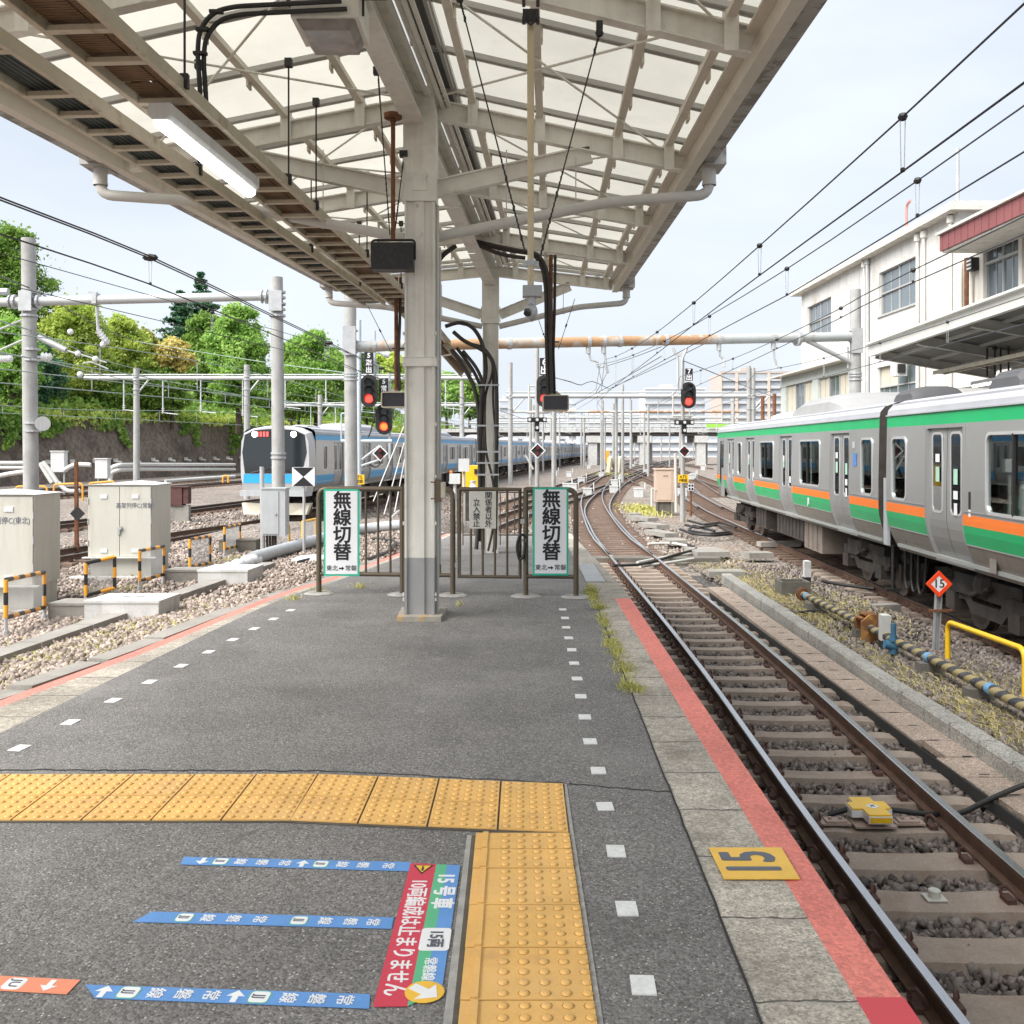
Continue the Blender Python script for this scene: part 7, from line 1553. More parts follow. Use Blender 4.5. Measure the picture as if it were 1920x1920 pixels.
r = thing('signal_mast', 'tall signal mast with one red-lit head between platform track and train', 'signal', dp(1280, 972, Y))
pole(1280, 668, 972, Y, 10, r, mat=m_pole, taper=.6, name='mast'); head(r, 1291, 741, 28, 50, Y-.3, m_lamp_red); plate(r, 1285, 1299, 691, 714, Y-.3, '7出', .26); indicator(r, 1283, 792, 14, Y-.3); diamond(r, 1283, 846, 12, Y-.4); ats(r, 1271, 1291, 890, 905, Y-.3)
b = MB(); b.cyl(dp(1262, 780, Y), dp(1297, 780, Y), .05, 6); b.cyl(dp(1262, 735, Y), dp(1262, 780, Y), .04, 6); obj('bracket', b, [m_pvc], r)
r = thing('dot_sign', 'little white sign with four black squares on a rusty post by the tall signal', 'sign', dp(1295, 965, 39)); a, c = dp(1290, 907, 39), dp(1301, 920, 39)
b = MB(); b.box((a.x, 39, c.z), (c.x, 39.02, a.z)); obj('plate', b, [m_white], r); b = MB(); [b.box((lerp(a.x, c.x, u), 38.99, lerp(a.z, c.z, v)), (lerp(a.x, c.x, u+.32), 38.999, lerp(a.z, c.z, v+.32))) for u in (.1, .58) for v in (.1, .58)]; obj('black_square', b, [m_ink], r); b = MB(); b.cyl(dp(1295, 968, 39.1), dp(1295, 908, 39.1), .05, 8); obj('post', b, [m_rust], r)
# beige cabinet by the tall signal
Y = 44.; a, c = dp(1230, 881, Y), dp(1264, 941, Y); r = thing('equipment_cabinet', 'tall beige cabinet on legs beside the tall signal mast', 'cabinet', dp(1247, 958, Y))
b = MB(); b.box((a.x, Y, c.z), (c.x, Y+.7, a.z)); b.box((a.x-.04, Y-.05, a.z+.001), (c.x+.04, Y+.75, a.z+.06)); obj('body', b, [m_cabpink], r); b = MB(); b.box((a.x+.05, Y-.025, c.z+.08), (lerp(a.x, c.x, .86), Y-.002, a.z-.06)); o = obj('door', b, [m_cabpink], r)
text('ATS', .12, frame(dp(1248, 893, Y-.03), (1, 0, 0), (0, 0, 1)), m_ink, o); b = MB(); b.box((a.x+.1, Y+.1, ZB), (c.x-.1, Y+.6, c.z-.001)); [b.box((x, Y, ZB), (x+.08, Y+.08, c.z-.002)) for x in (a.x, c.x-.08)]; obj('stand', b, [m_conc_d], r)
b = MB(); b.cyl(dp(1268, 960, Y-.5), dp(1266, 850, Y-.5), .06, 8); b.cyl(dp(1222, 950, Y), dp(1222, 915, Y), .05, 8); b.cyl(dp(1222, 915, Y), dp(1230, 920, Y), .04, 6); obj('conduit', b, [m_pvc], r)
# yellow machine and white boxes behind the far column
Y = 40.; r = thing('track_machine', 'yellow box-shaped machine standing behind the far column', 'machine', dp(882, 930, Y)); b = MB(); a, c = dp(866, 873, Y), dp(898, 918, Y); b.box((a.x, Y, c.z), (c.x, Y+1.2, a.z)); obj('body', b, [m_yelrail], r); b = MB(); b.box((a.x+.1, Y+.1, ZB), (c.x-.1, Y+1, c.z-.001)); obj('base', b, [m_under], r); b = MB(); q = dp(892, 884, Y-.01); b.box(q - V(.06, .04, .1), q + V(.06, 0, .1)); obj('latch', b, [m_black], r)
for lab, x0, x1, y0, y1, xp, Y in (('larger white box on a post in front of the yellow machine', 860, 880, 860, 884, 870, 32), ('smaller white box on a post below the orange lamp by the near column', 843, 863, 888, 907, 853, 31)):
    r = thing('post_box', lab, 'equipment box', dp(xp, 960, Y)); a, c = dp(x0, y0, Y), dp(x1, y1, Y); b = MB(); b.box((a.x, Y-.15, c.z), (c.x, Y+.1, a.z)); obj('case', b, [m_cabwhite], r); b = MB(); q = dp(xp, 0, Y); b.cyl(V(q.x, Y, ZB), V(q.x, Y, a.z), .05, 8); obj('post', b, [m_pvc], r)
    if y0 > 880: b = MB(); q = dp(846, 885, Y-.1); b.sphere(q, .05, 10); obj('orange_lamp', b, [m_orange], r)
r = thing('marker_cone', 'white bullet-shaped marker with grey cap behind the no entry board', 'marker', dp(887, 935, 30)); b = MB(); c0 = dp(887, 917, 30); b.cyl(c0 - V(0, 0, .9), c0 + V(0, 0, .05), .12, 14); b.cyl(c0 + V(0, 0, .05), c0 + V(0, 0, .2), .12, 14, r2=.05); obj('body', b, [m_white], r, smooth=40); b = MB(); b.cyl(c0 + V(0, 0, .2), c0 + V(0, 0, .26), .09, 12); obj('cap', b, [m_steelgrey], r)
# relay box by the diamond marker tracks
Y = 40; r = thing('relay_box', 'rusty maroon equipment box on the ballast past the whole ivory cabinet', 'equipment box', dp(333, 950, Y)); b = MB(); a, c = dp(316, 914, Y), dp(341, 948, Y); b.box((a.x, Y, c.z), (c.x, Y+.5, a.z)); a2, c2 = dp(342, 914, Y), dp(352, 945, Y); b.box((a2.x, Y+.05, c2.z), (c2.x, Y+.45, a2.z)); b.box((a.x-.03, Y-.03, a.z+.001), (c2.x+.02, Y+.53, a.z+.03)); obj('case', b, [mk('maroon_rust', (.1, .045, .04), .8, var=.3, scale=5)], r); b = MB(); b.box((a.x, Y+.1, ZB), (c2.x, Y+.4, c2.z-.06)); obj('foot', b, [m_conc], r)

# ---------------------------------------------------------------- overhead wires
def overhead(label, path, zc, zm, drops, mat, rr=.011, twin=0., ball=True, grp='overhead wires'):
    P = smoothline([V(x, y, 0) for x, y in path], 2.); r = thing('overhead_line', label, 'overhead wire', V(path[0][0], path[0][1], 3.5), grp)
    fz_ = zm if callable(zm) else (lambda y: zm); cz = zc if callable(zc) else (lambda y: zc)
    b = MB(); b.tube([V(p.x, p.y, cz(p.y)) for p in P], rr, 6); obj('contact_wire', b, [mat], r)
    b = MB()
    for o in ((-twin/2, twin/2) if twin else (0,)): b.tube([V(p.x + o, p.y, fz_(p.y)) for p in P], rr*1.0, 6)
    obj('messenger_wire', b, [mat], r)
    xy = lambda y: pl([(p.y, p.x) for p in P], y)
    for y in drops:
        b = MB(); x = xy(y)
        for o in (-.018, .018): b.tube([V(x+o, y, fz_(y)), V(x+o*.6, y, cz(y)+.01)], .0035 if y < 25 else .006, 4)
        b.sphere(V(x, y, fz_(y)), .034 if twin == 0 else .05, 8, 1, sq=(1 if not twin else 1.9, 1.2, .9)); b.sphere(V(x, y, cz(y)+.01), .02, 6, 1)
        obj('dropper', b, [m_galv, m_black], r)
    return r
overhead('contact and messenger wires right above the platform track', [(2.55, -2), (2.66, 6.7), (2.7, 10.7), (2.85, 18), (3.3, 35), (4.1, 47), (6.6, 66), (10.5, 90)], 3.52, lambda y: 3.84 + .0018*(y-12)**2*(y < 36), [6.68, 10.7, 15.0, 19.5, 24.5, 29.5], m_wire, .0075)
overhead('second pair of overhead wires beside the platform track, crossing over the verge', [(3.5, -2), (3.43, 8.3), (3.39, 12.1), (3.3, 18), (3.15, 35), (3.2, 60)], lambda y: 3.52 + .02*max(0, 12-y), lambda y: 3.84 + .0018*(y-14)**2*(y < 36), [8.3, 12.1, 16.5, 21, 26], m_wire, .007)
overhead('third pair of overhead wires between the platform track and the train', [(4.4, -2), (4.66, 11.4), (4.86, 14.5), (5.3, 22), (6.0, 35), (7.5, 55)], 3.56, lambda y: 3.7 + .001*(y-13)**2*(y < 36), [11.4, 14.5, 19, 24, 29.5], m_wire, .007)
overhead('overhead wires straight above the orange and green train', [(7.0, -2), (7.6, 11), (7.9, 17.8), (8.7, 35), (9.6, 48), (13, 78)], 3.52, lambda y: 3.92 + .0015*(y-18)**2*(y < 36), [13.5, 17.8, 21.5, 26, 31], m_wire, .008)
overhead('thick twin messenger and contact wires beside the canopy above the cabinets', [(-5.4, 0), (-4.5, 8.65), (-4.17, 11.2), (-3.9, 18.2), (-3.4, 30), (-1.5, 50), (1, 75)], 3.52, lambda y: 3.83, [11.3, 20.5, 27], m_wire, .009, twin=.06)
overhead('pair of thinner wires converging with the twin wires beside the canopy', [(-7.6, 2), (-5.8, 11.1), (-4.86, 15.9), (-4., 21), (-3.2, 30), (-1.2, 50)], 3.5, lambda y: 3.83 + .0006*(y-16)**2, [15.9, 21, 26], m_wire, .006)
for nm, ln, off, dz_ in (('over the blue train', L3, 0, 0), ('over the empty track between blue train and stone wall', L4, 0, .3), ('over the track by the orange railings', L5, .5, .0)):
    path = [(p.x + off, p.y) for p in ln[::6] if p.y > 4 and p.y < 150]
    overhead('greenish overhead wires ' + nm, path, 3.55 + dz_, lambda y, d=dz_: 4.25 + d + .3*math.cos((y-31)/50*2*math.pi), list(np.arange(12, 95, 5.2)), m_wiregreen, .014 if ln is L3 else .02)
def feeder(label, pts, rr, mat=None): b = MB(); b.tube(smoothline([dp(*p) for p in pts], 3.), rr, 5); tag(obj('feeder_wire', b, [mat or m_wire]), label, 'wire', 'feeder wires')
feeder('feeder wire strung from the pole with the horn towards the pale gantry', [(-20, 600, 24), (60, 620, 27), (250, 690, 57), (470, 728, 80), (900, 790, 160)], .018, m_wiregreen)
feeder('upper feeder wire on the pole with the horn', [(-20, 518, 22), (56, 540, 27), (256, 640, 57), (463, 690, 80)], .018)
feeder('lower feeder wire sagging behind the concrete pole with the grey control box', [(-20, 660, 24), (60, 672, 27), (256, 715, 57), (463, 745, 80), (700, 770, 120)], .02, m_wiregreen)
feeder('pale feeder wire running below the pale gantry to the big pole', [(256, 640, 57), (470, 675, 45), (657, 700, 31)], .015, m_wiregreen)
feeder('wire sagging from the tall signal mast to the train side gantry', [(1280, 676, 40), (1340, 700, 40), (1400, 725, 60), (1452, 745, 44)], .018)
feeder('wavy loose wire hanging near the monitor beside signal 6', [(1040, 708, 40), (1070, 716, 40), (1090, 722, 45), (1110, 715, 50), (1140, 728, 60)], .02)
for lab, xa, ya, xb, yb in (('first slack wire crossing under the rusty gantry', 1125, 690, 1240, 650), ('second slack wire crossing under the rusty gantry', 1140, 730, 1330, 640), ('steep bracket wire below the rusty gantry arms', 1122, 690, 1130, 720), ('steep bracket wire crossing the other below the gantry', 1140, 695, 1118, 735), ('third slack wire falling towards the far gantry', 1075, 760, 1240, 668)):
    feeder(lab, [(xa, ya, 60), ((xa+xb)/2, (ya+yb)/2+2, 48), (xb, yb, 38)], .016)
# ---------------------------------------------------------------- white building and station roof across the tracks
c0 = 16.
bl = thing('white_building', 'weathered white building with wide windows behind the opposite platform', 'building', (19, 42, ZB))
def wallgrid(mb, X, Y0, Y1, z0, z1, ops, mi=0, depth=.2):
    ys = sorted(set([Y0, Y1] + [q for o in ops for q in o[:2]])); zs = sorted(set([z0, z1] + [q for o in ops for q in o[2:4]]))
    for a, c in zip(ys, ys[1:]):
        for e, f in zip(zs, zs[1:]):
            if any(o[0] < (a+c)/2 < o[1] and o[2] < (e+f)/2 < o[3] for o in ops): continue
            mb.quad((X, a, e), (X, c, e), (X, c, f), (X, a, f), mi)
    for o in ops:
        a, c, e, f = o[:4]
        for q in (((X, a, e), (X+depth, a, e), (X+depth, c, e), (X, c, e)), ((X, a, f), (X+depth, a, f), (X+depth, c, f), (X, c, f)), ((X, a, e), (X+depth, a, e), (X+depth, a, f), (X, a, f)), ((X, c, e), (X+depth, c, e), (X+depth, c, f), (X, c, f))): mb.quad(*q, mi)
def window(root, X, a, c, e, f, cols, rows, panes, name='window'):
    b = MB(); t = .06
    for q in [lerp(a, c, i/cols) for i in range(cols+1)]: b.box((X, q-t/2 if 0 < q-a < c-a-1e-3 else (q if q <= a+1e-6 else q-t), e), (X+.1, q+t/2 if 0 < q-a < c-a-1e-3 else (q+t if q <= a+1e-6 else q), f))
    for i in range(rows+1):
        z = lerp(e, f, i/rows); b.box((X-.01, a+t, max(e, z-t/2)), (X+.09, c-t, min(f, z+t/2)))
    b.box((X-.16, a-.1, e-.1), (X-.02, c+.1, e-.03)); w_ = obj(name, b, [m_sash], root)
    for i in range(cols):
        for j in range(rows):
            g = MB(); u0, u1 = lerp(a, c, i/cols)+t/2, lerp(a, c, (i+1)/cols)-t/2; v0, v1 = lerp(e, f, j/rows)+t/2, lerp(e, f, (j+1)/rows)-t/2
            g.box((X+.05 + .03*(i % 2), u0, v0), (X+.06 + .03*(i % 2), u1, v1)); obj('pane', g, [panes[(i + j) % len(panes)]], w_)
            g = MB(); m_ = (u0+u1)/2; g.box((X+.03 + .03*(i % 2), m_-.02, v0), (X+.049 + .03*(i % 2), m_+.02, v1)); obj('glazing_bar', g, [m_sash], w_)
ops = [(38.8, 42.8, 7.4, 9.25), (49.2, 53.2, 7.45, 9.25), (38.9, 43.0, 3.4, 5.15)]
b = MB(); wallgrid(b, c0, 35.2, 54.2, ZB, 10.1, ops)
b.quad((c0, 54.2, ZB), (c0+9, 54.2, ZB), (c0+9, 54.2, 10.1), (c0, 54.2, 10.1)); b.quad((c0, 35.2, ZB), (c0+9, 35.2, ZB), (c0+9, 35.2, 10.1), (c0, 35.2, 10.1)); obj('wall', b, [m_bldg], bl)
b = MB(); b.box((c0-.45, 34.8, 10.1), (c0+9.5, 54.9, 10.26)); b.box((c0-.3, 35.0, 10.261), (c0+9.3, 54.6, 10.46)); obj('roof', b, [m_eave], bl)
for o in ops: window(bl, c0+.1, *o, 2, 2, [m_winglass, m_winglass, m_blind] if o[2] < 5 else [m_winglass])
b = MB(); wallgrid(b, c0-.25, 45.5, 57.5, ZB, 5.7, [(46, 50.5, 3.3, 5.2), (51.5, 56.5, 3.3, 5.2)]); b.quad((c0-.25, 57.5, ZB), (c0+5, 57.5, ZB), (c0+5, 57.5, 5.7), (c0-.25, 57.5, 5.7)); b.quad((c0-.25, 45.5, 5.7), (c0+5, 45.5, 5.7), (c0+5, 57.5, 5.7), (c0-.25, 57.5, 5.7)); b.quad((c0-.25, 45.5, ZB), (c0+.1, 45.5, ZB), (c0+.1, 45.5, 5.7), (c0-.25, 45.5, 5.7)); obj('lower_wall', b, [mk('pale_green_render', (.5, .54, .51), .85, var=.08)], bl)
for o in ((46, 50.5, 3.3, 5.2), (51.5, 56.5, 3.3, 5.2)): window(bl, c0-.15, *o, 3, 1, [m_blind, m_winglass])
b = MB(); b.box((c0-.8, 45, 5.71), (c0, 58, 5.8)); obj('lean_to_roof', b, [m_eave], bl)
for Y, m_, top in ((43.9, m_galv, 10.1), (38.5, m_cream, 10.0), (37.9, m_cream, 10.0), (35.6, m_cream, 10.05), (44.3, m_cream, 10.05)):
    b = MB(); b.cyl((c0-.1, Y, ZB), (c0-.1, Y, top), .09 if m_ is m_galv else .06, 10); b.cyl((c0-.1, Y, top-.25), (c0-.1, Y, top), .13, 10); obj('drainpipe', b, [m_], bl, smooth=40)
b = MB(); b.cyl((c0+.3, 35.9, 10.3), (c0+.3, 35.9, 12.6), .07, 8); b.tube(arc([(c0+.2, 40.3, 10.3), (c0+.2, 40.3, 11.6), (c0+.2, 39.9, 11.7)], .2), .06, 8, 1); obj('vent_pipe', b, [m_galv, mk('rusty_pink', (.5, .25, .22), .7)], bl, smooth=40)
b = MB(); q = dp(1708, 690, 40); b.box((c0-.5, 39.6, 4.55), (c0-.05, 40.2, 5.1)); b.cbox((c0-.3, 39.55, 4.85), (.3, .08, .35), 1); obj('wall_unit', b, [m_cabwhite, m_black], bl)
st_ = thing('station_office', 'station office with maroon fascia and large windows above the opposite canopy', 'building', (16, 22, 4.5)); X = 14.6
ops = [(28.3, 30.4, 6.05, 8.05), (25.9, 28.1, 6.05, 8.05), (23.5, 25.7, 6.05, 8.05), (21.1, 23.3, 6.05, 8.05), (18.7, 20.9, 6.05, 8.05)]
b = MB(); wallgrid(b, X, 8, 32.2, 3.6, 8.3, ops); b.quad((X, 32.2, 3.6), (X+3, 32.2, 3.6), (X+3, 32.2, 8.3), (X, 32.2, 8.3)); obj('wall', b, [m_bldg2], st_)
for o in ops: window(st_, X+.08, *o, 2, 1, [m_winglass]); b = MB(); b.box((X+.02, o[0]+.06, 7.28), (X+.14, o[1]-.06, 7.36)); obj('transom', b, [m_sash], st_)
b = MB(); Y0, Y1 = 8, 30.4; b.box((13.25, Y0, 7.72), (13.3, Y1, 8.22)); b.box((13.301, Y1-.05, 7.72), (14.7, Y1, 8.22)); n = int((Y1-Y0)/.42)
for i in range(n): y = Y1 - .2 - i*.42; b.box((13.235, y, 7.725), (13.249, y+.025, 8.215), 0)
obj('fascia', b, [m_maroon], st_)
b = MB(); b.box((13.15, Y0, 8.221), (17.5, Y1+.08, 8.3)); b.box((13.31, Y0, 7.66), (14.6, Y1-.06, 7.72)); obj('roof', b, [m_eave], st_)
b = MB(); b.cyl((14.5, 31.3, 4.4), (14.5, 31.3, 7.7), .08, 8); obj('drainpipe', b, [m_rust], st_); b = MB(); b.cyl((14.5, 31.0, 4.4), (14.5, 31.0, 7.7), .06, 8); b.cyl((14.48, 31.75, 4.4), (14.48, 31.75, 7.7), .08, 8); obj('drainpipe', b, [m_cream], st_)
b = MB(); b.box((14.35, 30.65, 7.2), (14.59, 30.95, 7.6)); [b.box((14.33, 30.66, 7.24+.12*k), (14.349, 30.94, 7.3+.12*k), 1) for k in range(3)]; obj('louvre_box', b, [m_black, m_cabwhite], st_)
cp = thing('platform_canopy', 'white-edged canopy with dark underside over the opposite platform', 'canopy', (13, 20, -.1)); zz = lambda y: 4.62 + .028*(28.7-y); 
b = MB(); b.beam((10.5, 28.7, zz(28.7)-.15), (10.5, 4, zz(4)-.15), .14, .32); b.beam((10.43, 28.7, zz(28.7)+.03), (10.43, 4, zz(4)+.03), .3, .05); obj('fascia', b, [mk('white_steel', (.68, .67, .62), .5, var=.06, stains=((RUST, 9, .7, .76, .5),))], cp)
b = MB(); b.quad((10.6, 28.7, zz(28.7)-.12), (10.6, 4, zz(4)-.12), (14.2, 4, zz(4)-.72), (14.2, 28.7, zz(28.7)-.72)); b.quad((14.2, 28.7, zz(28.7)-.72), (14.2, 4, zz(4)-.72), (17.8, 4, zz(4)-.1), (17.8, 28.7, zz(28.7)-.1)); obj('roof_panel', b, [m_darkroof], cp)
for y in np.arange(28.6, 5, -3.0): b = MB(); b.ibeam((10.6, y, zz(y)-.26), (14.1, y, zz(y)-.86), .15, .24); obj('rafter', b, [mk('rafter_grey', (.45, .44, .4), .6) if y > 28 else bpy.data.materials['rafter_grey']], cp)
b = MB(); [b.beam((11.3 + .9*k, 28.6, zz(28.6)-.25-.15*k), (11.3 + .9*k, 5, zz(5)-.25-.15*k), .08, .1) for k in range(4)]; obj('purlin', b, [bpy.data.materials['rafter_grey']], cp)
for y in (26.5, 19): b = MB(); b.beam((14.2, y, -1.2), (14.2, y, zz(y)-.75), .3, .3, up=(0, 1, 0)); obj('column', b, [m_tray], cp)
tray('cable_tray', 'upper beige cable tray under the opposite canopy', [V(12.0, 27.6, 3.75), V(11.7, 8, 3.95)], .3, 0, [m_tray, m_blk_cable], 'ladder', .5, [])
tray('cable_tray', 'lower beige cable tray under the opposite canopy beside the lit tube', [V(12.9, 27.2, 3.42), V(12.7, 8, 3.6)], .3, 0, [m_tray, m_blk_cable], 'ladder', .5, [])
tubelight('tube_light', 'lit tube light under the opposite canopy above the train roof', (12.5, 26.6, 3.34), (12.45, 25.2, 3.36))
for x, y in ((12.3, 25), (12.0, 22), (12.1, 19)):
    b = MB(); [b.cyl((x+o, y+q, 3.5), (x+o, y+q, zz(y)-.5), .025, 6) for o in (0, .35) for q in (0, .4)]; b.sphere((x, y, zz(y)-.55), .07, 8); obj('hanger', b, [m_black], cp)
b = MB(); b.box((9.75, -4, -1.4), (18.5, 34, -.05)); struct(obj('opposite_platform', b, [m_conc]))
b = MB(); a, c = dp(1474, 724, 70), dp(1487, 766, 70); b.box((a.x, 70, c.z), (c.x, 70.3, a.z)); b.box((a.x+.1, 70.05, ZB), (a.x+.25, 70.2, c.z-.001)); tag(obj('yellow_board', b, [m_yelrail]), 'tall bright yellow board standing beside the end of the white building', 'sign')
# ---------------------------------------------------------------- concrete bridge and far buildings
Y = 172.; br = thing('rail_bridge', 'long pale concrete bridge crossing the yard on piers in the distance', 'bridge', (20, Y, ZB))
b = MB(); b.box((-14, Y, 4.4), (75, Y+9, 5.0)); obj('deck', b, [m_conc_w], br)
b = MB(); b.box((-14, Y+.3, 3.8), (75, Y+8.5, 4.299)); obj('girder', b, [m_under], br)
for x in (1112, 1209, 1316, 1390, 1035):
    q = dp(x, 0, Y); b = MB(); b.box((q.x-.75, Y+.5, ZB), (q.x+.75, Y+2.5, 2.6)); b.box((q.x-1.2, Y+.2, 2.601), (q.x+1.2, Y+8, 3.79)); b.box((q.x+.9, Y+5, ZB), (q.x+2.0, Y+7, 2.6)); obj('pier', b, [m_conc_w], br)
b = MB(); b.box((34, Y-.5, 5.2), (60, Y-.41, 6.1)); obj('green_parapet', b, [mk('lime_parapet', (.3, .6, .08), .5)], br)
b = MB(); [b.cyl((x, Y-.2, 4.9), (x, Y-.2, 6.3), .06, 5) for x in np.arange(-13, 75, 2.2)]; b.box((-14, Y-.25, 6.3), (75, Y-.15, 6.4)); b.box((-14, Y-.24, 5.7), (75, Y-.16, 5.76)); obj('railing', b, [m_gantry], br)
m_hazeglass = mk('haze_paled_window', (.4, .44, .48), .3, var=.15, scale=.3)  # pale distance haze is put into this window colour
def block(name, label, x0, x1, yt, Y, dep, floors, wallm, bandm, pil=0, pilm=None, zb=-2.):
    a, c = dp(x0, yt, Y), dp(x1, yt, Y); r = thing(name, label, 'building', V((a.x+c.x)/2, Y, zb)); b = MB(); b.box((a.x, Y, zb), (c.x, Y+dep, a.z)); obj('wall', b, [wallm], r)
    fh = (a.z - zb)/floors; b, g = MB(), MB()
    for k in range(floors):
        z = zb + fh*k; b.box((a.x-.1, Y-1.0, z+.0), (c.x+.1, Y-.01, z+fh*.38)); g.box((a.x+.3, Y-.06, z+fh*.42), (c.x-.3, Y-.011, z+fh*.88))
    obj('balcony', b, [bandm], r); obj('window_band', g, [m_hazeglass], r)
    for k in range(pil): x = lerp(a.x, c.x, k/(pil-1)) ; p = MB(); p.box((x-.5, Y-1.3, zb), (x+.5, Y-1.01, a.z)); obj('pilaster', p, [pilm], r)
    p = MB(); w_ = (c.x-a.x); p.box((lerp(a.x, c.x, .3), Y+dep*.3, a.z+.01), (lerp(a.x, c.x, .5), Y+dep*.6, a.z+2.5)); p.box((a.x-.2, Y-.3, a.z+.011), (c.x+.2, Y+.3, a.z+.8)); obj('roof_hut', p, [wallm], r)
    return r
m_far = mk('far_pale_wall', (.62, .63, .65), .8, var=.03); m_far2 = mk('far_beige_wall', (.46, .41, .38), .8, var=.05); m_far3 = mk('far_grey_wall', (.5, .52, .55), .8); m_pil = mk('far_orange_pilaster', (.62, .5, .41), .8)
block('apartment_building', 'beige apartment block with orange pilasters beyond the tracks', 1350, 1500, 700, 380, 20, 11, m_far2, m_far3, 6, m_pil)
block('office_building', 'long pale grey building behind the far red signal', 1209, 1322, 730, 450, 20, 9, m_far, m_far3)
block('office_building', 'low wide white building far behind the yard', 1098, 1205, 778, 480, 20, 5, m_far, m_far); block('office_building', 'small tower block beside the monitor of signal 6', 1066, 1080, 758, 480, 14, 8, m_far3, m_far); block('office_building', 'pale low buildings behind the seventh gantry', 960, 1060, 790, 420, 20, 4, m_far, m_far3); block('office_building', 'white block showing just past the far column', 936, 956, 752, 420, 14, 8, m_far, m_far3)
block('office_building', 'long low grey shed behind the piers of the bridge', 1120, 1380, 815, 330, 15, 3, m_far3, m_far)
b = MB(); b.prism([dp(1135, 868, 150), dp(1141, 868, 150), dp(1143, 845, 150), dp(1133, 845, 150)], (0, 2, 0)); tag(obj('orange_sheet', b, [m_stripey]), 'orange covered load standing beside the pier in the yard', 'cover')
for lab, x in (('yellowish buffer frame beside the pier in the yard', 1141), ('second yellowish buffer frame under the slim pole in the yard', 1159)):
    b = MB(); p = dp(x, 886, 100); b.cyl(p, dp(x+3, 858, 100), .25, 6); b.cyl(p + V(.9, 1.5, 0), dp(x+3, 858, 100), .2, 6); tag(obj('buffer_frame', b, [mk('buffer_cream', (.6, .52, .38), .7)]), lab, 'buffer')

# ---------------------------------------------------------------- stone wall, hill, vegetation
b = MB(); YS_ = list(np.arange(20, 330, 6)); vs = []
def wtop(Y): return 4.5 + .25*math.sin(Y*.13) + .2*math.sin(Y*.41+1) + .004*(Y-77)
for Y in YS_:
    for k in range(6): t = k/5; vs.append((wx(Y) - 2.2*t + .12*math.sin(Y*.7+k*2), Y, lerp(ZB-.2, wtop(Y), t)))
b.add(vs, [(i*6+k, (i+1)*6+k, (i+1)*6+k+1, i*6+k+1) for i in range(len(YS_)-1) for k in range(5)])
def wallmat():
    m, n, l, p = mat_base('mossy_stone_wall'); g = n.new('ShaderNodeNewGeometry'); mp_ = n.new('ShaderNodeMapping'); mp_.inputs['Rotation'].default_value = (R(45), 0, 0); mp_.inputs['Scale'].default_value = (.3, 1.6, 1.6); l.new(g.outputs['Position'], mp_.inputs['Vector'])
    vo = n.new('ShaderNodeTexVoronoi'); vo.feature = 'DISTANCE_TO_EDGE'; vo.inputs['Scale'].default_value = 1.; vo.inputs['Randomness'].default_value = .45; l.new(mp_.outputs[0], vo.inputs['Vector'])
    e = ramp(n, l, vo.outputs['Distance'], .0, .09, 1, 0); f = ramp(n, l, noise(n, l, 1.4, 6, .7), .3, .7, 0, 1)
    c = mixc(n, l, f, (.085, .066, .052), (.26, .2, .16)); c = mixc(n, l, math_(n, l, 'MULTIPLY', e, .6), c, (.34, .28, .22))
    s = ramp(n, l, noise(n, l, .3, 5), .5, .68, 0, .75); c = mixc(n, l, s, c, (.07, .055, .045)); l.new(c, p.inputs['Base Color']); p.inputs['Roughness'].default_value = .95
    b_ = n.new('ShaderNodeBump'); b_.inputs['Strength'].default_value = .8; b_.inputs['Distance'].default_value = .2; l.new(f, b_.inputs['Height']); l.new(b_.outputs[0], p.inputs['Normal']); return m
o = obj('retaining_wall', b, [wallmat()], smooth=60); tag(o, 'dark mossy stone retaining wall with ivy below the wooded hill', 'retaining wall')
b = MB()
for Y in np.arange(46, 150, 3.4): c = V(wx(Y) - .55 + .1, Y, .45); b.cbox(c, (.3, .35, .35)); b.cyl(c + V(.0, -.1, -.1), c + V(.6, -.1, -.2), .12, 8)
obj('weep_pipe', b, [mk('weep_pipe_white', (.6, .58, .54), .6)], o)
def hz_(x, Y):
    d = wx(Y) - 2.2 - x; return wtop(Y) + min(d, 26)*.24 + max(0, d-26)*.06
hx = [0, 2, 5, 10, 18, 26, 40, 80, 250]; vs = [(wx(Y)-2.15-d, Y, hz_(wx(Y)-2.2-d, Y) + (random.uniform(-.4, .4) if d else 0)) for Y in YS_ for d in hx]; n = len(hx)
struct(npobj('hill', vs, [(i*n+k, (i+1)*n+k, (i+1)*n+k+1, i*n+k+1) for i in range(len(YS_)-1) for k in range(n-1)], [mk('hill_earth', (.05, .06, .025), .95, var=.4, scale=.5)], loc=(-60, 120, 4)))
def leaves(pts, nrm, size, r_, flat=.5):
    n = len(pts); pts = np.asarray(pts, float); nrm = np.asarray(nrm, float)
    d = nrm*flat + r_.normal(size=(n, 3))*.6; d /= np.linalg.norm(d, axis=1, keepdims=True) + 1e-9
    a = np.cross(d, r_.normal(size=(n, 3))); a /= np.linalg.norm(a, axis=1, keepdims=True) + 1e-9; c = np.cross(d, a)
    s = (size*r_.uniform(.55, 1.3, n))[:, None]; q = s*r_.uniform(.45, .8, n)[:, None]
    v = np.stack([pts - a*s, pts - c*q*.9 + d*s*.15, pts + a*s, pts + c*q], 1); return v.reshape(-1, 3), np.arange(n*4).reshape(-1, 4)
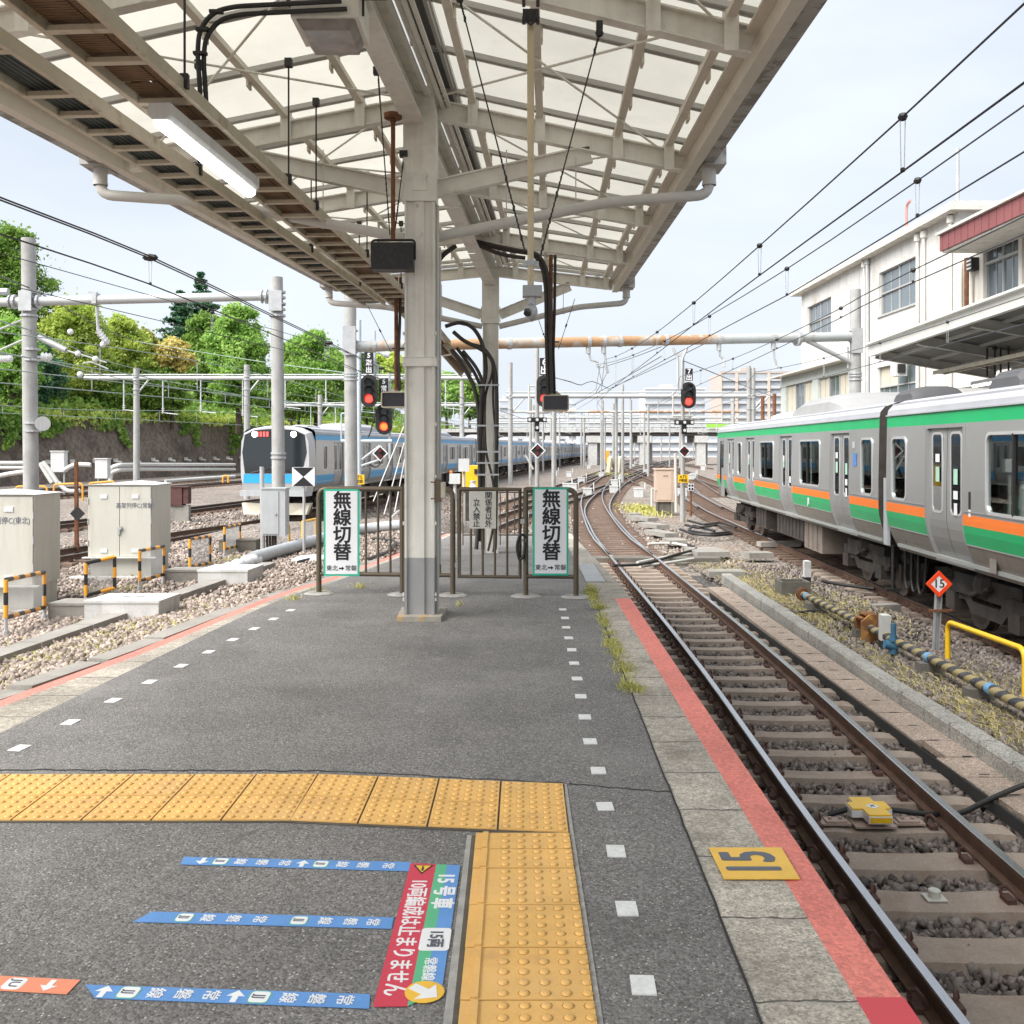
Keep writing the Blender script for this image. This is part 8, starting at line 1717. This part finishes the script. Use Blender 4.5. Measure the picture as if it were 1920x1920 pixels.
def crown(name, blobs, n, size, mat, parent, seed, hollow=.55):
    r_ = np.random.default_rng(seed); w_ = np.array([b_[3]*b_[4] for b_ in blobs]); idx = r_.choice(len(blobs), n, p=w_/w_.sum()); B_ = np.array(blobs)[idx]
    u = r_.normal(size=(n, 3)); u /= np.linalg.norm(u, axis=1, keepdims=True); rad = (hollow + (1-hollow)*r_.uniform(0, 1, n)**.6)*(1 + .3*np.sin(u[:, 0]*5 + idx)*np.sin(u[:, 2]*6 + idx*2) + .15*np.sin(u[:, 1]*13 + idx*3)) * np.where(r_.uniform(0, 1, n) < .16, r_.uniform(1., 1.55, n), 1)
    p = B_[:, :3] + u*B_[:, [3, 3, 4]]*rad[:, None]; v, f = leaves(p, u + [0, 0, .35], size, r_); return npobj(name, v, f, [mat], parent)
def tree(name, label, x, yt, Y, wpx, mat, yb=None, kind='broad', n=5000, size=.42, seed=0, cat='tree', grp='trees on the hill'):
    rn = random.Random(seed); p = dp(x, yt, Y); zt = p.z; zb = (hz_(p.x, Y) if p.x < wx(Y) - 2.2 else wtop(Y)) - .3; H = zt - zb; W_ = wpx*Y/F
    r = thing(name, label, cat, V(p.x, Y, zb), grp); b = MB(); tr = max(.15, H*.022)
    b.tube([V(p.x, Y, zb-1), V(p.x + rn.uniform(-.3, .3), Y, lerp(zb, zt, .45)), V(p.x + rn.uniform(-.5, .5), Y, lerp(zb, zt, .9))], tr, 8, rs=[tr*1.3, tr, tr*.25])
    blobs = []
    if kind == 'broad':
        zc = (CH + (HZ-yb)*Y/F) if yb else lerp(zb, zt, .3); ch = zt - zc
        for k in range(75):
            t = rn.random(); ww = W_/2*math.sin(math.pi*(.18 + .74*t))**.7; a = rn.uniform(0, 2*math.pi); rr = ww*rn.uniform(.15, .9)**.8; s = W_*rn.uniform(.06, .15)
            c = (p.x + rr*math.cos(a), Y + rr*math.sin(a)*.8, zc + ch*t*.93 + ch*.02 - s*.3); blobs.append((*c, s, s*rn.uniform(.6, .9)))
            if k % 5 == 0: b.tube([V(p.x, Y, lerp(zb, c[2], .6)), V(*c)], tr*.3, 5, rs=[tr*.45, tr*.08])
        blobs.append((p.x, Y, zt - W_*.12, W_*.16, W_*.12)); blobs.append((p.x, Y, zc + ch*.42, W_*.34, ch*.38))
        crown('crown', blobs, n, size, mat, r, seed)
    else:
        r_ = np.random.default_rng(seed); P, N = [], []; lay = 17
        for k in range(lay):
            t = k/(lay-1); z = lerp(zb + H*.22, zt - .3, t); R_ = W_/2*(1-t)**.75*(1.15 if k % 2 else .75)*rn.uniform(.85, 1.15) + .2
            for j in range(9 if t < .85 else 5):
                a = rn.uniform(0, 2*math.pi); L = R_*rn.uniform(.75, 1.1); e = V(p.x + L*math.cos(a), Y + L*math.sin(a), z - L*.12); b.tube([V(p.x, Y, z), e], .05, 4, rs=[.08, .02])
                m_ = int(n/lay/7); f = r_.uniform(.15, 1, m_)**.7; sp = .16*L*(1.1-f) + .18
                P.append(np.stack([p.x + f*L*math.cos(a) + r_.normal(size=m_)*sp, Y + f*L*math.sin(a) + r_.normal(size=m_)*sp, z - f*L*.12 - abs(r_.normal(size=m_))*.3], 1)); N.append(np.tile([0, 0, 1.], (m_, 1)))
        v, f = leaves(np.concatenate(P), np.concatenate(N), size, r_, .9); npobj('crown', v, f, [mat], r)
    obj('trunk', b, [m_bark], r, smooth=60); return r
T = [('broadleaf_tree', 'tallest dense green tree, behind the concrete pole with the horn', 15, 420, 95, 175, m_leaf_m, 680, 9000), ('broadleaf_tree', 'olive tree lower down behind the same concrete pole', 20, 590, 84, 130, m_leaf_g, 740, 5000),
     ('broadleaf_tree', 'round yellow-green tree beside the tallest dense tree', 135, 560, 96, 165, m_leaf_y, 730, 8000), ('broadleaf_tree', 'yellow-green tree with olive patches behind the thin drop arm', 225, 590, 104, 120, m_leaf_y, 730, 6000),
     ('broadleaf_tree', 'olive-topped tree in front of the conifers', 270, 615, 108, 75, m_leaf_br, 720, 3500), ('flowering_tree', 'tree covered in golden blossom below the conifers', 323, 634, 106, 78, m_leaf_o, 690, 3500),
     ('conifer', 'lower conifer with wide flat branches', 338, 543, 150, 110, m_leaf_d, None, 7000), ('conifer', 'tall pointed conifer rising above all its neighbours', 377, 508, 156, 112, m_leaf_d, None, 8000),
     ('broadleaf_tree', 'dark green tree at the foot of the conifers', 385, 585, 134, 110, m_leaf_m, 750, 6000), ('broadleaf_tree', 'bright green fresh-leaved tree next to the pole with the control box', 447, 570, 116, 132, m_leaf_g, 760, 9500),
     ('broadleaf_tree', 'mid green tree seen between the two concrete gantry poles', 545, 640, 140, 70, m_leaf_m, 710, 3500), ('broadleaf_tree', 'bright green tree behind the pole of the rusty gantry', 592, 620, 124, 130, m_leaf_g, 760, 8500),
     ('broadleaf_tree', 'green tree showing behind the signal plate 5', 668, 650, 140, 90, m_leaf_g, 730, 4500), ('broadleaf_tree', 'yellowish tree partly hidden by the near column', 730, 660, 150, 100, m_leaf_y, 730, 4500), ('broadleaf_tree', 'bright tree showing past the near column under the far gantry', 838, 700, 190, 75, m_leaf_g, 775, 4500),
     ('broadleaf_tree', 'darker green tree just before the far column', 880, 712, 215, 60, m_leaf_m, 778, 4000), ('broadleaf_tree', 'dark tree filling the gap under the first wall box', 60, 640, 90, 120, m_leaf_d, 760, 5000), ('broadleaf_tree', 'dark shrubby tree beneath the yellow-green trees', 175, 668, 98, 150, m_leaf_m, 765, 6000), ('broadleaf_tree', 'shadowy bush-like tree under the golden blossom', 300, 690, 105, 120, m_leaf_m, 765, 5000), ('broadleaf_tree', 'leafy bush-like tree behind the pale gantry', 560, 700, 120, 170, m_leaf_m, 765, 6000), ('broadleaf_tree', 'low leafy tree behind the two red signals', 690, 705, 145, 150, m_leaf_g, 775, 5000)]
for k, (nm, lab, x, yt, Y, wpx, m_, yb, n) in enumerate(T): tree(nm, lab, x, yt, Y, wpx, m_, yb, 'conifer' if nm == 'conifer' else 'broad', int(n*4.2) if nm != 'conifer' else int(n*1.5), .0017*Y if nm != 'conifer' else .3, 11+k)
r_ = np.random.default_rng(5); P, N = [], []
for _ in range(26000):
    Y = random.uniform(35, 260); d = random.uniform(-.3, 16)**1.0; x = wx(Y) - 2.2 - d; h = random.random()*1.5; P.append((x, Y, hz_(x, Y) + h)); N.append((.6, -.3, .8))
v, f = leaves(P, N, .3, r_); tag(npobj('undergrowth', v, f, [m_leaf_m], loc=(-45, 120, 5)), 'green undergrowth covering the slope above the stone wall', 'undergrowth', kind='stuff')
P, N = [], []
for _ in range(18000):
    Y = random.uniform(85, 260); d = abs(random.gauss(0, 2.5)); x = wx(Y) - 1.9 - d; P.append((x + .4, Y, hz_(x, Y) + random.random()*1.0 - .3 - (.9*random.random()*max(0, math.sin(Y*.35 + 1)) if d < 1.2 else 0))); N.append((.8, -.3, .6))
v, f = leaves(P, N, .24, r_); tag(npobj('bank_grass', v, f, [m_leaf_y], loc=(-40, 120, 5)), 'yellow-green grassy cover along the top of the stone wall', 'grass', kind='stuff')
P, N = [], []
for k in range(44):
    Y0 = random.choice([random.uniform(66, 84), random.uniform(84, 175)]); L = random.uniform(.15, .55) * (1.7 if k % 4 == 0 else 1); dr = random.uniform(-1.5, .3); wd = random.uniform(.5, 1.6)
    for _ in range(170):
        t = random.random(); z = lerp(wtop(Y0)+.3, ZB, t*L); Y = Y0 + dr*t*3 + random.gauss(0, wd*(1-.6*t)); tt = (z - ZB)/(wtop(Y)-ZB); P.append((wx(Y) - 2.2*tt + .25 + random.random()*.25, Y, z)); N.append((1, -.3, .1))
v, f = leaves(P, N, .26, r_); tag(npobj('ivy', v, f, [m_leaf_m], loc=(-40, 100, 3)), 'ivy hanging in strands down the stone wall', 'ivy', kind='stuff')
# ---------------------------------------------------------------- weeds
def blades(name, label, pts, h, w_, mat, seed, cat='weeds'):
    r_ = np.random.default_rng(seed); n = len(pts); p = np.asarray(pts, float); a = r_.uniform(0, 2*np.pi, n); d = np.stack([np.cos(a), np.sin(a), 0*a], 1); s = np.stack([-np.sin(a), np.cos(a), 0*a], 1)
    H = h*r_.uniform(.4, 1.2, n)[:, None]; t = r_.uniform(.3, 1.3, n)[:, None]; ww = w_*r_.uniform(.6, 1.3, n)[:, None]; up = np.array([[0, 0, 1.]])
    v = np.stack([p - s*ww, p + s*ww, p + d*H*t*.45 + up*H*.65 + s*ww*.8, p + d*H*t*.4 + up*H*.7 - s*ww*.8, p + d*H*t + up*H*.8 + s*ww*.1, p + d*H*t + up*H*.82 - s*ww*.1], 1).reshape(-1, 3)
    o = np.arange(n)[:, None]*6; f = np.concatenate([o + [[0, 1, 2, 3]], o + [[3, 2, 4, 5]]]); tag(npobj(name, v, f, [mat], loc=p.mean(0)), label, cat, kind='stuff')
P = []
for _ in range(80):
    y = random.uniform(6.6, 11.6); c = (xcr(y) + random.gauss(0, .018), y); k = 16 if 6.6 < y < 11 else 12
    if random.random() < .25 and y < 10: continue
    for _ in range(k): P.append((c[0] + random.gauss(0, .03), c[1] + random.gauss(0, .035), .002))
for c0_, k in (((.82, 6.62), 70), ((.83, 7.2), 60), ((.9, 11.2), 160), ((.88, 10.9), 90), ((-.55, 10.2), 20), ((-2.35, 10.6), 50), ((-2.2, 11.2), 60), ((-1.8, 11.5), 60)):
    for _ in range(k): P.append((c0_[0] + random.gauss(0, .04), c0_[1] + random.gauss(0, .06), .002))
blades('weeds', 'weeds growing in the joint between asphalt and platform edge slabs', P, .05, .0035, m_weed, 21)
def patch(n, cx, cy, sx_, sy_, z=None): return [(x, y, gh(x, y) if z is None else z) for x, y in ((random.gauss(cx, sx_), random.gauss(cy, sy_)) for _ in range(n))]
P = patch(3600, 5.1, 20.5, .45, 2.2) + patch(1600, 5.9, 17.2, .5, 1.3) + patch(1900, 5.0, 17.5, .22, 1.6) + patch(800, 4.85, 12.6, .14, 1.2) + patch(1700, 4.95, 10.2, .18, .9) + patch(900, 5.7, 11.8, .3, .7) + patch(900, 4.95, 7., .2, 1.2) + patch(1500, 4.8, 24, .8, 2.) + patch(500, 4.2, 21, .2, 1.)
P = [p for p in P if 4.5 < p[0] < 6.75]
blades('dry_grass', 'straw-coloured dry grass patches between the kerb and the train', P, .1, .005, m_grass, 22, 'grass')
P = patch(900, -4.6, 9.6, .5, 1.2) + patch(500, -4., 11, .4, 1.) + patch(500, -3.45, 8.3, .25, 1.) + patch(300, -6.2, 15.2, .3, .2) + patch(250, -5.4, 19, .2, .3); P = [p for p in P if p[0] < xl(p[1]) - .05]
blades('weeds', 'sparse weeds in the pale ballast beside the platform', P, .08, .005, m_weed, 23)
P = patch(900, *gp(1148, 892, ZB).xy, 1.0, 4.) + patch(600, *gp(1205, 960, ZB).xy, .5, 2.); blades('weeds', 'tuft of yellow-green weeds by the buffer frames in the yard', P, .3, .02, m_weed, 24)
